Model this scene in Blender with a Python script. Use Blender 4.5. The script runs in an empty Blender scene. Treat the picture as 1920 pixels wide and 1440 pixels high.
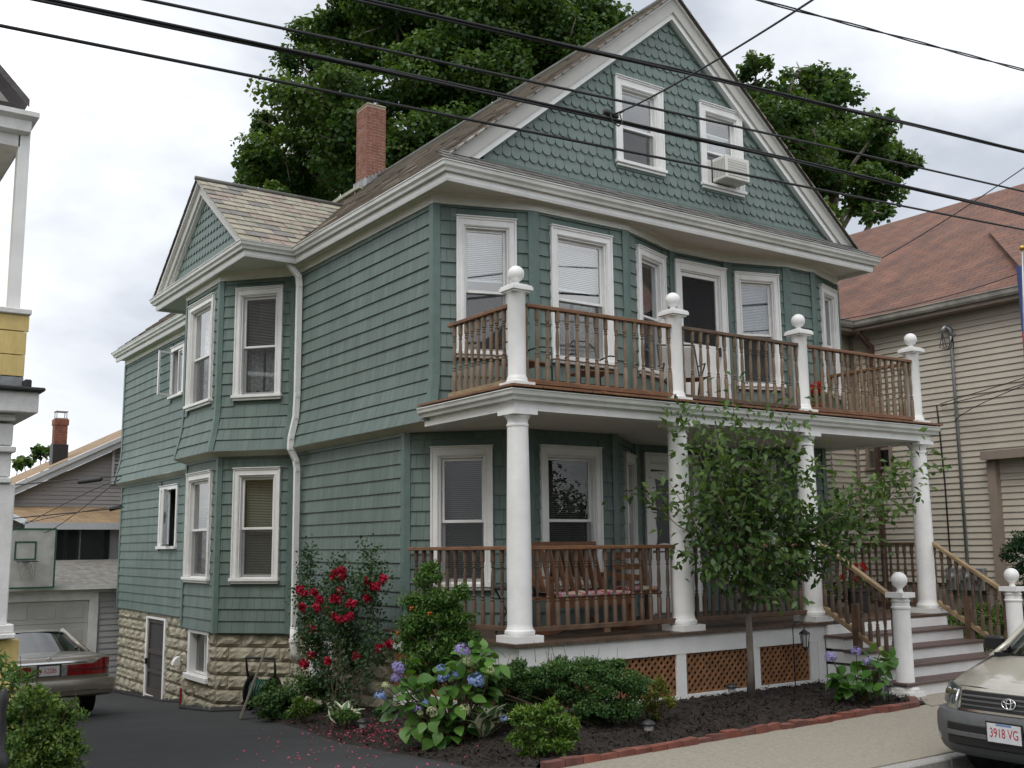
import bpy, math, random
import numpy as np
from mathutils import Matrix, Vector

random.seed(7)
rng = np.random.default_rng(7)
SC = bpy.context.scene
COL = SC.collection

# ------------------------------------------------------------------ camera
CAM = np.array([-6.804, -9.712, 1.880])
F_PX, YAW, PITCH, ROLL = 1989.71, 34.731, 8.711, -0.580
_y, _p, _r = (math.radians(a) for a in (YAW, PITCH, ROLL))
FW = np.array([math.sin(_y) * math.cos(_p), math.cos(_y) * math.cos(_p), math.sin(_p)])
RT = np.array([math.cos(_y), -math.sin(_y), 0.0])
UP = np.cross(RT, FW)
RT, UP = RT * math.cos(_r) + UP * math.sin(_r), UP * math.cos(_r) - RT * math.sin(_r)
cd = bpy.data.cameras.new('camera')
cam = bpy.data.objects.new('camera', cd)
COL.objects.link(cam)
cd.sensor_width = 36.0
cd.lens = F_PX / 1920.0 * 36.0
cd.clip_start, cd.clip_end = 0.1, 900.0
cam.matrix_world = Matrix(((RT[0], UP[0], -FW[0], CAM[0]), (RT[1], UP[1], -FW[1], CAM[1]),
                           (RT[2], UP[2], -FW[2], CAM[2]), (0, 0, 0, 1)))
SC.camera = cam

# ------------------------------------------------------------------ sky, sun, exposure
SUN_EL, SUN_AZ = 55.0, 243.0          # a veiled sun high behind the camera's left shoulder
W = bpy.data.worlds.new('World')
SC.world = W
W.use_nodes = True
nt = W.node_tree
for n in list(nt.nodes):
    nt.nodes.remove(n)
def wn(t, **k):
    n = nt.nodes.new(t)
    for a, b in k.items():
        setattr(n, a, b)
    return n
sky = wn('ShaderNodeTexSky', sky_type='NISHITA', sun_disc=False)
sky.sun_elevation = math.radians(SUN_EL)
sky.sun_rotation = math.radians(SUN_AZ)
sky.dust_density = 3.0
tc = wn('ShaderNodeTexCoord')
mp = wn('ShaderNodeMapping')
mp.inputs['Scale'].default_value = (1.0, 1.0, 2.2)
mp.inputs['Location'].default_value = (0.35, 0.1, 0.2)
no = wn('ShaderNodeTexNoise')
no.inputs['Scale'].default_value = 1.9
no.inputs['Detail'].default_value = 6.0
no.inputs['Roughness'].default_value = 0.52
no.inputs['Distortion'].default_value = 0.35
rp = wn('ShaderNodeValToRGB')
rp.color_ramp.elements[0].position = 0.33
rp.color_ramp.elements[0].color = (5.6, 6.05, 6.8, 1)
rp.color_ramp.elements[1].position = 0.66
rp.color_ramp.elements[1].color = (17.5, 17.8, 18.2, 1)
e = rp.color_ramp.elements.new(0.47)
e.color = (9.2, 9.5, 10.0, 1)
mx = wn('ShaderNodeMixRGB')
mx.inputs['Fac'].default_value = 0.93
bg = wn('ShaderNodeBackground')
bg.inputs['Strength'].default_value = 0.095
wo = wn('ShaderNodeOutputWorld')
nt.links.new(tc.outputs['Generated'], mp.inputs['Vector'])
nt.links.new(mp.outputs['Vector'], no.inputs['Vector'])
nt.links.new(no.outputs['Fac'], rp.inputs['Fac'])
nt.links.new(sky.outputs['Color'], mx.inputs['Color1'])
nt.links.new(rp.outputs['Color'], mx.inputs['Color2'])
nt.links.new(mx.outputs['Color'], bg.inputs['Color'])
nt.links.new(bg.outputs['Background'], wo.inputs['Surface'])

sl = bpy.data.lights.new('sun', 'SUN')
sl.energy = 1.1
sl.angle = math.radians(25)
sl.color = (1.0, 0.97, 0.93)
so = bpy.data.objects.new('sun', sl)
COL.objects.link(so)
# the sky's sun_rotation turns clockwise from +Y seen from above
_az, _el = math.radians(SUN_AZ), math.radians(SUN_EL)
_sd = Vector((math.sin(_az) * math.cos(_el), math.cos(_az) * math.cos(_el), math.sin(_el)))
so.rotation_euler = _sd.to_track_quat('Z', 'Y').to_euler()
so.location = (-20, -30, 40)

SC.view_settings.view_transform = 'Standard'
SC.view_settings.look = 'None'
SC.view_settings.exposure = 0.25
SC.view_settings.gamma = 1.0
SC.view_settings.use_curve_mapping = False
SC.render.engine = 'CYCLES'
SC.cycles.use_denoising = True
SC.cycles.max_bounces = 6
SC.cycles.diffuse_bounces = 3
SC.cycles.glossy_bounces = 3
SC.cycles.transmission_bounces = 4
SC.cycles.transparent_max_bounces = 12
SC.cycles.caustics_reflective = False
SC.cycles.caustics_refractive = False

# ------------------------------------------------------------------ pixels to points
def ray(u, v): return FW + RT * (u - 960) / F_PX + UP * (720 - v) / F_PX
def onz(u, v, z): d = ray(u, v); return CAM + d * ((z - CAM[2]) / d[2])
def onx(u, v, x): d = ray(u, v); return CAM + d * ((x - CAM[0]) / d[0])
def ony(u, v, y): d = ray(u, v); return CAM + d * ((y - CAM[1]) / d[1])
def at(u, v, dep): return CAM + ray(u, v) * dep
def mpp(dep): return dep / F_PX      # metres per photo pixel at that depth

def gz(x, y):
    """height of the ground: road, sidewalk falling to the kerb, drive running down to the garage"""
    if y < -1.95:
        return max(-0.08, 0.05 * (y + 1.95))
    return float(np.interp(y, [-1.95, 8.5, 12.9, 15.8, 18.0], [0, -.76, -1.20, -1.34, -1.42]))

# ------------------------------------------------------------------ helpers
def thing(name, label, cat, loc=(0, 0, 0), rz=0.0, group=None, kind=None):
    o = bpy.data.objects.new(name, None)
    o.empty_display_size = 0.2
    COL.objects.link(o)
    o.location = loc
    o.rotation_euler = (0, 0, rz)
    o['label'] = label
    o['category'] = cat
    if group: o['group'] = group
    if kind: o['kind'] = kind
    return o

def tag(o, label, cat, group=None):
    o['label'] = label
    o['category'] = cat
    if group: o['group'] = group
    return o

def O(name, me, mat=None, parent=None, loc=None, rot=None, scale=None, kind=None):
    o = bpy.data.objects.new(name, me)
    COL.objects.link(o)
    if mat is not None and not me.materials:
        me.materials.append(mat)
    if parent is not None: o.parent = parent
    if loc is not None: o.location = loc
    if rot is not None: o.rotation_euler = rot
    if scale is not None: o.scale = scale
    if kind: o['kind'] = kind
    return o

class MB:
    """collects faces (with optional uv) and links them as one mesh"""
    def __init__(s): s.v = []; s.f = []; s.uv = {}
    def add(s, vs, fs, uvs=None):
        b = len(s.v)
        s.v += [tuple(map(float, p)) for p in vs]
        for i, f in enumerate(fs):
            if uvs: s.uv[len(s.f)] = uvs[i]
            s.f.append(tuple(b + k for k in f))
        return s
    def quad(s, a, b, c, d, uv=None): return s.add([a, b, c, d], [(0, 1, 2, 3)], [uv] if uv else None)
    def poly(s, pts): return s.add(pts, [tuple(range(len(pts)))])
    def box(s, x0, x1, y0, y1, z0, z1):
        v = [(x, y, z) for z in (z0, z1) for y in (y0, y1) for x in (x0, x1)]
        return s.add(v, [(0, 2, 3, 1), (4, 5, 7, 6), (0, 1, 5, 4), (2, 6, 7, 3), (0, 4, 6, 2), (1, 3, 7, 5)])
    def obox(s, c, ax, ay, az):
        """box from a centre and three half axes"""
        c, ax, ay, az = (np.array(k, float) for k in (c, ax, ay, az))
        v = [c + ax * i + ay * j + az * k for k in (-1, 1) for j in (-1, 1) for i in (-1, 1)]
        return s.add(v, [(0, 2, 3, 1), (4, 5, 7, 6), (0, 1, 5, 4), (2, 6, 7, 3), (0, 4, 6, 2), (1, 3, 7, 5)])
    def bar(s, a, b, w, h, up=(0, 0, 1)):
        """square bar from a to b, w wide and h high"""
        a, b = np.array(a, float), np.array(b, float)
        d = b - a; L = np.linalg.norm(d); d = d / L
        up = np.array(up, float)
        if abs(d @ up) > 0.98: up = np.array([1.0, 0, 0])
        r = np.cross(d, up); r /= np.linalg.norm(r)
        u = np.cross(r, d)
        return s.obox((a + b) / 2, d * L / 2, r * w / 2, u * h / 2)
    def prism(s, pts, z0, z1):
        n = len(pts)
        v = [(p[0], p[1], z0) for p in pts] + [(p[0], p[1], z1) for p in pts]
        return s.add(v, [tuple(range(n - 1, -1, -1)), tuple(range(n, 2 * n))] +
                     [(i, (i + 1) % n, n + (i + 1) % n, n + i) for i in range(n)])
    def lathe(s, prof, c=(0, 0, 0), n=16, sq=None):
        """prof: (radius, z) from bottom to top"""
        v = []
        for r, z in prof:
            for k in range(n):
                a = 2 * math.pi * (k + .5) / n
                v.append((c[0] + r * math.cos(a), c[1] + r * math.sin(a), c[2] + z))
        fs = []
        for i in range(len(prof) - 1):
            for k in range(n):
                k2 = (k + 1) % n
                fs.append((i * n + k, i * n + k2, (i + 1) * n + k2, (i + 1) * n + k))
        fs.append(tuple(range(n - 1, -1, -1)))
        fs.append(tuple((len(prof) - 1) * n + k for k in range(n)))
        return s.add(v, fs)
    def tube(s, path, r, n=8, closed=False):
        P = [np.array(p, float) for p in path]
        m = len(P); R = r if isinstance(r, (list, tuple)) else [r] * m
        v = []; ref = None
        for i in range(m):
            if closed: t = P[(i + 1) % m] - P[i - 1]
            else: t = P[min(i + 1, m - 1)] - P[max(i - 1, 0)]
            t = t / (np.linalg.norm(t) + 1e-9)
            if ref is None:
                ref = np.array([0, 0, 1.0]) if abs(t[2]) < .9 else np.array([1.0, 0, 0])
            a = ref - t * (ref @ t); a /= (np.linalg.norm(a) + 1e-9)
            ref = a; b = np.cross(t, a)
            for k in range(n):
                q = 2 * math.pi * k / n
                v.append(P[i] + (a * math.cos(q) + b * math.sin(q)) * R[i])
        fs = []
        for i in range(m if closed else m - 1):
            i2 = (i + 1) % m
            for k in range(n):
                k2 = (k + 1) % n
                fs.append((i * n + k, i * n + k2, i2 * n + k2, i2 * n + k))
        if not closed:
            fs += [tuple(range(n - 1, -1, -1)), tuple((m - 1) * n + k for k in range(n))]
        return s.add(v, fs)
    def sweep(s, path, prof, closed=False, cap=True):
        """profile points (out, z) carried along a plan path, out = right of travel, mitred"""
        P = [np.array(p[:2], float) for p in path]; m = len(P); k = len(prof)
        v = []
        for i in range(m):
            def nrm(a, b):
                d = b - a; d = d / np.linalg.norm(d); return np.array([d[1], -d[0]])
            if closed or 0 < i < m - 1:
                n1 = nrm(P[i - 1], P[i]); n2 = nrm(P[i], P[(i + 1) % m])
                b = n1 + n2; b = b / (b @ b) * 2 if b @ b > 1e-6 else n1
                b = b / max(1.0, np.linalg.norm(b) / 2.5)
            elif i == 0: b = nrm(P[0], P[1])
            else: b = nrm(P[-2], P[-1])
            zz = path[i][2] if len(path[i]) > 2 else 0.0
            for o_, z in prof:
                q = P[i] + b * o_
                v.append((q[0], q[1], z + zz))
        fs = []
        for i in range(m if closed else m - 1):
            i2 = (i + 1) % m
            for j in range(k):
                j2 = (j + 1) % k
                fs.append((i * k + j, i * k + j2, i2 * k + j2, i2 * k + j))
        if cap and not closed:
            fs += [tuple(range(k)), tuple((m - 1) * k + j for j in range(k - 1, -1, -1))]
        return s.add(v, fs)
    def grid(s, rows):
        """rows of equally many points joined as a sheet"""
        n = len(rows[0]); v = [p for r in rows for p in r]
        return s.add(v, [(i * n + j, i * n + j + 1, (i + 1) * n + j + 1, (i + 1) * n + j)
                         for i in range(len(rows) - 1) for j in range(n - 1)])
    def mesh(s, name, smooth=False, recalc=True):
        me = bpy.data.meshes.new(name)
        me.from_pydata(s.v, [], s.f)
        if s.uv:
            uvl = me.uv_layers.new(name='UVMap')
            for fi, uv in s.uv.items():
                ls = me.polygons[fi].loop_start
                for k, q in enumerate(uv): uvl.data[ls + k].uv = q
        if recalc and len(s.f) < 20000:
            import bmesh
            bm = bmesh.new(); bm.from_mesh(me)
            bmesh.ops.recalc_face_normals(bm, faces=bm.faces)
            bm.to_mesh(me); bm.free()
        if smooth:
            me.shade_smooth()
        return me
    def build(s, name, mat, parent=None, smooth=False, loc=None, rot=None, kind=None, sharp=None, recalc=True, bevel=None):
        me = s.mesh(name, smooth, recalc)
        me.materials.append(mat)
        if smooth and sharp:
            me.set_sharp_from_angle(angle=math.radians(sharp))
        o = O(name, me, None, parent, loc, rot, None, kind)
        if bevel:
            b = o.modifiers.new('bevel', 'BEVEL')
            b.width = bevel; b.segments = 1; b.limit_method = 'ANGLE'
        return o

def rotz(a): return (0, 0, a)

def textmesh(name, txt, size, mat, parent, loc, rot, depth=0.002, align='CENTER', bold=0.0):
    cu = bpy.data.curves.new(name, 'FONT')
    cu.body = txt; cu.size = size; cu.extrude = depth; cu.align_x = align; cu.align_y = 'CENTER'
    cu.offset = bold
    t = bpy.data.objects.new('tmp_text', cu)
    COL.objects.link(t)
    dg = bpy.context.evaluated_depsgraph_get()
    me = bpy.data.meshes.new_from_object(t.evaluated_get(dg))
    bpy.data.objects.remove(t)
    me.materials.clear(); me.materials.append(mat)
    return O(name, me, None, parent, loc, rot)

# ------------------------------------------------------------------ materials
MATS = {}
def nodes_of(m):
    m.use_nodes = True
    t = m.node_tree
    return t, t.nodes['Principled BSDF'], t.nodes['Material Output']

def mat(name, col, rough=0.6, var=0.0, scale=8.0, bump=0.0, bscale=60.0, col2=None, metal=0.0, coord='Object',
        stretch=(1, 1, 1), spec=0.5, contrast=(0.35, 0.65), coat=0.0):
    """base colour broken up by two sizes of noise, with a fine bump"""
    m = bpy.data.materials.new(name)
    t, b, o = nodes_of(m)
    N = t.nodes.new; L = t.links.new
    b.inputs['Roughness'].default_value = rough
    b.inputs['Metallic'].default_value = metal
    b.inputs['Specular IOR Level'].default_value = spec
    b.inputs['Coat Weight'].default_value = coat
    b.inputs['Base Color'].default_value = (*col, 1)
    tcn = N('ShaderNodeTexCoord'); mpn = N('ShaderNodeMapping')
    mpn.inputs['Scale'].default_value = stretch
    src = N('ShaderNodeNewGeometry').outputs['Position'] if coord == 'Position' else tcn.outputs[coord]
    L(src, mpn.inputs['Vector'])
    if var or col2:
        n1 = N('ShaderNodeTexNoise'); n1.inputs['Scale'].default_value = scale
        n1.inputs['Detail'].default_value = 5; n1.inputs['Roughness'].default_value = 0.62
        L(mpn.outputs['Vector'], n1.inputs['Vector'])
        r = N('ShaderNodeValToRGB')
        r.color_ramp.elements[0].position, r.color_ramp.elements[1].position = contrast
        c2 = col2 if col2 else tuple(c * (1 - var) for c in col)
        c1 = col if col2 else tuple(min(1, c * (1 + var)) for c in col)
        r.color_ramp.elements[0].color = (*c2, 1); r.color_ramp.elements[1].color = (*c1, 1)
        L(n1.outputs['Fac'], r.inputs['Fac'])
        L(r.outputs['Color'], b.inputs['Base Color'])
    if bump:
        n2 = N('ShaderNodeTexNoise'); n2.inputs['Scale'].default_value = bscale; n2.inputs['Detail'].default_value = 4
        L(mpn.outputs['Vector'], n2.inputs['Vector'])
        bp = N('ShaderNodeBump'); bp.inputs['Strength'].default_value = bump; bp.inputs['Distance'].default_value = 0.02
        L(n2.outputs['Fac'], bp.inputs['Height'])
        L(bp.outputs['Normal'], b.inputs['Normal'])
    MATS[name] = m
    return m

def mat_siding(name, col, dark, row, width=0.13, streak=0.25, coord='UV'):
    """painted cedar shingles: staggered joints from the wall's own u,v; weather streaks run down"""
    m = bpy.data.materials.new(name)
    t, b, o = nodes_of(m)
    N = t.nodes.new; L = t.links.new
    uv = N('ShaderNodeTexCoord').outputs['UV']
    br = N('ShaderNodeTexBrick')
    br.inputs['Scale'].default_value = 1.0
    br.inputs['Brick Width'].default_value = width
    br.inputs['Row Height'].default_value = row
    br.inputs['Mortar Size'].default_value = 0.0042
    br.inputs['Mortar Smooth'].default_value = 0.3
    br.offset = 0.37; br.squash = 1.6; br.squash_frequency = 3
    br.inputs['Color1'].default_value = (1.0, 1.0, 1.0, 1)
    br.inputs['Color2'].default_value = (0.84, 0.85, 0.86, 1)
    br.inputs['Mortar'].default_value = (0.42, 0.43, 0.45, 1)
    L(uv, br.inputs['Vector'])
    mpn = N('ShaderNodeMapping'); mpn.inputs['Scale'].default_value = (5.0, 0.7, 1)
    L(uv, mpn.inputs['Vector'])
    n1 = N('ShaderNodeTexNoise'); n1.inputs['Scale'].default_value = 1.0; n1.inputs['Detail'].default_value = 6
    L(mpn.outputs['Vector'], n1.inputs['Vector'])
    r = N('ShaderNodeValToRGB')
    r.color_ramp.elements[0].position = 0.32; r.color_ramp.elements[1].position = 0.68
    r.color_ramp.elements[0].color = (*dark, 1); r.color_ramp.elements[1].color = (*col, 1)
    L(n1.outputs['Fac'], r.inputs['Fac'])
    mm = N('ShaderNodeMixRGB'); mm.blend_type = 'MULTIPLY'; mm.inputs['Fac'].default_value = 0.85
    L(r.outputs['Color'], mm.inputs['Color1']); L(br.outputs['Color'], mm.inputs['Color2'])
    L(mm.outputs['Color'], b.inputs['Base Color'])
    mp2 = N('ShaderNodeMapping'); mp2.inputs['Scale'].default_value = (140, 9, 1)
    L(uv, mp2.inputs['Vector'])
    n2 = N('ShaderNodeTexNoise'); n2.inputs['Scale'].default_value = 1.0; n2.inputs['Detail'].default_value = 3
    L(mp2.outputs['Vector'], n2.inputs['Vector'])
    bp = N('ShaderNodeBump'); bp.inputs['Strength'].default_value = 0.35; bp.inputs['Distance'].default_value = 0.006
    L(n2.outputs['Fac'], bp.inputs['Height'])
    b2 = N('ShaderNodeBump'); b2.inputs['Strength'].default_value = 0.6; b2.inputs['Distance'].default_value = 0.006
    b2.invert = True
    L(br.outputs['Fac'], b2.inputs['Height']); L(bp.outputs['Normal'], b2.inputs['Normal'])
    L(b2.outputs['Normal'], b.inputs['Normal'])
    b.inputs['Roughness'].default_value = 0.62
    b.inputs['Specular IOR Level'].default_value = 0.35
    MATS[name] = m
    return m

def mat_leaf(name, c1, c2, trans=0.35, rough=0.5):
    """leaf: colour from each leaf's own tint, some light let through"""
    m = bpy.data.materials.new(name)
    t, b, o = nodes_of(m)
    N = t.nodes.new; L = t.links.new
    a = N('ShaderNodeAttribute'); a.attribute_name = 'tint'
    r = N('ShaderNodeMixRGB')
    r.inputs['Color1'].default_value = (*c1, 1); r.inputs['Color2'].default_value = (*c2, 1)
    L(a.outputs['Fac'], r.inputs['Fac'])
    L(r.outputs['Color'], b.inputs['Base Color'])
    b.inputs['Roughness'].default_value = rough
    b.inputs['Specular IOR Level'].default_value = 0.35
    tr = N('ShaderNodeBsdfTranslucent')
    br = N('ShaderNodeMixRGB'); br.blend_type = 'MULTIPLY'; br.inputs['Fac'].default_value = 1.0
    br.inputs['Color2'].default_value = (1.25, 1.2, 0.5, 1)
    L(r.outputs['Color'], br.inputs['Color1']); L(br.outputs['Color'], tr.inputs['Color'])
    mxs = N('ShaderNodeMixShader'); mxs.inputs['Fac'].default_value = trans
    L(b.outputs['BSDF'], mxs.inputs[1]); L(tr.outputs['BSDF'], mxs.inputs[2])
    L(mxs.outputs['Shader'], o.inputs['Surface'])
    MATS[name] = m
    return m

def mat_glass(name, tint=(0.9, 0.95, 0.95), refl=1.0, rough=0.02):
    """window glass: see-through with sky reflections growing towards grazing angles"""
    m = bpy.data.materials.new(name)
    t, b, o = nodes_of(m)
    t.nodes.remove(b)
    N = t.nodes.new; L = t.links.new
    tr = N('ShaderNodeBsdfTransparent'); tr.inputs['Color'].default_value = (*tint, 1)
    gl = N('ShaderNodeBsdfGlossy'); gl.inputs['Roughness'].default_value = rough
    lw = N('ShaderNodeLayerWeight'); lw.inputs['Blend'].default_value = 0.5
    fr = N('ShaderNodeMath'); fr.operation = 'POWER'; fr.inputs[1].default_value = 4.0
    L(lw.outputs['Facing'], fr.inputs[0])
    mu = N('ShaderNodeMath'); mu.operation = 'MULTIPLY_ADD'; mu.use_clamp = True
    mu.inputs[1].default_value = 0.9; mu.inputs[2].default_value = 0.10 * refl
    no_ = N('ShaderNodeTexNoise'); no_.inputs['Scale'].default_value = 1.3
    bp = N('ShaderNodeBump'); bp.inputs['Strength'].default_value = 0.03
    L(N('ShaderNodeNewGeometry').outputs['Position'], no_.inputs['Vector'])
    L(no_.outputs['Fac'], bp.inputs['Height']); L(bp.outputs['Normal'], gl.inputs['Normal'])
    L(fr.outputs[0], mu.inputs[0])
    mxs = N('ShaderNodeMixShader')
    L(mu.outputs[0], mxs.inputs['Fac']); L(tr.outputs['BSDF'], mxs.inputs[1]); L(gl.outputs['BSDF'], mxs.inputs[2])
    L(mxs.outputs['Shader'], o.inputs['Surface'])
    MATS[name] = m
    return m

def mat_screen(name, col=(0.03, 0.03, 0.035), cover=0.5):
    m = bpy.data.materials.new(name)
    t, b, o = nodes_of(m)
    N = t.nodes.new; L = t.links.new
    b.inputs['Base Color'].default_value = (*col, 1); b.inputs['Roughness'].default_value = 0.8
    tr = N('ShaderNodeBsdfTransparent'); mxs = N('ShaderNodeMixShader'); mxs.inputs['Fac'].default_value = cover
    L(tr.outputs['BSDF'], mxs.inputs[1]); L(b.outputs['BSDF'], mxs.inputs[2])
    L(mxs.outputs['Shader'], o.inputs['Surface'])
    MATS[name] = m
    return m

def mat_shingle_roof(name, c1, c2, mortar, width, row, bump=0.4):
    m = bpy.data.materials.new(name)
    t, b, o = nodes_of(m)
    N = t.nodes.new; L = t.links.new
    uv = N('ShaderNodeTexCoord').outputs['UV']
    br = N('ShaderNodeTexBrick')
    br.inputs['Scale'].default_value = 1.0
    br.inputs['Brick Width'].default_value = width; br.inputs['Row Height'].default_value = row
    br.inputs['Mortar Size'].default_value = row * 0.06; br.inputs['Mortar Smooth'].default_value = 0.2
    br.inputs['Bias'].default_value = -0.1
    br.inputs['Color1'].default_value = (*c1, 1); br.inputs['Color2'].default_value = (*c2, 1)
    br.inputs['Mortar'].default_value = (*mortar, 1)
    L(uv, br.inputs['Vector'])
    n1 = N('ShaderNodeTexNoise'); n1.inputs['Scale'].default_value = 1.7; n1.inputs['Detail'].default_value = 6
    L(uv, n1.inputs['Vector'])
    r = N('ShaderNodeValToRGB')
    r.color_ramp.elements[0].position = 0.3; r.color_ramp.elements[1].position = 0.7
    r.color_ramp.elements[0].color = (0.62, 0.64, 0.66, 1); r.color_ramp.elements[1].color = (1.15, 1.12, 1.08, 1)
    L(n1.outputs['Fac'], r.inputs['Fac'])
    mm = N('ShaderNodeMixRGB'); mm.blend_type = 'MULTIPLY'; mm.inputs['Fac'].default_value = 0.8
    L(br.outputs['Color'], mm.inputs['Color1']); L(r.outputs['Color'], mm.inputs['Color2'])
    L(mm.outputs['Color'], b.inputs['Base Color'])
    bp = N('ShaderNodeBump'); bp.inputs['Strength'].default_value = bump; bp.inputs['Distance'].default_value = 0.02
    bp.invert = True
    L(br.outputs['Fac'], bp.inputs['Height']); L(bp.outputs['Normal'], b.inputs['Normal'])
    b.inputs['Roughness'].default_value = 0.85
    MATS[name] = m
    return m

def mat_info(name, c1, c2, rough=0.7, bump=0.3, bscale=30, var=0.25):
    """colour picked per object (slates, stones, bricks), with noise inside each"""
    m = bpy.data.materials.new(name)
    t, b, o = nodes_of(m)
    N = t.nodes.new; L = t.links.new
    oi = N('ShaderNodeObjectInfo')
    r = N('ShaderNodeMixRGB'); r.inputs['Color1'].default_value = (*c1, 1); r.inputs['Color2'].default_value = (*c2, 1)
    L(oi.outputs['Random'], r.inputs['Fac'])
    n1 = N('ShaderNodeTexNoise'); n1.inputs['Scale'].default_value = 7; n1.inputs['Detail'].default_value = 5
    pos = N('ShaderNodeNewGeometry').outputs['Position']
    L(pos, n1.inputs['Vector'])
    mr = N('ShaderNodeMapRange'); mr.inputs['From Min'].default_value = 0.3; mr.inputs['From Max'].default_value = 0.7
    mr.inputs['To Min'].default_value = 1 - var; mr.inputs['To Max'].default_value = 1 + var
    L(n1.outputs['Fac'], mr.inputs['Value'])
    mm = N('ShaderNodeVectorMath'); mm.operation = 'SCALE'
    L(r.outputs['Color'], mm.inputs[0]); L(mr.outputs['Result'], mm.inputs['Scale'])
    L(mm.outputs['Vector'], b.inputs['Base Color'])
    n2 = N('ShaderNodeTexNoise'); n2.inputs['Scale'].default_value = bscale; n2.inputs['Detail'].default_value = 5
    L(pos, n2.inputs['Vector'])
    bp = N('ShaderNodeBump'); bp.inputs['Strength'].default_value = bump; bp.inputs['Distance'].default_value = 0.02
    L(n2.outputs['Fac'], bp.inputs['Height']); L(bp.outputs['Normal'], b.inputs['Normal'])
    b.inputs['Roughness'].default_value = rough
    MATS[name] = m
    return m

GREEN, GREEN_D = (0.170, 0.222, 0.200), (0.124, 0.170, 0.154)
EXP = 0.187
M_side = mat_siding('green_shingle_paint', GREEN, GREEN_D, EXP)
M_green = mat('green_trim_paint', (0.104, 0.158, 0.141), 0.55, 0.10, 6, 0.15, 40, coord='Position')
M_scal = mat_info('scallop_paint', (0.134, 0.180, 0.166), (0.158, 0.207, 0.191), 0.6, 0.12, 60, 0.08)
M_white = mat('white_paint', (0.79, 0.785, 0.77), 0.45, 0.06, 3, 0.06, 50, coord='Position')
M_cream = mat('cream_white_paint', (0.80, 0.785, 0.74), 0.5, 0.05, 3, 0.06, 40, coord='Position')
M_gutter = mat('gutter_white', (0.70, 0.70, 0.67), 0.35, 0.10, 2.2, 0.0, 40, coord='Position', col2=(0.55, 0.55, 0.51))
M_soffit = mat('soffit_cream', (0.74, 0.73, 0.68), 0.6, 0.04, 2, 0.05, 30, coord='Position')
M_belt = mat('belt_soffit_grey', (0.58, 0.545, 0.46), 0.6, 0.08, 3, 0.05, 30, coord='Position')
M_glass = mat_glass('window_glass', refl=1.6)
M_glass_s = mat_glass('sky_glass', refl=2.7)
M_glass_l = mat_glass('porch_glass', (0.8, 0.85, 0.85), 0.6)
M_glass_d = mat_glass('dark_glass', (0.55, 0.58, 0.6), 1.3)
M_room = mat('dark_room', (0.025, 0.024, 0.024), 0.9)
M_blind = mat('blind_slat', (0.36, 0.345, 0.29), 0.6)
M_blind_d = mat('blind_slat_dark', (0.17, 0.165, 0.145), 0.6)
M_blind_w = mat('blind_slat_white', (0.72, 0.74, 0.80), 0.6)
M_curtain = mat('lace_curtain', (0.62, 0.61, 0.58), 0.9, 0.3, 22, 0.3, 60, contrast=(0.42, 0.58))
M_screen = mat_screen('insect_screen', (0.055, 0.055, 0.06), 0.42)
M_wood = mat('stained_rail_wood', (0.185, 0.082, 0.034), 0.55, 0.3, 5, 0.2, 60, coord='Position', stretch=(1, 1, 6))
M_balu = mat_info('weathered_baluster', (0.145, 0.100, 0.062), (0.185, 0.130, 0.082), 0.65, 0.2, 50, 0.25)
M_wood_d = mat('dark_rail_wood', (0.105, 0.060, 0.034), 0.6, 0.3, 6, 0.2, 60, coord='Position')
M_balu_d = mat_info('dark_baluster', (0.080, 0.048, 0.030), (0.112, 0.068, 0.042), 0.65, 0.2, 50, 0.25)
M_wood_g = mat('weathered_stair_rail', (0.27, 0.19, 0.105), 0.65, 0.25, 8, 0.2, 60, coord='Position')
M_floor = mat('porch_floor_brown', (0.088, 0.056, 0.038), 0.5, 0.25, 6, 0.1, 50, coord='Position')
M_tread = mat('composite_tread', (0.105, 0.068, 0.060), 0.55, 0.15, 9, 0.15, 90, coord='Position')
M_lattice = mat('cedar_lattice', (0.25, 0.115, 0.048), 0.65, 0.28, 6, 0.15, 50, coord='Position')
M_stone = mat_info('rock_face_block', (0.40, 0.365, 0.275), (0.335, 0.31, 0.235), 0.9, 0.8, 26, 0.22)
M_mortar = mat('block_mortar', (0.29, 0.26, 0.185), 0.95, 0.2, 8, 0.4, 50, coord='Position')
M_slate = mat_info('pale_slate', (0.33, 0.295, 0.20), (0.235, 0.215, 0.165), 0.7, 0.35, 30, 0.2)
_t = M_slate.node_tree; _mx = [n for n in _t.nodes if n.type == 'MIX_RGB'][0]
_oi = [n for n in _t.nodes if n.type == 'OBJECT_INFO'][0]
_rp = _t.nodes.new('ShaderNodeValToRGB'); _rp.color_ramp.interpolation = 'CONSTANT'
for _i, (_p, _c) in enumerate(((0, (.300, .275, .210)), (.30, (.265, .255, .200)), (.52, (.290, .235, .195)), (.66, (.325, .300, .235)), (.84, (.190, .180, .165)))):
    _e = _rp.color_ramp.elements[0] if _i == 0 else (_rp.color_ramp.elements[1] if _i == 1 else _rp.color_ramp.elements.new(_p))
    _e.position = _p; _e.color = (*_c, 1)
_t.links.new(_oi.outputs['Random'], _rp.inputs['Fac'])
_vm = [n for n in _t.nodes if n.type == 'VECT_MATH'][0]
_t.links.new(_rp.outputs['Color'], _vm.inputs[0])
M_slate_r = mat_shingle_roof('slate_courses', (0.325, 0.285, 0.24), (0.245, 0.215, 0.185), (0.09, 0.08, 0.07), 0.28, 0.21, 0.7)
M_ridge = mat('ridge_dark', (0.10, 0.10, 0.09), 0.6, 0.25, 3, 0.1, 20, coord='Position')
M_brick = mat('chimney_brick', (0.215, 0.080, 0.053), 0.85, 0.3, 9, 0.5, 70, coord='Position')
M_brickm = mat('chimney_mortar', (0.34, 0.28, 0.22), 0.95, 0.1, 8, 0.3, 60, coord='Position')
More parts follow.
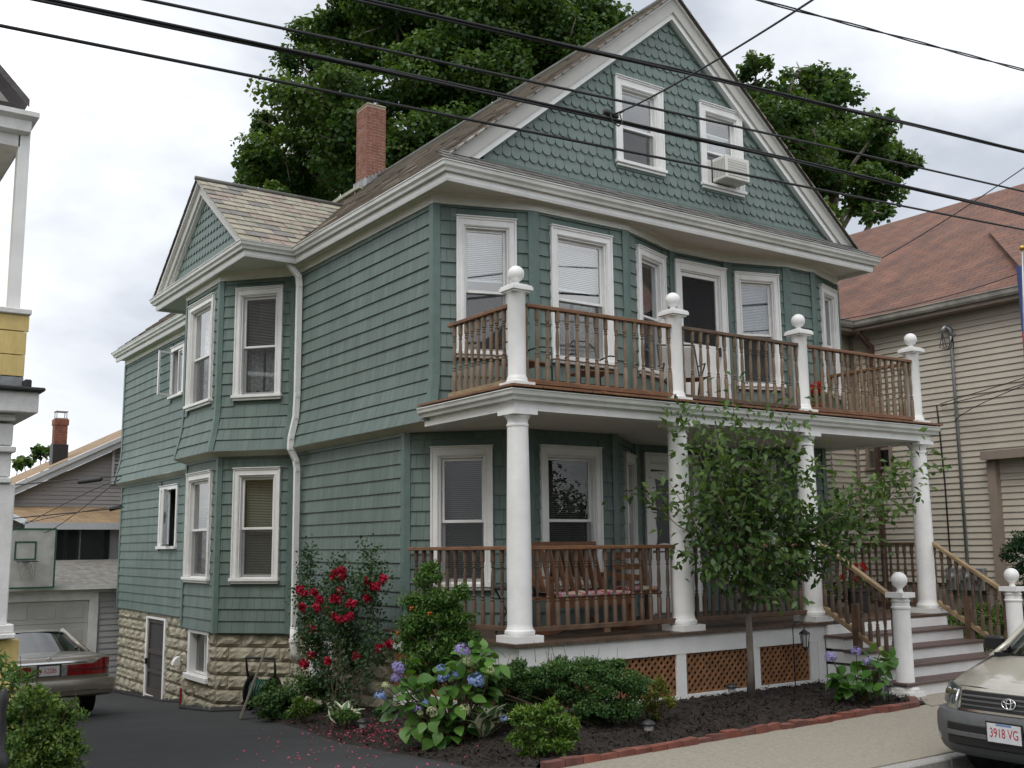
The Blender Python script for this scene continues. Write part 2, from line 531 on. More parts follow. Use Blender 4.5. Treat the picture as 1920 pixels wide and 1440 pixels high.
M_lead = mat('lead_flashing', (0.26, 0.27, 0.275), 0.5, 0.3, 6, 0.3, 14, coord='Position', metal=0.3)
M_black = mat('black_iron', (0.02, 0.02, 0.021), 0.5, 0.2, 20, 0.1, 80)
M_steel = mat('galvanised_steel', (0.40, 0.41, 0.42), 0.4, 0.12, 9, 0.05, 60, metal=0.7)
M_asph = mat('driveway_asphalt', (0.034, 0.035, 0.037), 0.88, 0.0, 1.1, 0.55, 240, coord='Position', col2=(0.047, 0.048, 0.05), contrast=(0.3, 0.7))
M_road = mat('road_asphalt', (0.055, 0.055, 0.055), 0.9, 0.2, 2, 0.5, 200, coord='Position')
M_conc = mat('sidewalk_concrete', (0.37, 0.335, 0.27), 0.92, 0.0, 30, 0.4, 260, coord='Position', col2=(0.26, 0.235, 0.19), contrast=(0.3, 0.7))
M_curb = mat('granite_kerb', (0.36, 0.35, 0.33), 0.85, 0.2, 40, 0.3, 160, coord='Position')
M_soil = mat('dark_mulch', (0.022, 0.016, 0.012), 0.95, 0.4, 20, 1.0, 60, coord='Position')
M_chip = mat_leaf('mulch_chip', (0.014, 0.010, 0.008), (0.050, 0.034, 0.024), 0.0, 0.9)
M_grass = mat('rough_lawn', (0.05, 0.085, 0.022), 0.95, 0.35, 3, 0.8, 40, coord='Position')
M_edge = mat_info('edging_brick', (0.215, 0.070, 0.047), (0.145, 0.062, 0.050), 0.9, 0.5, 60, 0.25)
M_bark = mat('grey_bark', (0.15, 0.125, 0.10), 0.9, 0.3, 14, 0.6, 30, coord='Position', stretch=(1, 1, .35))
M_twig = mat('brown_twig', (0.085, 0.055, 0.035), 0.85, 0.2, 10)
# ================================================================== the setting
def structure(o): o['kind'] = 'structure'; return o

b = MB()
ys = [(-300, -.34), (-60, -.34), (-12, -.34), (-3.70, -.34), (-3.6, -.16), (-1.95, -.06), (8.5, -.87), (12.9, -1.32), (17.0, -1.5), (24, -1.5), (320, -1.5)]
xs_ = [-300, -60, -20, -8, 0, 8, 20, 60, 300]
b.grid([[(x, y, z) for x in xs_] for y, z in ys])
structure(b.build('ground', M_grass))

b = MB(); b.grid([[(x, y, z) for x in (-90, -30, 0, 30, 90)] for y, z in ((-11.2, -.265), (-7.4, -.225), (-3.64, -.265))])
structure(b.build('road', M_road))

side = structure(MB().box(-60, 60, -3.5, -1.86, -.30, -.10).build('sidewalk', M_conc))
def slab(x0, x1, y0, y1, parent):
    g = .005
    mb = MB(); v = []
    for (x, y) in ((x0 + g, y0 + g), (x1 - g, y0 + g), (x1 - g, y1 - g), (x0 + g, y1 - g)):
        v.append((x, y, gz(x, y) + .004))
    lo = [(p[0], p[1], p[2] - .12) for p in v]
    mb.add(v + lo, [(0, 1, 2, 3), (4, 7, 6, 5), (0, 4, 5, 1), (1, 5, 6, 2), (2, 6, 7, 3), (3, 7, 4, 0)])
    return mb.build('slab', M_conc, parent, bevel=.006)
x = -1.25
while x < 26:
    slab(x, x + 1.62, -3.48, -2.02 + .034 * (x + 1.25 if x < 4 else 0), side); x += 1.62
x = -5.2
while x > -16:
    slab(x - 1.62, x, -3.48, -1.95, side); x -= 1.62
# the walk that meets the steps
b = MB(); b.prism([(4.45, -1.98), (26, -1.98), (26, -1.40), (4.95, -1.40), (4.75, -1.55)], -.1, .003)
structure(b.build('front_path', M_conc))

kerb = structure(MB().box(-60, 60, -3.62, -3.505, -.4, -.12).build('kerb', M_curb))
x = -1.4
k = 0
while x < 24:
    L = 1.7 + .3 * math.sin(k * 2.1); k += 1
    MB().box(x + .004, x + L - .004, -3.645, -3.49, -.36, -.079).build('kerb_stone', M_curb, kerb, bevel=.012)
    x += L

# driveway: one sheet running from the road down to the garage
b = MB(); rows = []
for y in np.concatenate([np.linspace(-3.6, -1.95, 4), np.linspace(-1.6, 18.2, 44)]):
    r = []
    for x in np.linspace(-5.1, .3, 16):
        xx = x
        if y < -1.9: xx = max(min(x, -1.27), -5.15)
        zz = gz(xx, y) + .008 + .012 * math.sin(x * 2.1 + y * .7) * math.sin(y * .9)
        if y < -2.5: zz = gz(xx, y) - .10 * (-(y + 2.5) / 1.1)
        r.append((xx, y, zz))
    rows.append(r)
b.grid(rows)
structure(b.build('driveway', M_asph, smooth=True))

# planting bed, mounded up to the porch
def bed_xl(y):
    return float(np.interp(y, [-2.05, -1.5, -.2, 1.45, 3.4, 5.6, 6.6], [-1.25, -1.6, -1.58, -1.44, -1.1, -.74, -.5]))
def bed_xr(y): return 4.72 if y < -.12 else .12
def bed_y(x, y): return y + (.036 * (x + 1.2)) * max(0., min(1., (-.9 - y) / 1.1))
def bedz(x, y):
    t = max(0., min(1., (x - bed_xl(y)) / 1.3)) if y > -1.7 else max(0., min(1., (x + 1.5) / .8))
    t = t * t * (3 - 2 * t)
    s = max(0., min(1., (y + 2.0) / 1.7))
    top = .005 + .075 * s if y < -.1 else .08 - .088 * (y + .1)
    return (gz(x, y) + .022) * (1 - t) + top * t
b = MB(); rows = []
rb = np.random.default_rng(3)
for y in np.concatenate([np.linspace(-2.0, -.12, 34), np.linspace(-.1, 6.5, 60)]):
    xl, xr = bed_xl(y), bed_xr(y)
    rows.append([(x, bed_y(x, y), bedz(x, y) + (rb.normal() * .010 if 0 < i < 89 else -.03))
                 for i, x in enumerate(np.linspace(xl, xr, 90))])
b.grid(rows)
bed = structure(b.build('planting_bed', M_soil, smooth=True))

def tint_mesh(name, V, F_, T, mat_, smooth=False):
    """big mesh from arrays with one tint value per face"""
    me = bpy.data.meshes.new(name)
    nf = len(F_); k = F_.shape[1]
    me.vertices.add(len(V)); me.vertices.foreach_set('co', np.asarray(V, np.float32).ravel())
    me.loops.add(nf * k); me.loops.foreach_set('vertex_index', F_.astype(np.int32).ravel())
    me.polygons.add(nf)
    me.polygons.foreach_set('loop_start', np.arange(nf, dtype=np.int32) * k)
    me.update(calc_edges=True)
    a = me.attributes.new('tint', 'FLOAT', 'FACE')
    a.data.foreach_set('value', np.asarray(T, np.float32))
    me.materials.append(mat_)
    if smooth: me.shade_smooth()
    return me

# loose mulch chips over the bed
N_ = 9000
V, F_, T = [], [], []
r2 = np.random.default_rng(11)
n = 0
while n < N_:
    y = r2.uniform(-1.98, 5.9) if r2.random() < .4 else r2.uniform(-1.98, -.15)
    xl, xr = bed_xl(y), bed_xr(y)
    x = r2.uniform(xl + .02, xr)
    z = bedz(x, y) + r2.uniform(.0, .022)
    yy = bed_y(x, y)
    a = r2.uniform(0, 6.28); t_ = r2.normal(0, .45); L = r2.uniform(.010, .030); w = r2.uniform(.004, .010)
    d = np.array([math.cos(a), math.sin(a), t_]) * L
    q = np.array([-math.sin(a), math.cos(a), r2.normal(0, .4)]) * w
    c = np.array([x, yy, z])
    V += [c - d - q, c + d - q * .6, c + d + q * .6, c - d + q]
    F_.append((4 * n, 4 * n + 1, 4 * n + 2, 4 * n + 3)); T.append(r2.random() ** 2.2)
    n += 1
o = O('mulch_chips', tint_mesh('mulch_chips', np.array(V), np.array(F_), T, M_chip), kind='stuff')
tag(o, 'dark shredded bark mulch lying over the planting bed', 'mulch')

# brick edging along the sidewalk, bricks laid end to end
edg = thing('brick_edging', 'low row of worn red bricks edging the mulch bed along the sidewalk', 'edging', (0, -1.95, 0))
mb = MB().box(-.098, .098, -.048, .048, -.05, .05)
meb = mb.mesh('brick'); meb.materials.append(M_edge)
P = [(-1.22, -2.07), (4.30, -1.87), (4.74, -1.50)]
for (ax, ay), (bx_, by_) in zip(P[:-1], P[1:]):
    L = math.hypot(bx_ - ax, by_ - ay); nb = int(L / .205); dx, dy = (bx_ - ax) / L, (by_ - ay) / L
    for i in range(nb + 1):
        s = (i + .5) * .205
        if s > L: break
        x, y = ax + dx * s, ay + dy * s
        o = O('brick', meb, None, edg, (x, y + 1.95 + random.gauss(0, .008), gz(x, y) + .006 + random.gauss(0, .009)),
              (random.gauss(0, .05), random.gauss(0, .04), math.atan2(dy, dx) + random.gauss(0, .035)))
        bv = None

# ================================================================== the green house
house = thing('house', 'sage green two-storey shingled house with white trim, front porch and balcony', 'house')

LOW = [(.05, 16.6), (.05, 10.2), (-.82, 9.05), (-.82, 7.4), (.05, 6.4), (.05, 2.67), (1.2, 1.48), (2.63, 1.43),
       (3.82, 2.4), (5.3, 2.4), (6.45, 1.52), (7.1, 1.52), (8.1, 2.6), (8.1, 16.6)]
UPP = [(0, 16.6), (0, 10.25), (-.9, 9.1), (-.9, 7.35), (0, 6.33), (0, 1.85), (1.28, 1.42), (2.9, 1.42),
       (4.2, 1.88), (5.4, 1.88), (6.45, 1.56), (7.1, 1.56), (8.15, 1.9), (8.15, 16.6)]
ZS0, ZL1, ZU0, ZU1, ZSOF = .56, 3.40, 3.46, 6.335, 6.475     # siding bottom, lower top, upper bottom, upper top, soffit
FLARE_N = 6    # upper segments with the flared skirt (side wall and bay)

class Seg:
    def __init__(s, p0, p1):
        s.p0, s.p1 = np.array(p0, float), np.array(p1, float)
        d = s.p1 - s.p0; s.L = float(np.linalg.norm(d)); s.d = d / s.L
        s.n = np.array([s.d[1], -s.d[0]]); s.ang = math.atan2(s.d[1], s.d[0])
    def pt(s, u, out, z):
        q = s.p0 + s.d * u + s.n * out
        return (q[0], q[1], z)

def spans(L, ops, zb, zt, e0=.0, e1=.0):
    """pieces of a course left between the openings"""
    cut = sorted((u0, u1) for u0, u1, z0, z1 in ops if z0 < zt - .03 and z1 > zb + .03)
    out = []; u = e0
    for a, c in cut:
        if a - u > .015: out.append((u, a))
        u = max(u, c)
    if L - e1 - u > .015: out.append((u, L - e1))
    return out

def wall_sheet(mb, sg, z0, z1, ops, off):
    us = sorted({0, sg.L} | {u for o_ in ops for u in o_[:2]})
    zs = sorted({z0, z1} | {min(max(z, z0), z1) for o_ in ops for z in o_[2:4]})
    for a, c in zip(us[:-1], us[1:]):
        for e_, g in zip(zs[:-1], zs[1:]):
            m1, m2 = (a + c) / 2, (e_ + g) / 2
            if any(u0 < m1 < u1 and q0 < m2 < q1 for u0, u1, q0, q1 in ops): continue
            mb.quad(sg.pt(a, off, e_), sg.pt(c, off, e_), sg.pt(c, off, g), sg.pt(a, off, g))

def clad(parent, sg, z0, z1, ops, flare=0.0, exp=EXP, mat_=None, uoff=0.0, name='siding_course', e0=.0, e1=.0):
    def off(z):
        t = max(0., 1 - (z - z0) / .78)
        return flare * t * t * (1.6 - .6 * t)
    n = int(math.ceil((z1 - z0) / exp - .15))
    for k in range(n):
        zb, zt = z0 + k * exp, min(z0 + (k + 1) * exp + .012, z1)
        if k == n - 1: zt = z1
        for a, c in spans(sg.L, ops, zb, zt, e0, e1):
            mb = MB()
            o0, o1 = off(zb) + .026, off(zt) + .005
            i0, i1 = off(zb) - .004, off(zt) - .004
            nu = max(1, int((c - a) / .5))
            us = np.linspace(a, c, nu + 1)
            wob = [random.gauss(0, .0014) for _ in us]
            for i in range(nu):
                u0, u1 = us[i], us[i + 1]
                w0, w1 = wob[i], wob[i + 1]
                A, B_ = sg.pt(u0, o0 + w0, zb + w0), sg.pt(u1, o0 + w1, zb + w1)
                C_, D = sg.pt(u1, o1 + w1, zt), sg.pt(u0, o1 + w0, zt)
                vv = k * exp
                mb.quad(A, B_, C_, D, [(u0 + uoff, vv + .004), (u1 + uoff, vv + .004), (u1 + uoff, vv + exp - .003), (u0 + uoff, vv + exp - .003)])
                mb.quad(sg.pt(u0, i0, zb), sg.pt(u1, i0, zb), B_, A, [(u0 + uoff, vv + .01)] * 4)
            for u_, w_ in ((a, wob[0]), (c, wob[-1])):
                mb.quad(sg.pt(u_, o0 + w_, zb), sg.pt(u_, o1 + w_, zt), sg.pt(u_, i1, zt), sg.pt(u_, i0, zb), [(u_ + uoff, vv + .01)] * 4)
            mb.build(name, mat_ or M_side, parent, recalc=False)

def corner_post(parent, name, p, prev, nxt, z0, z1, mat_, w=.075, flare=0.0):
    """mitred corner boards following the flare"""
    p, prev, nxt = (np.array(q, float) for q in (p, prev, nxt))
    d1 = (p - prev) / np.linalg.norm(p - prev); d2 = (nxt - p) / np.linalg.norm(nxt - p)
    n1 = np.array([d1[1], -d1[0]]); n2 = np.array([d2[1], -d2[0]])
    bs = n1 + n2; bs = bs / (bs @ bs) * 2
    zs = [z0, z1] if not flare else [z0, z0 + .12, z0 + .26, z0 + .42, z0 + .6, z0 + .8, z1]
    rows = []
    for z in zs:
        t = max(0., 1 - (z - z0) / .78) if flare else 0
        f = flare * t * t * (1.6 - .6 * t)
        q = p + bs * f
        th = .034
        o_ = q + bs * th
        rows.append([(*(q - d1 * w), z), (*(q - d1 * w + n1 * th), z), (*o_, z), (*(q + d2 * w + n2 * th), z), (*(q + d2 * w), z)])
    mb = MB(); mb.grid(rows)
    mb.poly(rows[0]); mb.poly(rows[-1][::-1])
    return mb.build(name, mat_, parent)

# ---- windows
def window(parent, sg, u0, u1, z0, z1, inside='blind', glass=None, screen=True, blind_to=1.0, cas=.105, out=.0, open_low=0.0, name='window',
           cap=True, frame_mat=None, blind_mat=None):
    """double-hung window: casing with back band, stepped jamb, two sashes, panes, blind or curtain, dark room behind"""
    fm = frame_mat or M_white
    w, h = u1 - u0, z1 - z0
    q = sg.p0 + sg.d * u0 + sg.n * out
    root_loc = (q[0], q[1], z0); rt_ = rotz(sg.ang)
    yo = -.052
    mb = MB()
    mb.box(0, cas, yo, .03, .05, h); mb.box(w - cas, w, yo, .03, .05, h); mb.box(cas, w - cas, yo, .03, h - cas * 1.1, h)
    bb = .022                                     # back band
    mb.box(-.004, bb, yo - .016, yo - .001, .05, h + .004); mb.box(w - bb, w + .004, yo - .016, yo - .001, .05, h + .004)
    mb.box(bb, w - bb, yo - .016, yo - .001, h - bb, h + .004)
    ib = cas - .012                               # inner bead
    mb.box(ib - .016, ib, yo - .010, yo - .001, .05, h - ib); mb.box(w - ib, w - ib + .016, yo - .010, yo - .001, .05, h - ib)
    mb.box(ib, w - ib, yo - .010, yo - .001, h - ib - .012, h - ib + .004)
    if cap: mb.box(-.012, w + .012, yo - .034, yo + .05, h + .005, h + .022)
    j = cas                                       # jamb liner stepping back
    mb.box(j, j + .022, -.03, .12, .05, h - cas * 1.1); mb.box(w - j - .022, w - j, -.03, .12, .05, h - cas * 1.1)
    mb.box(j + .022, w - j - .022, -.03, .12, h - cas * 1.1 - .022, h - cas * 1.1 - .001)
    win = mb.build(name, fm, parent, loc=root_loc, rot=rt_, bevel=.004)
    mb = MB(); mb.box(-.022, w + .022, -.095, .02, -.004, .046); mb.box(.0, w, yo - .012, -.0, -.045, -.005)
    mb.box(cas + .022, w - cas - .022, .02, .1, .02, .06)
    mb.build('sill', fm, win, bevel=.005)
    x0, x1 = j + .023, w - j - .023
    zb, zt = .062, h - cas * 1.1 - .024
    zm = zb + (zt - zb) * .485
    st = .036
    def sash(za, zc, y, nm):
        m = MB()
        m.box(x0, x0 + st, y, y + .03, za, zc); m.box(x1 - st, x1, y, y + .03, za, zc)
        m.box(x0 + st, x1 - st, y, y + .03, za, za + st * 1.05); m.box(x0 + st, x1 - st, y, y + .03, zc - st, zc)
        m.build(nm, fm, win, bevel=.004)
        MB().quad((x0 + st, y + .015, za + st), (x1 - st, y + .015, za + st), (x1 - st, y + .015, zc - st), (x0 + st, y + .015, zc - st)).build('pane', glass or M_glass, win)
    sash(zm - .02, zt, .028, 'upper_sash')
    sash(zb + open_low, zm + .018 + open_low, .066, 'lower_sash')
    if screen:
        MB().quad((x0 + .01, .026, zb), (x1 - .01, .026, zb), (x1 - .01, .026, zm - .02), (x0 + .01, .026, zm - .02)).build('insect_screen', M_screen, win)
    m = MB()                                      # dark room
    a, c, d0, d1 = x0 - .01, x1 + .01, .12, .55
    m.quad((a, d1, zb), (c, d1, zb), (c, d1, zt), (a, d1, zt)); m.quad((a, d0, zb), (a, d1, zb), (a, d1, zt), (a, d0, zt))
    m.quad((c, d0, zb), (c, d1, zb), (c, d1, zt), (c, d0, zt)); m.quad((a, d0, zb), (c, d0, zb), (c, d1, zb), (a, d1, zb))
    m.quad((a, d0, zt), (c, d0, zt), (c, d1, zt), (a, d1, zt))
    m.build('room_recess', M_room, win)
    if inside in ('blind', 'blind_curtain'):
        m = MB(); z = zt - .03; zl = zt - (zt - zb) * blind_to
        m.box(x0 + .01, x1 - .01, .135, .175, zt - .03, zt)
        while z > zl + .03:
            m.quad((x0 + .012, .142, z - .017), (x1 - .012, .142, z - .017), (x1 - .012, .168, z), (x0 + .012, .168, z)); z -= .026
        m.box(x0 + .012, x1 - .012, .14, .17, z - .02, z)
        m.build('blind', blind_mat or M_blind, win, recalc=False)
    if inside in ('curtain', 'blind_curtain'):
        for s, (a, c) in enumerate(((x0, x0 + (x1 - x0) * .46), (x1 - (x1 - x0) * .46, x1))):
            m = MB(); rows = []
            for i in range(22):
                t = i / 21; xx = a + (c - a) * t
                yy = .21 + .018 * math.sin(t * 19) + .008 * math.sin(t * 47)
                top = zm if inside == 'blind_curtain' else zt
                rows.append([(xx, yy, zb + (.06 + .03 * math.sin(t * 12))), (xx, yy, (zb + top) / 2), (xx, yy, top)])
            m.grid(rows); m.build('curtain', M_curtain, win, smooth=True)
    return win

CAS_TOP_U, CAS_BOT_U = 6.165, 4.335
CAS_TOP_L, CAS_BOT_L = 3.175, 1.375
low = [Seg(a, c) for a, c in zip(LOW[:-1], LOW[1:])]
upp = [Seg(a, c) for a, c in zip(UPP[:-1], UPP[1:])]
# openings per segment: (u0, u1, z0, z1)
up_w = {1: [], 0: [(3.72, 4.62, 5.08, 6.15)], 2: [(.24, 1.52, CAS_BOT_U, CAS_TOP_U)], 3: [(.30, 1.15, CAS_BOT_U, CAS_TOP_U)],
        5: [(.29, 1.10, CAS_BOT_U, CAS_TOP_U)], 6: [(.27, 1.33, CAS_BOT_U, CAS_TOP_U)], 7: [(.28, 1.12, CAS_BOT_U, CAS_TOP_U)],
        8: [(.05, 1.15, 3.72, 6.19)], 9: [(.13, .93, CAS_BOT_U, CAS_TOP_U)], 11: [(.26, .95, CAS_BOT_U, CAS_TOP_U)]}
lo_w = {0: [(3.12, 4.35, 1.93, 3.22)], 2: [(.16, 1.40, CAS_BOT_L, CAS_TOP_L)], 3: [(.29, 1.12, CAS_BOT_L, CAS_TOP_L)],
        5: [(.36, 1.19, CAS_BOT_L, CAS_TOP_L)], 6: [(.17, 1.15, CAS_BOT_L, CAS_TOP_L)], 7: [(.52, 1.32, CAS_BOT_L, CAS_TOP_L)],
        8: [(.16, 1.28, .86, 3.25)], 9: [(.25, 1.1, CAS_BOT_L, CAS_TOP_L)], 11: [(.3, 1.1, CAS_BOT_L, CAS_TOP_L)]}

wl = MB(); wu = MB()
for i, sg in enumerate(low): wall_sheet(wl, sg, ZS0 - .02, ZL1, lo_w.get(i, []), -.006)
for i, sg in enumerate(upp): wall_sheet(wu, sg, ZU0 if i >= 5 else ZU0, ZSOF, up_w.get(i, []), -.006)
lower_wall = wl.build('lower_wall', M_green, house, recalc=False)
upper_wall = wu.build('upper_wall', M_green, house, recalc=False)
uo = 0.
for i, sg in enumerate(low):
    clad(lower_wall, sg, ZS0 if i < 5 else .86, ZL1 - .02, lo_w.get(i, []), 0, uoff=uo, e0=.04, e1=.04); uo += sg.L + .31
for i, sg in enumerate(upp):
    clad(upper_wall, sg, ZU0 if i < 5 else 3.68, ZU1, up_w.get(i, []), .13 if i < 5 else 0, uoff=uo, e0=.04, e1=.04); uo += sg.L + .31
for i in range(len(LOW)):
    a = LOW[i - 1] if i else (LOW[0][0] + 1, LOW[0][1]); c = LOW[i + 1] if i < len(LOW) - 1 else (LOW[-1][0] - 1, LOW[-1][1])
    corner_post(house, 'corner_board', LOW[i], a, c, ZS0 - .01 if i < 6 else .86, ZL1 - .002, M_green)
for i in range(len(UPP)):
    a = UPP[i - 1] if i else (UPP[0][0] + 1, UPP[0][1]); c = UPP[i + 1] if i < len(UPP) - 1 else (UPP[-1][0] - 1, UPP[-1][1])
    corner_post(house, 'corner_board', UPP[i], a, c, ZU0 - .005 if i < 6 else 3.675, ZU1, M_green, flare=.13 if i < 6 else 0)

win_u = {0: None, 2: dict(inside='curtain'), 3: dict(inside='blind_curtain', blind_to=.55, blind_mat=None), 5: dict(inside='blind', blind_to=.42, blind_mat=M_blind_w), 6: dict(inside='blind_curtain', blind_to=.42, blind_mat=M_blind_w),
         7: dict(inside='blind', blind_to=.8, blind_mat=M_blind_w), 9: dict(inside='blind', blind_to=.55, blind_mat=M_blind_w), 11: dict(inside='blind', blind_to=.4)}
for i, kw in win_u.items():
    if kw is None: continue
    for (u0, u1, z0, z1) in up_w[i]: window(house, upp[i], u0, u1, z0, z1, glass=M_glass_s, **kw)
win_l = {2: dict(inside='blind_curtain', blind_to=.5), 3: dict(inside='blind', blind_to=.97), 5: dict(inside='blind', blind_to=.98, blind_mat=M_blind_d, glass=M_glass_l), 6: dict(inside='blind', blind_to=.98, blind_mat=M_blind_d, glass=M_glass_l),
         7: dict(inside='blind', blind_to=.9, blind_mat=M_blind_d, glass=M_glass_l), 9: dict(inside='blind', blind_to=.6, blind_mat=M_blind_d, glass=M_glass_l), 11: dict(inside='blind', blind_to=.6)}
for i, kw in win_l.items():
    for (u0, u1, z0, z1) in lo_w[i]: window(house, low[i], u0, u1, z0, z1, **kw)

# frieze board under the soffit, belt under the flare
MB().sweep(UPP, [(-.004, ZU1 - .002), (.032, ZU1 - .002), (.032, ZU1 + .02), (.042, ZU1 + .024), (.042, ZSOF - .02), (.06, ZSOF - .001), (-.004, ZSOF - .001)]).build('frieze', M_cream, house)
MB().sweep(UPP[:6], [(.150, ZU0 + .012), (.150, ZU0 - .004), (-.045, ZL1 - .018), (-.052, ZL1 + .02), (.0, ZU0 + .012)]).build('belt_soffit', M_belt, house)
MB().sweep(LOW[:6], [(-.004, ZL1 - .05), (.030, ZL1 - .05), (.034, ZL1 - .012), (-.004, ZL1 - .012)]).build('belt_moulding', M_green, house)

# casement windows at the rear of the side wall
def casement(sg, u0, u1, z0, z1, swing, sashes):
    w, h = u1 - u0, z1 - z0
    q = sg.p0 + sg.d * u0
    c = .085
    m = MB(); m.box(0, c, -.05, .08, .03, h); m.box(w - c, w, -.05, .08, .03, h); m.box(c, w - c, -.05, .08, h - c, h); m.box(-.01, w + .01, -.07, .02, h + .001, h + .02)
    win = m.build('casement_window', M_white, house, loc=(q[0], q[1], z0), rot=rotz(sg.ang), bevel=.004)
    MB().box(-.02, w + .02, -.085, .04, -.03, .029).build('sill', M_white, win, bevel=.004)
    m = MB(); m.quad((c, .5, .03), (w - c, .5, .03), (w - c, .5, h - c), (c, .5, h - c))
    for x_ in (c, w - c): m.quad((x_, .08, .03), (x_, .5, .03), (x_, .5, h - c), (x_, .08, h - c))
    m.quad((c, .08, h - c), (w - c, .08, h - c), (w - c, .5, h - c), (c, .5, h - c)); m.quad((c, .08, .03), (w - c, .08, .03), (w - c, .5, .03), (c, .5, .03))
    m.build('room_recess', M_room, win)
    sw = (w - 2 * c) / sashes
    for k in range(sashes):
        a = swing[k]
        m = MB(); s_ = .04; H = h - c - .04
        m.box(0, s_, -.02, .02, 0, H); m.box(sw - s_, sw, -.02, .02, 0, H); m.box(s_, sw - s_, -.02, .02, 0, s_); m.box(s_, sw - s_, -.02, .02, H - s_, H)
        hinge_x = c + k * sw
        so_ = m.build('sash', M_white, win, loc=(hinge_x, -.005, .035), rot=rotz(-a), bevel=.004)
        g_ = MB().quad((s_, 0, s_), (sw - s_, 0, s_), (sw - s_, 0, H - s_), (s_, 0, H - s_)).mesh('pane'); g_.materials.append(M_glass)
        O('pane', g_, None, win, (hinge_x, -.005, .035), rotz(-a))
    return win
casement(upp[0], *up_w[0][0], [1.3, .0], 2)
casement(low[0], *lo_w[0][0], [.0, .55], 2)
# ---- soffit, fascia, gutter
EAVE = [(-.20, 16.78), (-.20, 10.56), (-1.05, 10.56), (-1.05, 5.90), (-.20, 5.90), (-.20, 1.20), (8.22, 1.20), (8.22, 16.78)]
b = MB()
b.poly([(-.19, 1.21, ZSOF), (8.21, 1.21, ZSOF), (8.21, 2.2, ZSOF), (-.19, 2.2, ZSOF)])
b.poly([(-.19, 2.2, ZSOF), (.1, 2.2, ZSOF), (.1, 16.77, ZSOF), (-.19, 16.77, ZSOF)])
b.poly([(-1.04, 5.91, ZSOF - .002), (.02, 5.91, ZSOF - .002), (.02, 10.55, ZSOF - .002), (-1.04, 10.55, ZSOF - .002)])
b.poly([(8.05, 2.2, ZSOF), (8.21, 2.2, ZSOF), (8.21, 16.77, ZSOF), (8.05, 16.77, ZSOF)])
b.build('soffit', M_soffit, house)
MB().sweep(EAVE, [(-.03, ZSOF - .055), (.0, ZSOF - .055), (.012, ZSOF - .02), (.012, ZSOF + .11), (-.03, ZSOF + .11)]).build('fascia', M_white, house)
# K-style gutter
MB().sweep(EAVE, [(.014, ZSOF + .050), (.062, ZSOF + .050), (.072, ZSOF + .085), (.100, ZSOF + .115), (.108, ZSOF + .165), (.118, ZSOF + .165),
                  (.118, ZSOF + .178), (.098, ZSOF + .178), (.094, ZSOF + .120), (.062, ZSOF + .090), (.054, ZSOF + .060), (.022, ZSOF + .060), (.022, ZSOF + .178), (.014, ZSOF + .178)]).build('gutter', M_gutter, house)

# ---- main roof: courses of slate, front gable with scallops
XR, ZR = 4.03, 10.30            # ridge
X0, Z0R = -.285, 6.655           # left eave
SL = math.hypot(XR - X0, ZR - Z0R); ux, uz = (XR - X0) / SL, (ZR - Z0R) / SL
YF, YB = 1.36, 16.95
rf = MB()
rf.add([(X0, YF, Z0R - .03), (XR, YF, ZR - .03), (2 * XR - X0, YF, Z0R - .03), (X0, YB, Z0R - .03), (XR, YB, ZR - .03), (2 * XR - X0, YB, Z0R - .03)],
       [(0, 1, 4, 3), (1, 2, 5, 4), (3, 4, 5)])
main_roof = rf.build('main_roof', M_slate_r, house)
ce = .21; nC = int(SL / ce) + 1
for side_ in (0, 1):
    for k in range(nC):
        s0 = k * ce; s1 = min(s0 + ce + .03, SL)
        if s0 >= SL - .05: continue
        mb = MB()
        nseg = 1 if side_ else 26
        ysq = np.linspace(YF, YB, nseg + 1)
        jit = [random.gauss(0, .004) for _ in range(nseg)]
        for i in range(nseg):
            y0_, y1_ = ysq[i], ysq[i + 1]
            def P_(s, h_):
                x_ = X0 + ux * s - uz * h_; z_ = Z0R + uz * s + ux * h_
                return (2 * XR - x_, z_) if side_ else (x_, z_)
            h0 = .020 + jit[i]; h1 = .004
            a, c = P_(s0 + jit[i], h0), P_(s1, h1); d_ = P_(s0 + jit[i], -.01)
            q = [(a[0], y0_, a[1]), (a[0], y1_, a[1]), (c[0], y1_, c[1]), (c[0], y0_, c[1])]
            vv = k * ce
            mb.quad(*q, uv=[(y0_, vv + .012), (y1_, vv + .012), (y1_, vv + ce - .004), (y0_, vv + ce - .004)])
            mb.quad((d_[0], y0_, d_[1]), (d_[0], y1_, d_[1]), q[1], q[0], uv=[(y0_, vv + .02)] * 4)
            if i == 0: mb.add([(d_[0], y0_, d_[1]), q[0], q[3]], [(0, 1, 2)], [[(y0_, vv + .02)] * 3])
        mb.build('slate_course', M_slate_r, main_roof, recalc=False)
MB().tube([(XR, YF - .02, ZR + .02), (XR, YB, ZR + .02)], .05, 8).build('ridge_cap', M_ridge, main_roof, smooth=True)

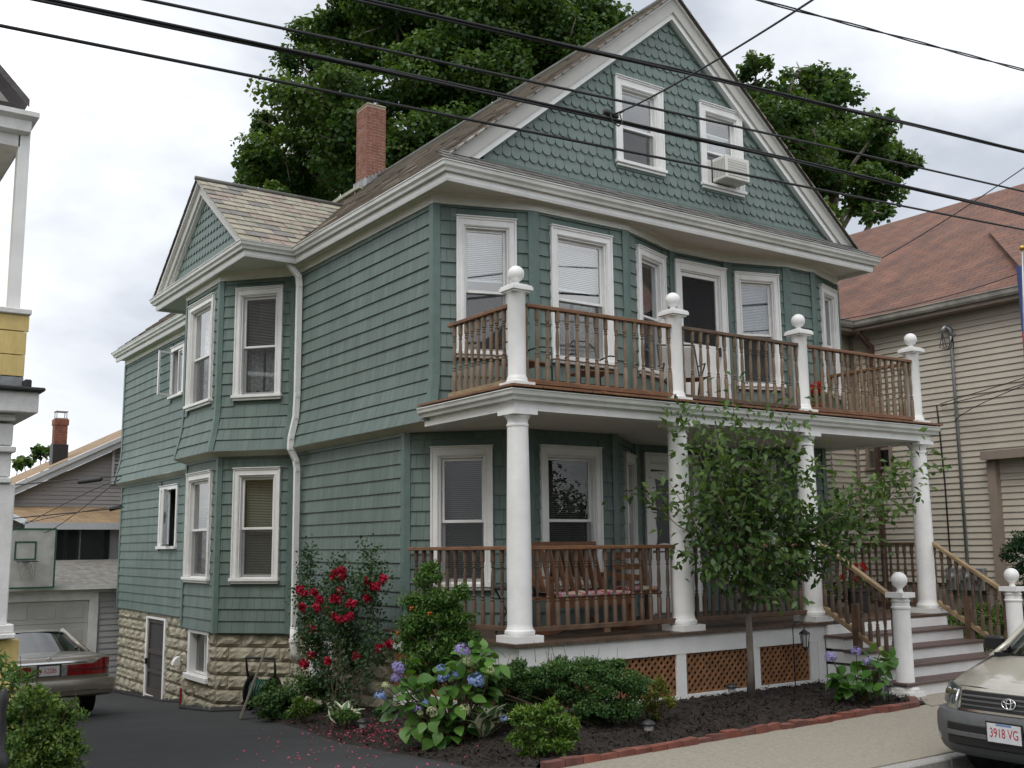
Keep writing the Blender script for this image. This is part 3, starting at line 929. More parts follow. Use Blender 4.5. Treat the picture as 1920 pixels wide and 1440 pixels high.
# pent roof across the front below the gable
PZ0, PY0, PZ1, PY1 = 6.655, 1.09, 6.975, 1.585
M_pent = mat_shingle_roof('pent_shingles', (.185, .178, .168), (.135, .13, .124), (.05, .048, .045), .3, .21, .5)
pent = MB().add([(-.28, PY0, PZ0 - .02), (8.32, PY0, PZ0 - .02), (8.05, PY1, PZ1), (.0, PY1, PZ1)], [(0, 1, 2, 3)]).build('pent_roof', M_pent, house)
for k in range(3):
    t0, t1 = k / 3, (k + 1) / 3 + .04
    mb = MB(); f = lambda t, h_: (PY0 + (PY1 - PY0) * t - .4 * h_, PZ0 + (PZ1 - PZ0) * t + .9 * h_)
    for i in range(30):
        xa, xb = -.29 + i * 8.62 / 30 + .003, -.29 + (i + 1) * 8.62 / 30 - .003
        xa = max(xa, -.29 + .26 * t0); xb = min(xb, 8.33 - .26 * t0)
        j_ = random.gauss(0, .003)
        (ya, za), (yb, zb_), (yc, zc) = f(t0, .018 + j_), f(min(t1, 1), .003), f(t0, -.01)
        mb.quad((xa, ya, za), (xb, ya, za), (xb, yb, zb_), (xa, yb, zb_), uv=[(xa, k * .21 + .02), (xb, k * .21 + .02), (xb, k * .21 + .19), (xa, k * .21 + .19)])
        mb.quad((xa, yc, zc), (xb, yc, zc), (xb, ya, za), (xa, ya, za), uv=[(xa, k * .21 + .05)] * 4)
    mb.build('slate_course', M_pent, pent, recalc=False)

# gable wall
GY = 1.60
gx0, gx1, gz0 = .05, 8.01, 6.86
gap = (XR, 9.98)
gw = {0: (2.90, 3.84, 7.40, 8.735), 1: (4.62, 5.55, 7.385, 8.735)}
b = MB()
def rake_x(z, s): # x of the scallop field's edge at height z
    t = (z - 6.92) / (gap[1] - 6.92)
    return .40 + (XR - .40) * t if s < 0 else 7.68 - (7.68 - XR) * t
zz_ = sorted({gz0, 10.05} | {v for g_ in gw.values() for v in g_[2:]})
def ge(z, s): t = (z - gz0) / (10.05 - gz0); return .2 + (XR - .2) * t if s < 0 else 7.9 - (7.9 - XR) * t
for za, zb_ in zip(zz_[:-1], zz_[1:]):
    zm_ = (za + zb_) / 2; cuts = [(a, c) for a, c, e_, g_ in gw.values() if e_ < zm_ < g_]
    edges = [(ge(za, -1), ge(zb_, -1))]
    for a, c in cuts: edges += [(a, a), (c, c)]
    edges.append((ge(za, 1), ge(zb_, 1)))
    for (l0, l1), (r0, r1) in zip(edges[::2], edges[1::2]):
        b.quad((l0, GY, za), (r0, GY, za), (r1, GY, zb_), (l1, GY, zb_))
gable = b.build('front_gable', M_green, house)
def scallop_mesh(w, h, name='scallop_shingle'):
    """round-butt shingle hanging from its top edge, butt proud"""
    n = 6; out = []
    for i in range(n + 1):
        a = math.pi * i / n
        out.append((-w / 2 * math.cos(a), -h + w / 2 - w / 2 * math.sin(a)))
    top = [(w / 2, .0), (-w / 2, .0)]
    pts = out + top
    fy = lambda z: -.003 - .026 * (-z / h)
    m = len(pts)
    v = [(x, fy(z), z) for x, z in pts] + [(x, .012, z) for x, z in pts]
    fs = [tuple(range(m))] + [(i, m + i, m + (i + 1) % m, (i + 1) % m) for i in range(m)]
    mb = MB(); mb.add(v, fs)
    return mb
SW, SE = .150, .165
me_sc = scallop_mesh(SW - .005, SE + .045).mesh('scallop_shingle'); me_sc.materials.append(M_scal)
places = []
z = 6.965; k = 0
while z < 9.9:
    off_ = (k % 2) * SW / 2
    x = rake_x(z + .05, -1) - SW + off_
    x = math.floor(x / SW) * SW + off_
    while x < rake_x(z + .05, 1) + SW:
        lo_, hi_ = rake_x(z + .08, -1) - .04, rake_x(z + .08, 1) + .04
        if lo_ < x < hi_ and not any(a - .02 < x < c + .02 and e_ - .08 < z < g_ - .12 for a, c, e_, g_ in gw.values()):
            places.append((x, z + SE))
        x += SW
    z += SE; k += 1
places.sort(key=lambda p: math.dist((p[0], GY, p[1]), CAM))
for x, zt in places[:300]:
    O('scallop_shingle', me_sc, None, gable, (x + random.gauss(0, .002), GY - .006 - .012 * 0, zt + random.gauss(0, .002)), (random.gauss(0, .004), random.gauss(0, .012), 0))
def rest(places, name, tf, parent):
    mb0 = scallop_mesh(SW - .005, SE + .045); mb = MB()
    for p in places: mb.add([tf(p, q) for q in mb0.v], mb0.f)
    return mb.build(name, M_scal, parent, kind='stuff', recalc=False)
if places[300:]:
    rest(places[300:], 'scallop_shingles', lambda p, q: (p[0] + q[0], GY - .006 + q[1], p[1] + q[2]), gable)
# rake boards: outer broad board with an inner white strip standing proud
def rake(parent, A, B_, wz, y0, y1, mat_, name):
    (xa, za), (xb, zb_) = A, B_
    mb = MB()
    v = [(xa, y, za) for y in (y0, y1)] + [(xb, y, zb_) for y in (y0, y1)] + [(xb, y, zb_ - wz) for y in (y0, y1)] + [(xa, y, za - wz) for y in (y0, y1)]
    mb.add(v, [(0, 2, 4, 6), (1, 7, 5, 3), (0, 1, 3, 2), (6, 4, 5, 7), (0, 6, 7, 1), (2, 3, 5, 4)])
    return mb.build(name, mat_, parent)
M_rake = mat('rake_grey_white', (0.50, 0.49, 0.455), 0.5, 0.06, 2, 0.05, 30, coord='Position')
sl_ = (10.235 - 6.87) / (XR - .03)
for s in (-1, 1):
    e_ = lambda x: XR + s * x
    # outer board
    rake(house, (e_(4.0), 6.885), (XR, 10.235), .215, 1.44, 1.60, M_rake, 'rake_board')
    rake(house, (e_(4.06), 6.885), (XR, 10.285), .050, 1.405, 1.52, M_white, 'rake_crown')
    rake(house, (e_(3.74), 6.885), (XR, 10.022), .105, 1.475, 1.60, M_white, 'rake_strip')
    rake(house, (e_(3.61), 6.89), (XR, 9.915), .045, 1.555, 1.60, M_green, 'rake_bead')
MB().box(.22, 7.84, 1.555, 1.60, 6.955, 7.0).build('gable_foot_board', M_green, house)
gs = Seg((0, GY), (8.1, GY))
window(house, gs, *gw[0], inside='blind', blind_to=.45, blind_mat=M_blind_w, glass=M_glass_s, cas=.125, out=.01)
window(house, gs, *gw[1], inside='blind', blind_to=.5, blind_mat=M_blind_w, glass=M_glass_s, cas=.125, out=.01, open_low=.30)
# green edge round the gable windows
for a, c, e_, g_ in gw.values():
    MB().box(a - .03, a - .002, GY - .045, GY, e_ - .03, g_ + .03).box(c + .002, c + .03, GY - .045, GY, e_ - .03, g_ + .03).box(a - .002, c + .002, GY - .045, GY, e_ - .075, e_ - .047).build('window_edging', M_green, house)

# ---- cross gable over the side bay
BX, BYC, BZ0, BZA = -.95, 8.22, 6.80, 8.30
byl, byr = 10.62, 5.86          # eaves
# roof planes
rz0 = 6.66
hs = (byl - byr) / 2
sp = (BZA + .06 - rz0) / hs
SLb = math.hypot(hs, BZA + .06 - rz0)
vb = Vector((0, hs / SLb, (BZA + .06 - rz0) / SLb))
xin = 2.05
brf = MB()
brf.add([(-1.10, byr, rz0 - .03), (xin, byr, rz0 - .03), (xin, BYC, BZA + .03), (-1.10, BYC, BZA + .03), (-1.10, byl, rz0 - .03), (xin, byl, rz0 - .03)], [(0, 1, 2, 3), (3, 2, 5, 4)])
bay_roof = brf.build('bay_roof', M_slate_r, house)
sw_, se_ = .36, .238
slm = MB().box(0, sw_ - .006, -.0, .009, -.0, se_ + .06)
me_sl = slm.mesh('slate'); me_sl.materials.append(M_slate)
tilt = math.atan2(vb.z, vb.y)
me_sl2 = bpy.data.meshes.new('slate')
mbs = MB(); mbs.box(0, sw_ - .016, 0, se_ + .05, 0, .019); me_sl2 = mbs.mesh('slate'); me_sl2.materials.append(M_slate)
n_s = 0
for k in range(int(SLb / se_) + 1):
    s0 = k * se_
    if s0 > SLb - .1: break
    xmax = (rz0 + vb.z * s0 - Z0R) / (uz / ux) + X0 + .22
    x = -1.12 - (k % 2) * sw_ / 2
    while x < xmax:
        L_ = sw_ - .006
        xs0 = max(x, -1.12)
        if x + L_ - xs0 > .05:
            o = O('slate', me_sl2, None, bay_roof, (xs0, byr + vb.y * s0, rz0 + vb.z * s0 + .004 + random.random() * .004),
                  (tilt - .075, random.gauss(0, .006), random.gauss(0, .008)), ((x + L_ - xs0) / L_, min(1, (SLb - s0 + .02) / (se_ + .05)), 1))
            n_s += 1
        x += sw_
mb = MB()
for k in range(int(SLb / se_) + 1):    # far slope, seen from nowhere near: courses
    s0 = k * se_; s1 = min(s0 + se_ + .03, SLb)
    if s0 > SLb - .05: break
    ya, za = byl - vb.y * s0, rz0 + vb.z * s0 + .02; yb, zb_ = byl - vb.y * s1, rz0 + vb.z * s1 + .004
    mb.quad((-1.12, ya, za), (xin, ya, za), (xin, yb, zb_), (-1.12, yb, zb_), uv=[(0, k * .21), (3.2, k * .21), (3.2, k * .21 + .2), (0, k * .21 + .2)])
mb.build('slate_course', M_slate_r, bay_roof, recalc=False)
MB().tube([(-1.14, BYC, BZA + .075), (xin, BYC, BZA + .075)], .04, 8).build('ridge_cap', M_ridge, bay_roof, smooth=True)
# its gable wall with small scallops
b = MB(); b.poly([(BX + .06, 10.3, 6.68), (BX + .06, 6.14, 6.68), (BX + .06, BYC, 8.16)])
bgab = b.build('bay_gable', M_green, house)
pl = []
z = 6.70; k = 0
while z < 8.0:
    t = (z + .04 - 6.68) / 1.44; w_ = 2.02 * (1 - t)
    y = BYC - w_ + (k % 2) * SW / 2
    while y < BYC + w_ + .02:
        pl.append((y, z + SE)); y += SW
    z += SE; k += 1
rest(pl, 'scallop_shingles', lambda p, q: (BX + .05 + q[1], p[0] + q[0], p[1] + q[2]), bgab)
def rake_y(A, B_, wz, x0, x1, mat_, name):
    (ya, za), (yb, zb_) = A, B_
    v = [(x, ya, za) for x in (x0, x1)] + [(x, yb, zb_) for x in (x0, x1)] + [(x, yb, zb_ - wz) for x in (x0, x1)] + [(x, ya, za - wz) for x in (x0, x1)]
    return MB().add(v, [(0, 2, 4, 6), (1, 7, 5, 3), (0, 1, 3, 2), (6, 4, 5, 7), (0, 6, 7, 1), (2, 3, 5, 4)]).build(name, mat_, house)
for s in (-1, 1):
    rake_y((BYC + s * 2.27, 6.69), (BYC, 8.285), .20, -1.03, -.88, M_rake, 'rake_board')
    rake_y((BYC + s * 2.32, 6.68), (BYC, 8.335), .045, -1.09, -.95, M_white, 'rake_crown')
    rake_y((BYC + s * 2.02, 6.69), (BYC, 8.105), .075, -.99, -.88, M_white, 'rake_strip')
MB().box(-1.13, -.86, 5.98, 10.46, 6.63, 6.675).build('bay_eave_cover', M_gutter, house)

# ---- chimney of single bricks
cx0, cx1, cy0, cy1, cz0, cz1 = 3.72, 4.20, 11.2, 11.75, 9.7, 12.02
b = MB().box(cx0 + .006, cx1 - .006, cy0 + .006, cy1 - .006, cz0, cz1 - .02)
ch = b.build('chimney', M_brickm, house)
mb = MB(); z = cz0 + .1; k = 0
while z < cz1 - .09:
    for f in range(4):
        a0, a1 = ((cx0, cx1), (cy0, cy1), (cx0, cx1), (cy0, cy1))[f]
        u = a0 - (k % 2) * .105
        while u < a1 - .02:
            p0_, p1_ = max(u, a0), min(u + .195, a1)
            if p1_ - p0_ > .03:
                j_ = random.gauss(0, .002)
                if f == 0: mb.box(p0_, p1_, cy0 - j_, cy0 + .05, z, z + .055)
                elif f == 2: mb.box(p0_, p1_, cy1 - .05, cy1 + j_, z, z + .055)
                elif f == 1: mb.box(cx0 - j_, cx0 + .05, p0_, p1_, z + .0005, z + .0545)
                else: mb.box(cx1 - .05, cx1 + j_, p0_, p1_, z + .0005, z + .0545)
            u += .21
    z += .072; k += 1
mb.build('brickwork', M_brick, ch, kind='stuff', recalc=False)
MB().box(cx0 - .012, cx1 + .012, cy0 - .012, cy1 + .012, cz1 - .035, cz1 + .02).build('mortar_cap', M_brickm, ch, bevel=.02)
mb = MB()
for f in range(12):
    t = f / 11
    mb.quad((cx0 - .02, cy0 - .02 + .6 * t, 9.92), (cx0 - .02, cy0 - .02 + .6 * (t + .1), 9.92), (cx0 - .02, cy0 - .02 + .6 * (t + .1), 10.24), (cx0 - .02, cy0 - .02 + .6 * t, 10.20 + .05 * (f % 2)))
    xx = cx0 - .02 + .5 * t
    mb.quad((xx, cy0 - .02, 9.9), (xx + .05, cy0 - .02, 9.9), (xx + .05, cy0 - .02, 10.22 + .3 * t), (xx, cy0 - .02, 10.20 + .3 * t + .05 * (f % 2)))
mb.build('flashing', M_lead, ch)
# snow rail lying on the slates below the chimney
def roofp(x, y, h_): return (x, y, Z0R + (x - X0) * uz / ux + h_)
MB().bar(roofp(3.05, 10.15, .10), roofp(3.05, 13.0, .10), .10, .07).build('snow_rail', mat('dull_rail', (.30, .30, .22), .6, .2, 5), house)
for y_ in (10.4, 11.5, 12.7):
    MB().bar(roofp(3.05, y_, .0), roofp(3.05, y_, .16), .03, .03).build('rail_bracket', M_lead, house)

# ---- downspout on the side wall
path = [(-.26, 6.02, 6.60), (-.26, 6.02, 6.42), (-.10, 6.0, 6.24), (-.085, 6.0, 6.1), (-.085, 6.0, 4.3), (-.10, 6.0, 3.95), (-.17, 6.0, 3.62), (-.18, 6.0, 3.45), (-.08, 6.0, 3.26), (-.06, 6.0, 3.12), (-.055, 6.0, .66)]
b = MB()
for a, c in zip(path[:-1], path[1:]): b.bar(a, c, .085, .07, up=(0, 1, 0))
for a in path[1:-1]: b.obox(a, (.037, 0, 0), (0, .0445, 0), (0, 0, .03))
b.build('downspout', M_white, house)
MB().tube([(-.055, 6.0, .68), (-.055, 6.0, .45), (-.05, 6.0, .3), (.02, 6.0, .2)], .06, 12).build('drain_elbow', M_white, house, smooth=True)
MB().lathe([(.075, 0), (.075, .05)], (-.055, 6.0, .46), 14).build('drain_collar', M_white, house)

# ---- rock-face foundation
FND = [(.10, 16.55), (.10, 10.1), (-.76, 8.98), (-.76, 7.45), (.10, 6.48), (.10, 2.75)]
fs_ = [Seg(a, c) for a, c in zip(FND[:-1], FND[1:])]
f_ops = {0: [(2.34, 3.72, -1.4, .47)], 2: [(.24, 1.28, -.22, .555)], 4: [(.85, 1.62, -.10, .53)]}
b = MB()
for i, sg in enumerate(fs_): wall_sheet(b, sg, -1.75, ZS0 + .03, f_ops.get(i, []), -.012)
fnd = b.build('foundation', M_mortar, house, recalc=False)
st_m = []
for v_ in range(6):
    rr = np.random.default_rng(40 + v_)
    nx, nz = 7, 5; rows = []
    for j_ in range(nz):
        r = []
        for i_ in range(nx):
            edge = i_ in (0, nx - 1) or j_ in (0, nz - 1)
            yy = .0 if edge else -(.024 + .034 * rr.random() + .012 * math.sin(i_ * 1.3 + v_))
            r.append(((i_ / (nx - 1) - .5) * .435 + (0 if edge else rr.normal() * .012), yy, (j_ / (nz - 1)) * .207 + (0 if edge else rr.normal() * .009)))
        rows.append(r)
    m_ = MB(); m_.grid(rows); me_ = m_.mesh('stone_block'); me_.materials.append(M_stone); st_m.append(me_)
n_st = 0
for i, sg in enumerate(fs_):
    nrow = 11
    for k in range(nrow):
        zt = ZS0 - .005 - k * .222; zb_ = zt - .216
        u = -(k % 2) * .225
        while u < sg.L:
            a, c = max(u, 0), min(u + .445, sg.L)
            pieces = [(a, c)]
            for u0, u1, z0_, z1_ in f_ops.get(i, []):
                if z0_ < zt - .04 and z1_ > zb_ + .04:
                    pieces = [q for (p0_, p1_) in pieces for q in ((p0_, min(p1_, u0)), (max(p0_, u1), p1_)) if q[1] - q[0] > .03]
            for p0_, p1_ in pieces:
                mid = sg.pt((p0_ + p1_) / 2, .0, zb_)
                if zt < gz(mid[0], mid[1]) - .02 or p1_ - p0_ < .04: continue
                o = O('stone_block', random.choice(st_m), None, fnd, mid, rotz(sg.ang), ((p1_ - p0_ - .006) / .435, 1, 1)); n_st += 1
            u += .445
# tarred foot of the wall
MB().sweep([(.10, y, gz(0, y)) for y in np.linspace(16.55, 10.3, 8)] + [(x, y, gz(0, y)) for x, y in FND[1:]], [(-.02, -.4), (.075, -.4), (.07, .03), (.05, .075), (-.02, .085)]).build('tarred_foot', M_black, house)
MB().sweep(LOW[5:13], [(-.03, -.3), (-.03, .87)], cap=False).build('porch_foundation', M_mortar, house)
# basement door
def on_wall(sg, u, z, out=0): q = sg.p0 + sg.d * u + sg.n * out; return (q[0], q[1], z)
sg = fs_[0]
w_, h_ = 1.38, 1.78; z0_ = -1.31
m = MB(); m.box(0, .10, -.06, .06, .0, h_); m.box(w_ - .10, w_, -.06, .06, 0, h_); m.box(.10, w_ - .10, -.06, .06, h_ - .04, h_)
dr = m.build('basement_door', M_white, house, loc=on_wall(sg, 2.34, z0_), rot=rotz(sg.ang))
M_sdoor = mat('brown_screen_door', (0.060, 0.050, 0.043), 0.6, 0.1, 8)
m = MB(); m.box(.10, .19, -.03, .01, .16, h_ - .045); m.box(w_ - .19, w_ - .10, -.03, .01, .16, h_ - .045)
for za, zc in ((.16, .30), (.62, .68), (1.02, 1.10), (h_ - .12, h_ - .045)): m.box(.19, w_ - .19, -.03, .01, za, zc)
m.build('screen_door', M_sdoor, dr)
MB().quad((.19, -.008, .3), (w_ - .19, -.008, .3), (w_ - .19, -.008, h_ - .1), (.19, -.008, h_ - .1)).build('mesh_panel', mat_screen('door_mesh', (.05, .045, .045), .8), dr)
MB().box(.10, w_ - .10, -.05, .0, -.10, .155).build('kick_board', M_white, dr)
MB().box(.10, w_ - .10, .3, .32, .1, h_ - .05).build('dark_passage', M_room, dr)
MB().box(.12, .15, -.09, -.03, .78, .90).build('handle', M_black, dr)
# basement windows
for si, (u0, u1, z0_, z1_) in ((2, f_ops[2][0]), (4, f_ops[4][0])):
    sg = fs_[si]; w_, h_ = u1 - u0, z1_ - z0_
    m = MB(); m.box(0, .11, -.05, .12, .04, h_); m.box(w_ - .07, w_, -.05, .12, .04, h_); m.box(.11, w_ - .07, -.05, .12, h_ - .06, h_)
    m.box(.11, w_ - .07, .06, .1, .04, .08); m.box(w_ * .55, w_ * .55 + .03, .05, .1, .08, h_ - .06)
    bw = m.build('basement_window', M_white, house, loc=on_wall(sg, u0, z0_), rot=rotz(sg.ang))
    MB().box(-.06, w_ + .04, -.10, .05, -.05, .039).build('sill', M_white, bw, bevel=.006)
    MB().quad((.11, .075, .08), (w_ - .07, .075, .08), (w_ - .07, .075, h_ - .06), (.11, .075, h_ - .06)).build('pane', M_glass_d, bw)
    MB().box(.1, w_ - .06, .4, .42, .04, h_).build('dark_cellar', M_room, bw)
# vent hood and pipe beside the basement door
q = on_wall(fs_[0], 4.75, -.36, .05)
_h = [(q[0] - .02 - .14 * math.cos(a), q[2] + .16 * math.sin(a)) for a in np.linspace(0, math.pi / 2, 6)]
MB().add([(x, q[1] - .07, z) for x, z in _h] + [(q[0] - .02, q[1] - .07, q[2])] + [(x, q[1] + .07, z) for x, z in _h] + [(q[0] - .02, q[1] + .07, q[2])], [tuple(range(7)), tuple(range(13, 6, -1))] + [(i, i + 1, i + 8, i + 7) for i in range(6)]).build('vent_hood', M_white, house)
q = on_wall(fs_[0], 5.9, 0, .05)
b = MB(); b.bar((q[0] - .03, q[1], .56), (q[0] - .03, q[1], -.1), .06, .09); b.box(q[0] - .12, q[0] + .03, q[1] - .08, q[1] + .08, -.16, -.06); b.build('conduit_box', M_white, house)
# ================================================================== porch and balcony (parts of the house)
FL = .85; DK = 3.655
CX = [0.0, 2.44, 4.83, 7.41]
# floors
porch = MB().box(-.13, 7.56, -.17, 2.75, .70, .815).build('porch_deck', M_floor, house)
x = -.24; k = 0
bm_ = MB().box(-.066, .066, 0, 1, -.034, 0).mesh('floor_board'); bm_.materials.append(M_floor)
while x < 7.66:
    O('floor_board', bm_, None, porch, (x + .07, -.255 + random.gauss(0, .001), FL), None, (1, 3.0, 1)); x += .140
deck = MB().box(-.10, 7.50, -.08, 1.80, 3.57, 3.625).build('balcony_deck', M_wood_d, house)
bm2 = MB().box(-.067, .067, 0, 1, -.026, 0).mesh('deck_board'); bm2.materials.append(M_wood)
x = -.26
while x < 7.62:
    O('deck_board', bm2, None, deck, (x + .07, -.275 + random.gauss(0, .003), DK - .001), None, (1, 2.09 if x < 0 or x > 7.45 else 2.4, 1)); x += .142
# ceiling and beam
MB().prism([(-.12, -.12), (7.54, -.12), (7.54, 2.1), (8.05, 2.1), (8.05, 2.8), (.04, 2.8), (.04, 1.86), (-.12, 1.86)], 3.394, 3.41).build('porch_ceiling', M_soffit, house)
BP = [(-.13, 1.86), (-.13, -.13), (7.55, -.13), (7.55, 2.1)]
MB().sweep(BP, [(-.26, 3.386), (.0, 3.386), (.0, 3.47), (.02, 3.485), (.02, 3.575), (-.26, 3.575)]).build('porch_beam', M_white, house)
MB().sweep(BP, [(.022, 3.488), (.070, 3.488), (.080, 3.520), (.106, 3.548), (.114, 3.595), (.124, 3.595), (.124, 3.608), (.104, 3.608), (.100, 3.554), (.070, 3.524), (.062, 3.498), (.030, 3.498), (.030, 3.608), (.022, 3.608)]).build('porch_gutter', M_gutter, house)
# columns
def sq(mb, h, z0, z1, c=(0, 0)): return mb.box(c[0] - h, c[0] + h, c[1] - h, c[1] + h, z0, z1)
colp = [(.150, .072), (.165, .085), (.170, .105), (.165, .125), (.150, .135), (.147, .150), (.140, .165), (.138, .20), (.1375, .9), (.130, 1.6), (.119, 2.345), (.118, 2.355), (.126, 2.360), (.128, 2.372), (.126, 2.384), (.118, 2.390), (.118, 2.43), (.135, 2.455), (.150, 2.478), (.150, 2.486)]
mb = MB(); mb.lathe(colp, n=28)
me_c = mb.mesh('porch_column', True); me_c.materials.append(M_white); me_c.set_sharp_from_angle(angle=math.radians(40))
me_p = sq(MB(), .187, 0, .072).mesh('plinth'); me_p.materials.append(M_white)
me_a = sq(MB(), .163, 2.486, 2.536).mesh('abacus'); me_a.materials.append(M_white)
for x in CX:
    c = O('porch_column', me_c, None, house, (x, 0, FL + .001))
    O('plinth', me_p, None, c); O('abacus', me_a, None, c)
# balcony posts with balls
zp = DK + .001
pp = [(.128, .052), (.128, .070), (.118, .078), (.118, .105), (.108, .118), (.104, .14), (.1035, 1.06), (.112, 1.075), (.12, 1.09)]
bp_ = [(.040, 1.195), (.045, 1.205), (.034, 1.215), (.034, 1.228)] + [(.096 * math.sin(a), 1.318 - .096 * math.cos(a)) for a in np.linspace(.40, 3.10, 12)]
me_ps = MB().lathe(pp, n=24).mesh('balcony_post', True); me_ps.materials.append(M_white); me_ps.set_sharp_from_angle(angle=math.radians(40))
me_pb = sq(MB(), .147, 0, .052).mesh('plinth'); me_pb.materials.append(M_white)
mbc = sq(MB(), .118, 1.09, 1.112); sq(mbc, .141, 1.112, 1.150); sq(mbc, .132, 1.150, 1.168); sq(mbc, .105, 1.168, 1.182); sq(mbc, .06, 1.182, 1.197)
me_pc = mbc.mesh('post_cap'); me_pc.materials.append(M_white)
me_pl = MB().lathe(bp_, n=22).mesh('ball_finial', True); me_pl.materials.append(M_white)
for x in CX:
    c = O('balcony_post', me_ps, None, house, (x + .0, 0, zp))
    O('plinth', me_pb, None, c); O('post_cap', me_pc, None, c); O('ball_finial', me_pl, None, c)

# turned balusters
def baluster_mesh(H, name='baluster'):
    h_ = .0235
    prof = [(h_ * 1.2, 0), (h_ * 1.2, .245), (.016, .258), (.021, .268), (.021, .278), (.012, .290), (.019, .300), (.020, .312), (.0125, .325),
            (.0195, .42), (.0205, .47), (.0175, .56), (.0125, .625), (.020, .637), (.020, .650), (.012, .660), (.021, .672), (.016, .684), (h_ * 1.2, .695), (h_ * 1.2, H)]
    s_ = H / .825
    return MB().lathe([(r * (1.0 if abs(r - h_ * 1.2) < 1e-6 else 1.16), z * s_ if z < H else H) for r, z in prof], n=8)
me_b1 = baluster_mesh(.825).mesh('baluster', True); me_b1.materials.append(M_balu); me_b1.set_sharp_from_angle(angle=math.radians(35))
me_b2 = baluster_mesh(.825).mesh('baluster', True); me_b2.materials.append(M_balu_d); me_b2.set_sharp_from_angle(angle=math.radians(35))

def railing(a, c, z_low, z_top, n, me_bal, m_top, m_low, name, ends=(0, 0)):
    a, c = np.array(a, float), np.array(c, float)
    L = np.linalg.norm(c - a); d = (c - a) / L
    r = MB().bar((*(a + d * ends[0]), z_top - .022), (*(c - d * ends[1]), z_top - .022), .085, .044).build(name, m_top, house, bevel=.006)
    MB().bar((*(a + d * ends[0]), z_low + .028), (*(c - d * ends[1]), z_low + .028), .060, .056).build('bottom_rail', m_low, r, bevel=.005)
    MB().bar((*((a + c) / 2 - d * .045), z_low - .025), (*((a + c) / 2 + d * .045), z_low - .025), .05, .05).build('rail_block', m_low, r)
    H = z_top - .044 - (z_low + .056)
    for i in range(n):
        q = a + d * (L * (i + .75) / (n + .5))
        O('baluster', me_bal, None, r, (q[0], q[1], z_low + .056), (random.gauss(0, .008), random.gauss(0, .008), math.atan2(d[1], d[0]) + math.pi / 8 * 0 + random.gauss(0, .06)), (1, 1, H / .825))
    return r
YR = -.03
for i in range(3):
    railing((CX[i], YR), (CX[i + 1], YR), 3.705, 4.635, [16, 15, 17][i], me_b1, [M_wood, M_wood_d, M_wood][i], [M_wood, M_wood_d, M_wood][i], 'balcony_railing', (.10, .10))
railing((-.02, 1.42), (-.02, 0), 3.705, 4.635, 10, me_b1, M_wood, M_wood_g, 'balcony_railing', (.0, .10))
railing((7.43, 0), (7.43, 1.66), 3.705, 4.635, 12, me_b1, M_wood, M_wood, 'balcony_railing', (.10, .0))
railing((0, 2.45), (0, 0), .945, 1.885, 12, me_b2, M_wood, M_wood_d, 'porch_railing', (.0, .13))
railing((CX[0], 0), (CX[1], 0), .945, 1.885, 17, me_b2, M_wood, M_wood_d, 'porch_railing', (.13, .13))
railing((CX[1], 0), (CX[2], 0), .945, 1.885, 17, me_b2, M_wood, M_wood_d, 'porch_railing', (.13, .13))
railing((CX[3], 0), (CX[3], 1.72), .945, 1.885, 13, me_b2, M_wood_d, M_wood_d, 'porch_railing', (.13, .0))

# skirt, posts and lattice under the porch
SK = [(-.16, 2.6), (-.16, -.20), (7.56, -.20)]
MB().sweep(SK, [(-.03, .60), (.0, .60), (.0, .812), (-.03, .812)]).build('skirt_board', M_white, house)
MB().sweep([(-.16, 2.6), (-.16, -.20), (4.62, -.20)], [(-.03, -.06), (-.005, -.06), (-.005, .125), (-.03, .125)]).build('base_board', M_white, house)
for xa in (-.16, 1.02, 2.13, 3.40, 4.50):
    MB().box(xa, xa + .15, -.194, -.16, .126, .599).build('skirt_post', M_white, house)
MB().box(4.655, 4.80, -.20, -.16, -.02, .60).build('skirt_post', M_white, house)
def clip_slat(x0, x1, z0, z1, c, s, w):
    """45 degree strip |s*(x)-z-c|<w clipped to a rectangle"""
    poly = [(x0 - 2, s * (x0 - 2) - c - w), (x1 + 2, s * (x1 + 2) - c - w), (x1 + 2, s * (x1 + 2) - c + w), (x0 - 2, s * (x0 - 2) - c + w)]
    for ax_, lim, keep in ((0, x0, 1), (0, x1, -1), (1, z0, 1), (1, z1, -1)):
        out = []
        for i in range(len(poly)):
            p, q = poly[i - 1], poly[i]
            ip, iq = (p[ax_] - lim) * keep >= 0, (q[ax_] - lim) * keep >= 0
            if ip != iq:
                t = (lim - p[ax_]) / (q[ax_] - p[ax_]); out.append((p[0] + t * (q[0] - p[0]), p[1] + t * (q[1] - p[1])))
            if iq: out.append(q)
        poly = out
        if len(poly) < 3: return None
    return poly
for (xa, xb) in ((-.01, 1.02), (1.17, 2.13), (2.28, 3.40), (3.55, 4.50)):
    lat = MB().box(xa, xb, -.05, -.04, .126, .599).build('lattice_shade_backing', M_room, house)  # near-black sheet added behind the slats, standing in for under-porch shade
    for layer, s in ((0, -1), (1, 1)):
        c = -3.0 * 2
        while c < 9.5:
            pl = clip_slat(xa, xb, .127, .598, c, s, .0235)
            if pl:
                y0_, y1_ = (-.150, -.158) if layer == 0 else (-.159, -.167)
                n_ = len(pl)
                v = [(p[0], y0_, p[1]) for p in pl] + [(p[0], y1_, p[1]) for p in pl]
                MB().add(v, [tuple(range(n_)), tuple(range(2 * n_ - 1, n_ - 1, -1))] + [(i, (i + 1) % n_, n_ + (i + 1) % n_, n_ + i) for i in range(n_)]).build('lattice_slat', M_lattice, lat)
            c += .098

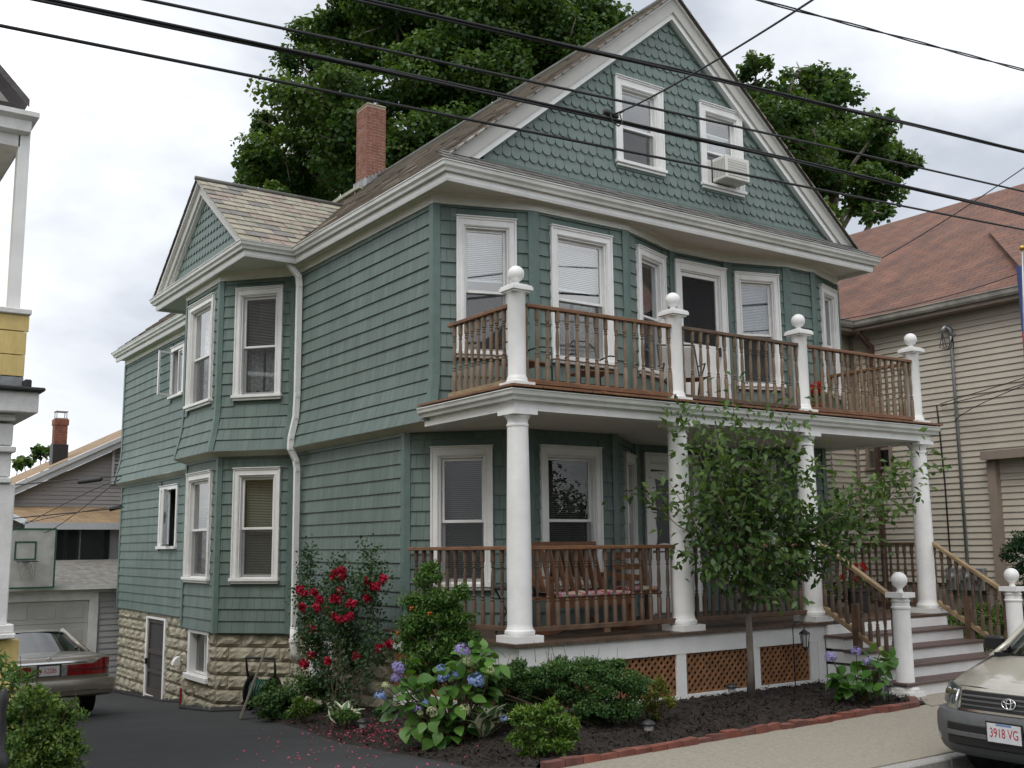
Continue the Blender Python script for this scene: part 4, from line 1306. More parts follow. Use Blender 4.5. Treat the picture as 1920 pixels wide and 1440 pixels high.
# the side of the porch towards the drive
lat = MB().box(-.05, -.04, -.1, 2.6, -.2, .599).build('lattice_shade_backing', M_room, house)  # same dark sheet painted as shade behind the side lattice
for layer, s in ((0, -1), (1, 1)):
    c = -6.0
    while c < 9.5:
        pl = clip_slat(-.02, 2.6, .127, .598, c, s, .0235)
        if pl:
            x0_, x1_ = (-.115, -.123) if layer == 0 else (-.124, -.132)
            n_ = len(pl)
            v = [(x0_, p[0], p[1]) for p in pl] + [(x1_, p[0], p[1]) for p in pl]
            MB().add(v, [tuple(range(n_)), tuple(range(2 * n_ - 1, n_ - 1, -1))] + [(i, (i + 1) % n_, n_ + (i + 1) % n_, n_ + i) for i in range(n_)]).build('lattice_slat', M_lattice, lat)
        c += .098
# steps
stairs = MB().box(4.80, 7.46, -1.40, -.21, -.05, .12).build('front_steps', M_white, house)
RUN = .30
for k in range(1, 5):
    y1_ = -.235 - RUN * (k - 1); y0_ = y1_ - RUN; zt = FL - .17 * k
    MB().box(4.80 + .002 * k, 7.46 - .002 * k, y0_ + .03, -.212, zt - .168 if k < 4 else -.05, zt - .036).build('riser', M_white, stairs)
    MB().box(4.765, 7.50, y0_ - .012, y1_ + .03, zt - .034, zt).build('tread', M_tread, stairs, bevel=.006)
MB().box(4.80, 7.46, -.2495, -.205, .685, .812).build('riser', M_white, stairs)
npf = [(.155, .06), (.16, .075), (.16, .10), (.15, .115), (.118, .125), (.112, .145), (.108, 1.06), (.120, 1.065), (.122, 1.085), (.108, 1.095), (.108, 1.14), (.114, 1.145), (.118, 1.165), (.105, 1.175), (.105, 1.20)]
nball = [(.042, 1.262), (.044, 1.275), (.034, 1.288), (.036, 1.31)] + [(.100 * math.sin(a), 1.415 - .100 * math.cos(a)) for a in np.linspace(.42, 3.10, 12)]
for x in (4.93, 7.47):
    me_ = MB().lathe(npf, n=24).mesh('newel_post', True); me_.materials.append(M_white); me_.set_sharp_from_angle(angle=math.radians(40))
    nw = O('newel_post', me_, None, house, (x, -1.30, 0))
    mm_ = MB(); sq(mm_, .165, -.02, .06).build('plinth', M_white, nw)
    mm_ = MB(); sq(mm_, .128, 1.20, 1.262).build('post_cap', M_white, nw)
    MB().lathe(nball, n=22).build('ball_finial', M_white, nw, smooth=True)
# sloping stair rails
for x, top_y in ((4.93, -.10), (7.45, -.10)):
    A, B_ = np.array([x, -.06, 1.90]), np.array([x, -1.24, 1.16])
    r = MB().bar(A, B_, .085, .05).build('stair_rail', M_wood_g, house, bevel=.006)
    dz = -.80
    MB().bar(A + [0, -.02, dz - .06], B_ + [0, .0, dz], .07, .06).build('bottom_rail', M_wood_g, r)
    for i in range(10):
        t = (i + .6) / 10.2; q = A + (B_ - A) * t
        zl = (A[2] + dz - .06) * (1 - t) + (B_[2] + dz) * t
        O('baluster', me_b2, None, r, (q[0], q[1], zl + .02), (0, 0, random.gauss(0, .05)), (1, 1, (q[2] - zl - .04) / .825))
    MB().box(x - .05, x + .05, -.66, -.58, .50, 1.10).build('rail_stanchion', M_wood_d, r)

# ---- front doors
def door_frame(sg, u0, u1, z0, z1, name):
    w, h = u1 - u0, z1 - z0; c = .12
    m = MB(); m.box(0, c, -.055, .05, 0, h); m.box(w - c, w, -.055, .05, 0, h); m.box(c, w - c, -.055, .05, h - c, h)
    m.box(-.01, w + .01, -.085, -.0, h + .001, h + .025); m.box(0, .02, -.07, -.056, 0, h); m.box(w - .02, w, -.07, -.056, 0, h); m.box(.02, w - .02, -.07, -.056, h - .02, h)
    m.box(c, c + .02, -.03, .05, 0, h - c); m.box(w - c - .02, w - c, -.03, .05, 0, h - c); m.box(c + .02, w - c - .02, -.03, .05, h - c - .02, h - c - .001)
    q = sg.p0 + sg.d * u0
    return m.build(name, M_white, house, loc=(q[0], q[1], z0), rot=rotz(sg.ang), bevel=.004), w, h, c
# balcony door: dark open upper half, white panel below
dr, w, h, c = door_frame(upp[8], *up_w[8][0], 'balcony_door')
a0, a1, zt, zm = c + .021, w - c - .021, h - c - .022, 1.22
m = MB(); m.box(a0, a0 + .055, .0, .035, .0, zt); m.box(a1 - .055, a1, .0, .035, .0, zt); m.box(a0 + .055, a1 - .055, 0, .035, zt - .06, zt); m.box(a0 + .055, a1 - .055, 0, .035, .02, zm)
for xa in (a0 + .09, (a0 + a1) / 2 + .02): m.box(xa, xa + (a1 - a0) / 2 - .11, -.008, -.0005, .14, zm - .14)
m.build('door_leaf', M_white, dr, bevel=.004)
MB().quad((a0 + .05, .02, zm), (a1 - .05, .02, zm), (a1 - .05, .02, zt - .05), (a0 + .05, .02, zt - .05)).build('screen', M_screen, dr)
MB().box(a0, a1, .6, .62, 0, zt).box(a0 - .012, a0, .06, .62, 0, zt).box(a1, a1 + .012, .06, .62, 0, zt).box(a0, a1, .06, .6, zt, zt + .01).build('dark_hall', M_room, dr)
MB().box(a1 - .045, a1 - .02, -.05, -.001, 1.06, 1.20).build('handle', M_black, dr)
# porch door: white with a wavy-edged dark light and strap hinges
dr, w, h, c = door_frame(low[8], *lo_w[8][0], 'porch_door')
a0, a1, zt = c + .021, w - c - .021, h - c - .022
m = MB(); m.box(a0, a1, .0, .035, .01, zt); m.build('door_leaf', M_white, dr, bevel=.004)
zl, zh, xa, xb = 1.02, zt - .22, a0 + .10, a1 - .10
pts = []
for t in np.linspace(0, 1, 25): pts.append((xb - .025 * abs(math.sin(t * math.pi * 3)), zl + (zh - zl) * t))
for t in np.linspace(0, 1, 13)[1:]: pts.append((xb + (xa - xb) * t, zh - .03 * abs(math.sin(t * math.pi * 2))))
for t in np.linspace(0, 1, 25)[1:]: pts.append((xa + .025 * abs(math.sin(t * math.pi * 3)), zh + (zl - zh) * t))
for t in np.linspace(0, 1, 13)[1:-1]: pts.append((xa + (xb - xa) * t, zl + .03 * abs(math.sin(t * math.pi * 2))))
MB().poly([(p[0], -.004, p[1]) for p in pts]).build('wavy_light', mat('dark_door_light', (.012, .012, .013), .25, spec=.3), dr)
for zz in (.92, zt - .10):
    MB().add([(a0, -.006, zz - .02), (a0 + .33, -.006, zz - .006), (a0 + .33, -.006, zz + .006), (a0, -.006, zz + .02)], [(0, 1, 2, 3)]).build('strap_hinge', M_black, dr)
MB().box(a1 - .07, a1 - .03, -.04, -.001, .95, 1.12).build('handle', M_black, dr)

# ================================================================== things on the porch and balcony
def rz_pt(a, x, y): return (x * math.cos(a) - y * math.sin(a), x * math.sin(a) + y * math.cos(a))
# slatted rocking bench with a rag cushion on the porch
M_bench = mat('bench_wood', (0.16, 0.070, 0.032), 0.5, 0.25, 6, 0.1, 60)
rb_ = thing('rocking_bench', 'brown slatted wooden rocking bench standing behind the porch railing', 'bench', (1.32, .62, FL), math.radians(4))
MB().box(-.66, .66, -.26, .24, .40, .435).build('seat', M_bench, rb_)
for i in range(11):
    x = -.60 + i * .12
    MB().bar((x, .22, .43), (x * 1.04, .42, 1.03), .075, .016, up=(1, 0, 0)).build('back_slat', M_bench, rb_)
MB().bar((-.68, .42, 1.05), (.68, .42, 1.05), .03, .07).build('back_rail', M_bench, rb_)
for s in (-1, 1):
    MB().bar((s * .66, -.28, .66), (s * .68, .32, .68), .07, .03).build('armrest', M_bench, rb_)
    MB().bar((s * .65, -.24, .05), (s * .65, -.24, .66), .045, .045).build('leg', M_bench, rb_)
    MB().bar((s * .65, .20, .05), (s * .67, .30, .68), .045, .045).build('leg', M_bench, rb_)
    pth = [(s * .65, y, .02 + .10 * (y / .5) ** 2) for y in np.linspace(-.5, .5, 9)]
    m = MB()
    for p, q in zip(pth[:-1], pth[1:]): m.bar(p, q, .04, .05)
    m.build('rocker', M_bench, rb_)
MB().bar((-.64, -.25, .36), (.64, -.25, .36), .03, .09).build('seat_apron', M_bench, rb_)
def mat_rag():
    m = bpy.data.materials.new('rag_stripes'); t, bs, o_ = nodes_of(m)
    N = t.nodes.new; L = t.links.new
    tcn = N('ShaderNodeTexCoord'); mpn = N('ShaderNodeMapping'); mpn.inputs['Scale'].default_value = (24, 2, 2)
    L(tcn.outputs['Object'], mpn.inputs['Vector'])
    n1 = N('ShaderNodeTexNoise'); n1.inputs['Scale'].default_value = 1.0; n1.inputs['Detail'].default_value = 2
    L(mpn.outputs['Vector'], n1.inputs['Vector'])
    r = N('ShaderNodeValToRGB'); r.color_ramp.interpolation = 'CONSTANT'
    cols = [(.0, (.50, .06, .09)), (.42, (.62, .55, .55)), (.47, (.55, .12, .16)), (.52, (.12, .20, .36)), (.56, (.60, .56, .50)), (.62, (.48, .40, .08))]
    r.color_ramp.elements[0].color = (*cols[0][1], 1); r.color_ramp.elements[1].position = cols[1][0]; r.color_ramp.elements[1].color = (*cols[1][1], 1)
    for p, c_ in cols[2:]:
        e_ = r.color_ramp.elements.new(p); e_.color = (*c_, 1)
    L(n1.outputs['Fac'], r.inputs['Fac']); L(r.outputs['Color'], bs.inputs['Base Color']); bs.inputs['Roughness'].default_value = .9
    return m
M_rag = mat_rag()
m = MB(); rows = []
for i in range(15):
    x = -.6 + i * 1.2 / 14
    rows.append([(x, -.27, .44), (x, -.28, .47 + .012 * math.sin(i * 2.)), (x, -.1, .49 + .01 * math.sin(i * 1.3)), (x, .16, .475), (x, .2, .44)])
m.grid(rows)
cu = m.build('rag_cushion', M_rag, None, smooth=True, loc=(1.32, .62, FL + .002), rot=rotz(math.radians(4)))
tag(cu, 'red, white and blue striped rag cushion lying on the rocking bench', 'cushion')
# second chair with a checked cushion
ch2 = thing('porch_chair', 'dark wooden chair with a padded seat beside the porch door', 'chair', (2.62, 1.05, FL), math.radians(-20))
MB().box(-.25, .25, -.25, .25, .40, .44).build('seat', M_bench, ch2)
for sx in (-1, 1):
    for sy in (-1, 1): MB().bar((sx * .22, sy * .22, 0), (sx * .22, sy * .22, .40), .04, .04).build('leg', M_bench, ch2)
    MB().bar((sx * .22, .22, .44), (sx * .22, .32, 1.0), .04, .04).build('back_post', M_bench, ch2)
for zz in (.6, .75, .9): MB().bar((-.2, .22 + (zz - .44) * .18, zz), (.2, .22 + (zz - .44) * .18, zz), .02, .08).build('back_rail', M_bench, ch2)
cu2 = MB().box(-.23, .23, -.24, .2, .0, .06).build('seat_pad', M_rag, None, loc=(2.62, 1.05, FL + .441), rot=rotz(math.radians(-20)), bevel=.02)
tag(cu2, 'red and white checked pad on the dark porch chair', 'cushion')
# wrought iron table with a tray
tb = thing('iron_table', 'black wrought iron side table with ring legs in the porch corner', 'table', (.62, .98, FL))
MB().lathe([(.29, .52), (.30, .53), (.30, .545), (.29, .555)], n=24).build('table_top', M_black, tb)
for k in range(3):
    a = k * 2.094 + .3
    MB().tube([(math.cos(a) * .24, math.sin(a) * .24, 0.006), (math.cos(a) * .10, math.sin(a) * .10, .26), (math.cos(a) * .24, math.sin(a) * .24, .52)], .011, 6).build('leg', M_black, tb, smooth=True)
MB().tube([(math.cos(a) * .2, math.sin(a) * .2, .12) for a in np.linspace(0, 6.28, 18)[:-1]], .008, 6, True).build('ring', M_black, tb, smooth=True)

# balcony seats
def loop_chair(name, label, loc, rz, seat_mat):
    t = thing(name, label, 'chair', loc, rz)
    MB().box(-.23, .23, -.22, .22, .42, .445).build('seat', seat_mat, t, bevel=.006)
    MB().tube([(-.24, .22, .0), (-.24, .21, .44), (-.22, .28, .80), (-.10, .31, .92), (.10, .31, .92), (.22, .28, .80), (.24, .21, .44), (.24, .22, .0)], .011, 6).build('back_frame', M_black, t, smooth=True)
    for s in (-1, 1):
        MB().tube([(s * .25, .24, .66), (s * .27, .0, .68), (s * .27, -.20, .64), (s * .25, -.22, .44), (s * .24, -.23, .0)], .011, 6).build('arm', M_black, t, smooth=True)
        MB().tube([(s * .08, .23, .44), (s * .08, .30, .92)], .008, 6).build('back_bar', M_black, t)
    return t
loop_chair('balcony_chair', 'black iron armchair with a wooden seat on the balcony beside the corner post', (.62, .72, DK), math.radians(8), M_bench)
loop_chair('balcony_chair', 'black iron armchair set before the wide balcony window', (1.78, .88, DK), math.radians(-14), M_bench)
M_sling = mat('grey_sling', (0.235, 0.225, 0.21), 0.8, 0.1, 30, 0.2, 200)
for nm, lab, lc, rz in (('sling_chair', 'grey mesh sling chair standing beside the balcony door', (3.18, .62, DK), math.radians(-30)),):
    t = thing(nm, lab, 'chair', lc, rz)
    rows = []
    for (y, z) in ((-.26, .43), (-.1, .41), (.1, .42), (.20, .52), (.28, .72), (.36, .95)):
        rows.append([(-.25, y, z), (0, y + .01, z - .01), (.25, y, z)])
    MB().grid(rows).build('sling', M_sling, t, smooth=True)
    for s in (-1, 1):
        MB().tube([(s * .26, -.30, .0), (s * .26, -.27, .43), (s * .26, .12, .42), (s * .26, .38, .98)], .012, 6).build('side_frame', M_black, t, smooth=True)
        MB().tube([(s * .27, .42, .0), (s * .27, .18, .42), (s * .28, -.1, .64), (s * .28, .26, .66)], .012, 6).build('arm', M_black, t, smooth=True)
    MB().tube([(-.26, .38, .98), (.26, .38, .98)], .012, 6).build('top_bar', M_black, t)
# window air conditioner in the right gable window
ac = thing('air_conditioner', 'white window air conditioner sticking out under a raised gable sash', 'air conditioner', (5.10, 1.60, 7.46))
M_ac = mat('ac_white', (0.66, 0.65, 0.61), 0.5, 0.05, 6)
MB().box(-.26, .26, -.36, -.06, .0, .37).build('case', M_ac, ac, bevel=.012)
MB().box(-.35, -.265, -.05, -.035, .0, .36).build('side_panel', M_ac, ac)
MB().box(.265, .31, -.05, -.035, .0, .36).build('side_panel', M_ac, ac)
M_vent = mat('ac_vent_grey', (0.30, 0.30, 0.29), 0.6)
for k in range(9): MB().box(-.262, -.2601, -.33 + k * .03, -.316 + k * .03, .05, .32).build('louvre', M_vent, ac)
MB().box(-.22, .20, -.363, -.3605, .04, .31).build('rear_grille', mat('ac_grille', (.46, .455, .42), .6, 0, 5), ac)
for k in range(6): MB().box(-.22, .20, -.367, -.3635, .055 + k * .042, .068 + k * .042).build('grille_bar', M_ac, ac)
# ================================================================== neighbouring buildings
def px_box(mb, y0, x0, x1, yt, yb, d, xl=None):
    """box whose front lies on the plane Y=y0 and fills a photo rectangle, d deep"""
    A = ony(x0, (yt + yb) / 2, y0); B_ = ony(x1, (yt + yb) / 2, y0)
    zt = ony((x0 + x1) / 2 if xl is None else x1, yt, y0)[2]; zb = ony((x0 + x1) / 2 if xl is None else x1, yb, y0)[2]
    xa = A[0] if xl is None else xl
    return mb.box(xa, B_[0], y0, y0 + d, zb, zt)

# ---- tan house on the right
M_tan = mat('tan_vinyl', (0.52, 0.465, 0.385), 0.55, 0.05, 2, 0.08, 60, coord='Position')
M_tan_t = mat('taupe_trim', (0.27, 0.215, 0.175), 0.6, 0.08, 4, coord='Position')
M_brown = mat('brown_downspout', (0.085, 0.045, 0.036), 0.5, 0.1, 4)
M_redroof = mat_shingle_roof('red_brown_shingles', (0.225, 0.112, 0.080), (0.155, 0.092, 0.074), (0.085, 0.050, 0.040), 0.32, 0.135, 0.5)
M_tgut = mat('old_gutter', (0.33, 0.31, 0.27), 0.5, 0.25, 3, coord='Position')
rh = thing('neighbour_house', 'tan clapboard house with a red-brown shingle roof beside the green house', 'house', (11, 2, -.3))
def RH(mb, *a, **k): k.setdefault('loc', None); o_ = mb.build(*a, **k); return o_
def local(o_, base):       # parts are modelled in place: shift them under their thing
    o_.location = (o_.location[0] - base[0], o_.location[1] - base[1], o_.location[2] - base[2]); return o_
RB = (11, 2, -.3)
TX, TY0, TY1, TZ0, TZ1 = 11.0, -.9, 3.85, 1.15, 6.08
tw = [(3.95, 4.6, 4.35, 5.75), (3.62, 4.5, 1.9, 3.2), (.25, .85, 3.35, 4.05)]     # u measured from the back corner
tseg = Seg((TX, TY1), (TX, TY0))
mb = MB(); wall_sheet(mb, tseg, TZ0, TZ1 + .2, tw, -.01)
mb.box(TX + .05, 19, TY0, TY0 + .02, TZ0, TZ1 + .2).box(18.98, 19, TY0, 13, TZ0, TZ1 + .2).box(TX + .05, 19, 12.98, 13, TZ0, TZ1)
tw_o = local(mb.build('wall', M_tan, rh, recalc=False), RB)
def lap(parent, sg, z0, z1, ops, exp, mat_, base):
    n = int((z1 - z0) / exp)
    for k in range(n):
        zb, zt = z0 + k * exp, z0 + (k + 1) * exp
        for a, c in spans(sg.L, ops, zb, zt):
            m_ = MB()
            m_.quad(sg.pt(a, .024, zb), sg.pt(c, .024, zb), sg.pt(c, .000, zt), sg.pt(a, .000, zt))
            m_.quad(sg.pt(a, -.006, zb), sg.pt(c, -.006, zb), sg.pt(c, .024, zb), sg.pt(a, .024, zb))
            o_ = m_.build('clapboard', mat_, parent, recalc=False)
lap(tw_o, tseg, TZ0, TZ1, tw, .113, M_tan, RB)
# rear bay that steps out towards the green house
bseg = Seg((10.25, 3.88), (TX + .02, 3.88)); bs2 = Seg((10.25, 7.2), (10.25, 3.88))
lap(tw_o, bseg, TZ0, TZ1, [], .113, M_tan, RB); lap(tw_o, bs2, TZ0, TZ1, [], .113, M_tan, RB)
mb = MB(); wall_sheet(mb, bseg, TZ0, TZ1, [], -.012); wall_sheet(mb, bs2, TZ0, TZ1, [], -.012); local(mb.build('bay_wall', M_tan, rh, recalc=False), RB)
local(MB().bar((TX - .02, 3.80, TZ0), (TX - .02, 3.80, TZ1), .05, .05).build('corner_bead', M_tan_t, rh), RB)
local(MB().sweep([(10.3, 7.2), (10.3, 3.9), (TX + .05, 3.9), (TX + .05, TY0)], [(-.03, -.6), (0, -.6), (0, TZ0 - .01), (-.03, TZ0 - .01)]).build('foundation', mat('grey_foundation', (.25, .235, .2), .9, .15, 4, .3, 40, coord='Position'), rh), RB)
lap(tw_o, Seg((TX + .02, TY0), (19, TY0)), TZ0, TZ1, [], .113, M_tan, RB)
# eaves: box soffit, gutter
EV = [(10.25 - .32, 7.2), (10.25 - .32, 3.52), (TX - .32, 3.52), (TX - .32, TY0 - .3)]
local(MB().sweep(EV, [(-.36, 6.06), (.0, 6.06), (.0, 6.20), (-.36, 6.20)]).build('eave_board', M_tan_t, rh), RB)
local(MB().sweep(EV, [(.002, 6.13), (.05, 6.13), (.075, 6.17), (.085, 6.25), (.10, 6.25), (.10, 6.268), (.07, 6.268), (.06, 6.18), (.045, 6.145), (.012, 6.145), (.012, 6.26), (.002, 6.26)]).build('gutter', M_tgut, rh), RB)
# roof
P0 = onx(1600, 598, TX - .36); P1 = onx(1750, 394, 15.0)
rzl, rzh, xr0, xr1 = 6.24, float(P1[2]), TX - .40, 15.0
mb = MB(); sl_l = math.hypot(xr1 - xr0, rzh - rzl)
mb.quad((xr0, TY0 - .4, rzl), (xr0, 13.3, rzl), (xr1, 13.3, rzh), (xr1, TY0 - .4, rzh), uv=[(0, 0), (14.6, 0), (14.6, sl_l), (0, sl_l)])
mb.quad((2 * xr1 - xr0, TY0 - .4, rzl), (2 * xr1 - xr0, 13.3, rzl), (xr1, 13.3, rzh), (xr1, TY0 - .4, rzh), uv=[(0, 0), (14.6, 0), (14.6, sl_l), (0, sl_l)])
local(mb.build('roof', M_redroof, rh, recalc=False), RB)
mb = MB(); mb.poly([(xr0 + .3, TY0 - .1, rzl + .1), (2 * xr1 - xr0 - .3, TY0 - .1, rzl + .1), (xr1, TY0 - .1, rzh - .12)]); local(mb.build('gable_end', M_tan, rh), RB)
# bay roof meets it in a valley; hipped dormer further right
sr = (rzh - rzl) / (xr1 - xr0)
mb = MB(); xb0 = 10.25 - .36
mb.quad((xb0, 3.5, rzl - .005), (xb0, 7.2, rzl - .005), (xb0 + 1.6, 7.2, rzl + 1.6 * sr), (xb0 + 1.6, 5.1, rzl + 1.6 * sr), uv=[(0, 0), (3.7, 0), (3.7, 2), (1.6, 2)])
mb.quad((xb0, 3.5, rzl), (xr0 + .01, 3.5, rzl + .01), (xb0 + 2.4, 5.1, rzl + 1.62 * sr), (xb0 + 1.6, 5.1, rzl + 1.6 * sr), uv=[(0, 0), (.8, 0), (2.4, 2), (1.6, 2)])
local(mb.build('bay_roof', M_redroof, rh, recalc=False), RB)
def on_roof(u, v):
    n_ = np.array([-sr, 0, 1.0]); p0 = np.array([xr0, 0, rzl]); d = ray(u, v); return CAM + d * (((p0 - CAM) @ n_) / (d @ n_))
A_ = on_roof(1857, 438); E1 = on_roof(1930, 512)
mb = MB(); up_ = .32
a0 = (A_[0] - .1, A_[1], A_[2] + .06); r1_ = (A_[0] - .1, A_[1] - 3.2, A_[2] + .06)
mb.quad(a0, r1_, (E1[0] - .25, E1[1] - 3, E1[2] + .05), (E1[0] - .25, E1[1], E1[2] + .05), uv=[(0, 2), (3, 2), (3, 0), (0, 0)])
mb.add([a0, (E1[0] - .25, E1[1], E1[2] + .05), (A_[0] + .3, A_[1] + .05, A_[2] + .3)], [(0, 1, 2)], [[(0, 0), (1, 0), (1, 1)]])
mb.quad(a0, r1_, (A_[0] + .9, A_[1] - 3.2, A_[2] + .35), (A_[0] + .9, A_[1], A_[2] + .35), uv=[(0, 0), (3, 0), (3, 1), (0, 1)])
local(mb.build('dormer_roof', M_redroof, rh, recalc=False), RB)
# downspout, conduit and meters
mb = MB()
for a, c in (((10.93 - .2, 3.40, 6.10), (10.93 - .2, 3.40, 5.98)), ((10.73, 3.40, 5.98), (10.93, 3.30, 5.72)), ((10.93, 3.30, 5.75), (10.93, 3.30, .6))): mb.bar(a, c, .09, .075, up=(0, 1, 0))
local(mb.build('downspout', M_brown, rh), RB)
cy_ = float(onx(1795, 800, TX - .05)[1])
local(MB().tube([(TX - .05, cy_, 1.2), (TX - .05, cy_, 5.62), (TX - .05, cy_ + .0, 5.72)], .03, 8).build('conduit', M_steel, rh, smooth=True), RB)
local(MB().tube([(TX - .05, cy_, 5.68), (TX - .05, cy_, 5.80), (TX - .14, cy_ + .05, 5.84), (TX - .20, cy_ + .08, 5.74)], .045, 8).build('weatherhead', M_steel, rh, smooth=True), RB)
for k in range(3):
    local(MB().tube([(TX - .19, cy_ + .08, 5.72), (TX - .22, cy_ + .13 - .07 * k, 5.45), (TX - .20, cy_ - .02 - .06 * k, 5.40), (TX - .17, cy_ - .12, 5.62), (TX - .2, cy_ - .2, 5.66)], .009, 5).build('service_wire', M_black, rh, smooth=True), RB)
for i, yy in enumerate((cy_ + .30, cy_ + .02, cy_ - .25)):
    local(MB().box(TX - .14, TX - .02, yy - .10, yy + .10, 1.02, 1.42).build('meter_box', M_steel, rh, bevel=.01), RB)
    local(MB().lathe([(.075, 0), (.075, .05), (.06, .07)], n=16).build('meter_dial', M_steel, rh, loc=(TX - .14, yy, 1.26), rot=(0, -math.pi / 2, 0)), RB)
c2y = float(onx(1766, 900, TX - .04)[1])
local(MB().tube([(TX - .04, c2y, 4.42), (TX - .05, c2y - .02, 4.2), (TX - .03, c2y - .05, 3.0), (TX - .04, c2y - .06, 1.1)], .014, 6).build('cable_drop', M_black, rh, smooth=True), RB)
# windows and the small entry hood towards the street
def flat_win(parent, sg, u0, u1, z0, z1, base, fm, name='window'):
    w, h = u1 - u0, z1 - z0; q = sg.p0 + sg.d * u0
    m_ = MB(); m_.box(0, .07, -.05, .03, 0, h); m_.box(w - .07, w, -.05, .03, 0, h); m_.box(.07, w - .07, -.05, .03, h - .08, h); m_.box(-.03, w + .03, -.07, .03, -.05, -.001); m_.box(.07, w - .07, -.01, .03, h * .47, h * .47 + .05)
    o_ = m_.build(name, fm, parent, loc=(q[0] - base[0], q[1] - base[1], z0 - base[2]), rot=rotz(sg.ang))
    MB().quad((.07, .012, 0), (w - .07, .012, 0), (w - .07, .012, h - .08), (.07, .012, h - .08)).build('pane', M_glass, o_)
    MB().box(.05, w - .05, .22, .24, -.02, h).build('room_recess', M_room, o_)
    return o_
flat_win(rh, tseg, *tw[0], RB, M_white); flat_win(rh, tseg, *tw[1], RB, M_tan_t); flat_win(rh, tseg, *tw[2], RB, M_tan_t)
py_ = float(onx(1867, 950, TX - .1)[1])
local(MB().box(TX - .16, TX - .015, py_ - .08, py_ + .08, .4, 3.30).build('entry_post', M_tan_t, rh), RB)
local(MB().box(TX - .30, TX - .015, TY0 - .3, py_ + .10, 3.31, 3.46).build('entry_hood', M_tan_t, rh), RB)

# flag on a short pole, at the right house's front
fb = at(1924, 760, 17.2)
fp = thing('flag', 'red and blue flag hanging from a pole with a gold ball', 'flag', tuple(fb))
ft = at(1917, 470, 17.2) - fb
MB().tube([(0, 0, 0), tuple(ft)], .016, 8).build('pole', M_steel, fp, smooth=True)
MB().lathe([(.046 * math.sin(a), .046 - .046 * math.cos(a)) for a in np.linspace(.15, 3.0, 10)], n=14).build('gold_ball', mat('brass', (.55, .36, .09), .3, metal=.9), fp, smooth=True, loc=tuple(ft))
def cloth(z0, z1, mt, nm):
    rows = []
    for i in range(12):
        t = i / 11; rows.append([(.02 + t * .75 + RT[0] * 0, -.02 + .05 * math.sin(t * 9), z) for z in np.linspace(z0, z1, 5)])
    return MB().grid(rows).build(nm, mt, fp, smooth=True)
H_ = float(ft[2])
cloth(H_ - 1.25, H_ - .12, mat('flag_blue', (.05, .07, .22), .8), 'blue_field')
cloth(H_ - 2.05, H_ - 1.255, mat('flag_red', (.42, .03, .05), .8), 'red_field')
MB().tube([(0, 0, 0), (.25, .1, -.3), (.3, .12, -1.0)], .02, 6).build('bracket', M_steel, fp)

# ---- yellow house on the left (only its porch corner shows)
M_yel = mat('yellow_shingle', (0.62, 0.47, 0.185), 0.7, 0.10, 7, 0.25, 60, coord='Position', stretch=(1, 1, .3))
M_wpeel = mat('weathered_white', (0.74, 0.735, 0.72), 0.6, 0.0, 5, 0.2, 40, coord='Position', col2=(0.62, 0.61, 0.59))
yh = thing('yellow_house', 'corner of a yellow shingled house with a white porch pier and balcony', 'house', (-6.2, 0, -.2))
YB_ = (-6.2, 0, -.2); YY = -.55; XL = -9.5
def yb(name, m_, *a, d=1.2, **k):
    return local(px_box(MB(), *a, d, **k).build(name, m_, yh, bevel=.008), YB_)
yb('pier', M_wpeel, YY, -160, 21, 905, 1175, d=.55)
yb('pier_base_moulding', M_wpeel, YY - .05, -166, 26, 1175, 1192, d=.65); yb('pier_base_moulding', M_wpeel, YY - .08, -172, 30, 1192.5, 1203, d=.7)
yb('pier_neck', M_wpeel, YY - .03, -163, 23, 893, 904, d=.61)
yb('pier_capital', M_wpeel, YY, -160, 21, 845, 892, d=.55)
yb('pier_capital', M_wpeel, YY - .05, -168, 31, 833, 844.5, d=.66); yb('pier_capital', M_wpeel, YY - .03, -163, 25, 790, 832, d=.61)
yb('beam_bed', M_wpeel, YY - .06, -400, 30, 776, 789.5, d=1.0, xl=XL)
yb('beam', M_wpeel, YY - .16, -400, 73, 735, 775, d=1.4, xl=XL)
yb('balcony_roof_edge', M_black, YY - .22, -400, 86, 727, 734, d=1.6, xl=XL)
yb('flashing', M_lead, YY - .03, -400, 44, 706, 726, d=.9, xl=XL)
yb('roof_drain', M_black, YY - .16, 46, 60, 711, 726, d=.12)
ypar = yb('parapet', M_yel, YY, -400, 43, 592, 707, d=.8, xl=XL)
for (yt, ybm, xe) in ((592, 622, 53), (622.5, 666, 47), (666.5, 706, 44)):
    A, B_ = ony(xe, yt, YY - .02), ony(xe, ybm, YY - .02)
    x = B_[0]; k = 0
    while x > -8.6:
        w = .34 + .20 * ((k * 37 + int(yt)) % 10) / 10
        o_ = local(MB().box(x - w + .004, x, YY - .035, YY - .003, B_[2], A[2] - .004).build('shingle', M_yel, ypar), (0, 0, 0)); x -= w; k += 1
yb('parapet_cap', M_wpeel, YY - .06, -400, 60, 580, 591, d=.95, xl=XL)
yb('pier_pedestal', M_yel, YY + .02, -165, 30, 1204, 1420, d=.5)
pa, pb_ = ony(22, 578, YY + .2), ony(44, 262, YY + .2)
local(MB().box((pa[0] + pb_[0]) / 2 - .045, (pa[0] + pb_[0]) / 2 + .045, YY + .12, YY + .22, pa[2] - .02, pb_[2] + .15).build('balcony_post', M_white, yh), YB_)
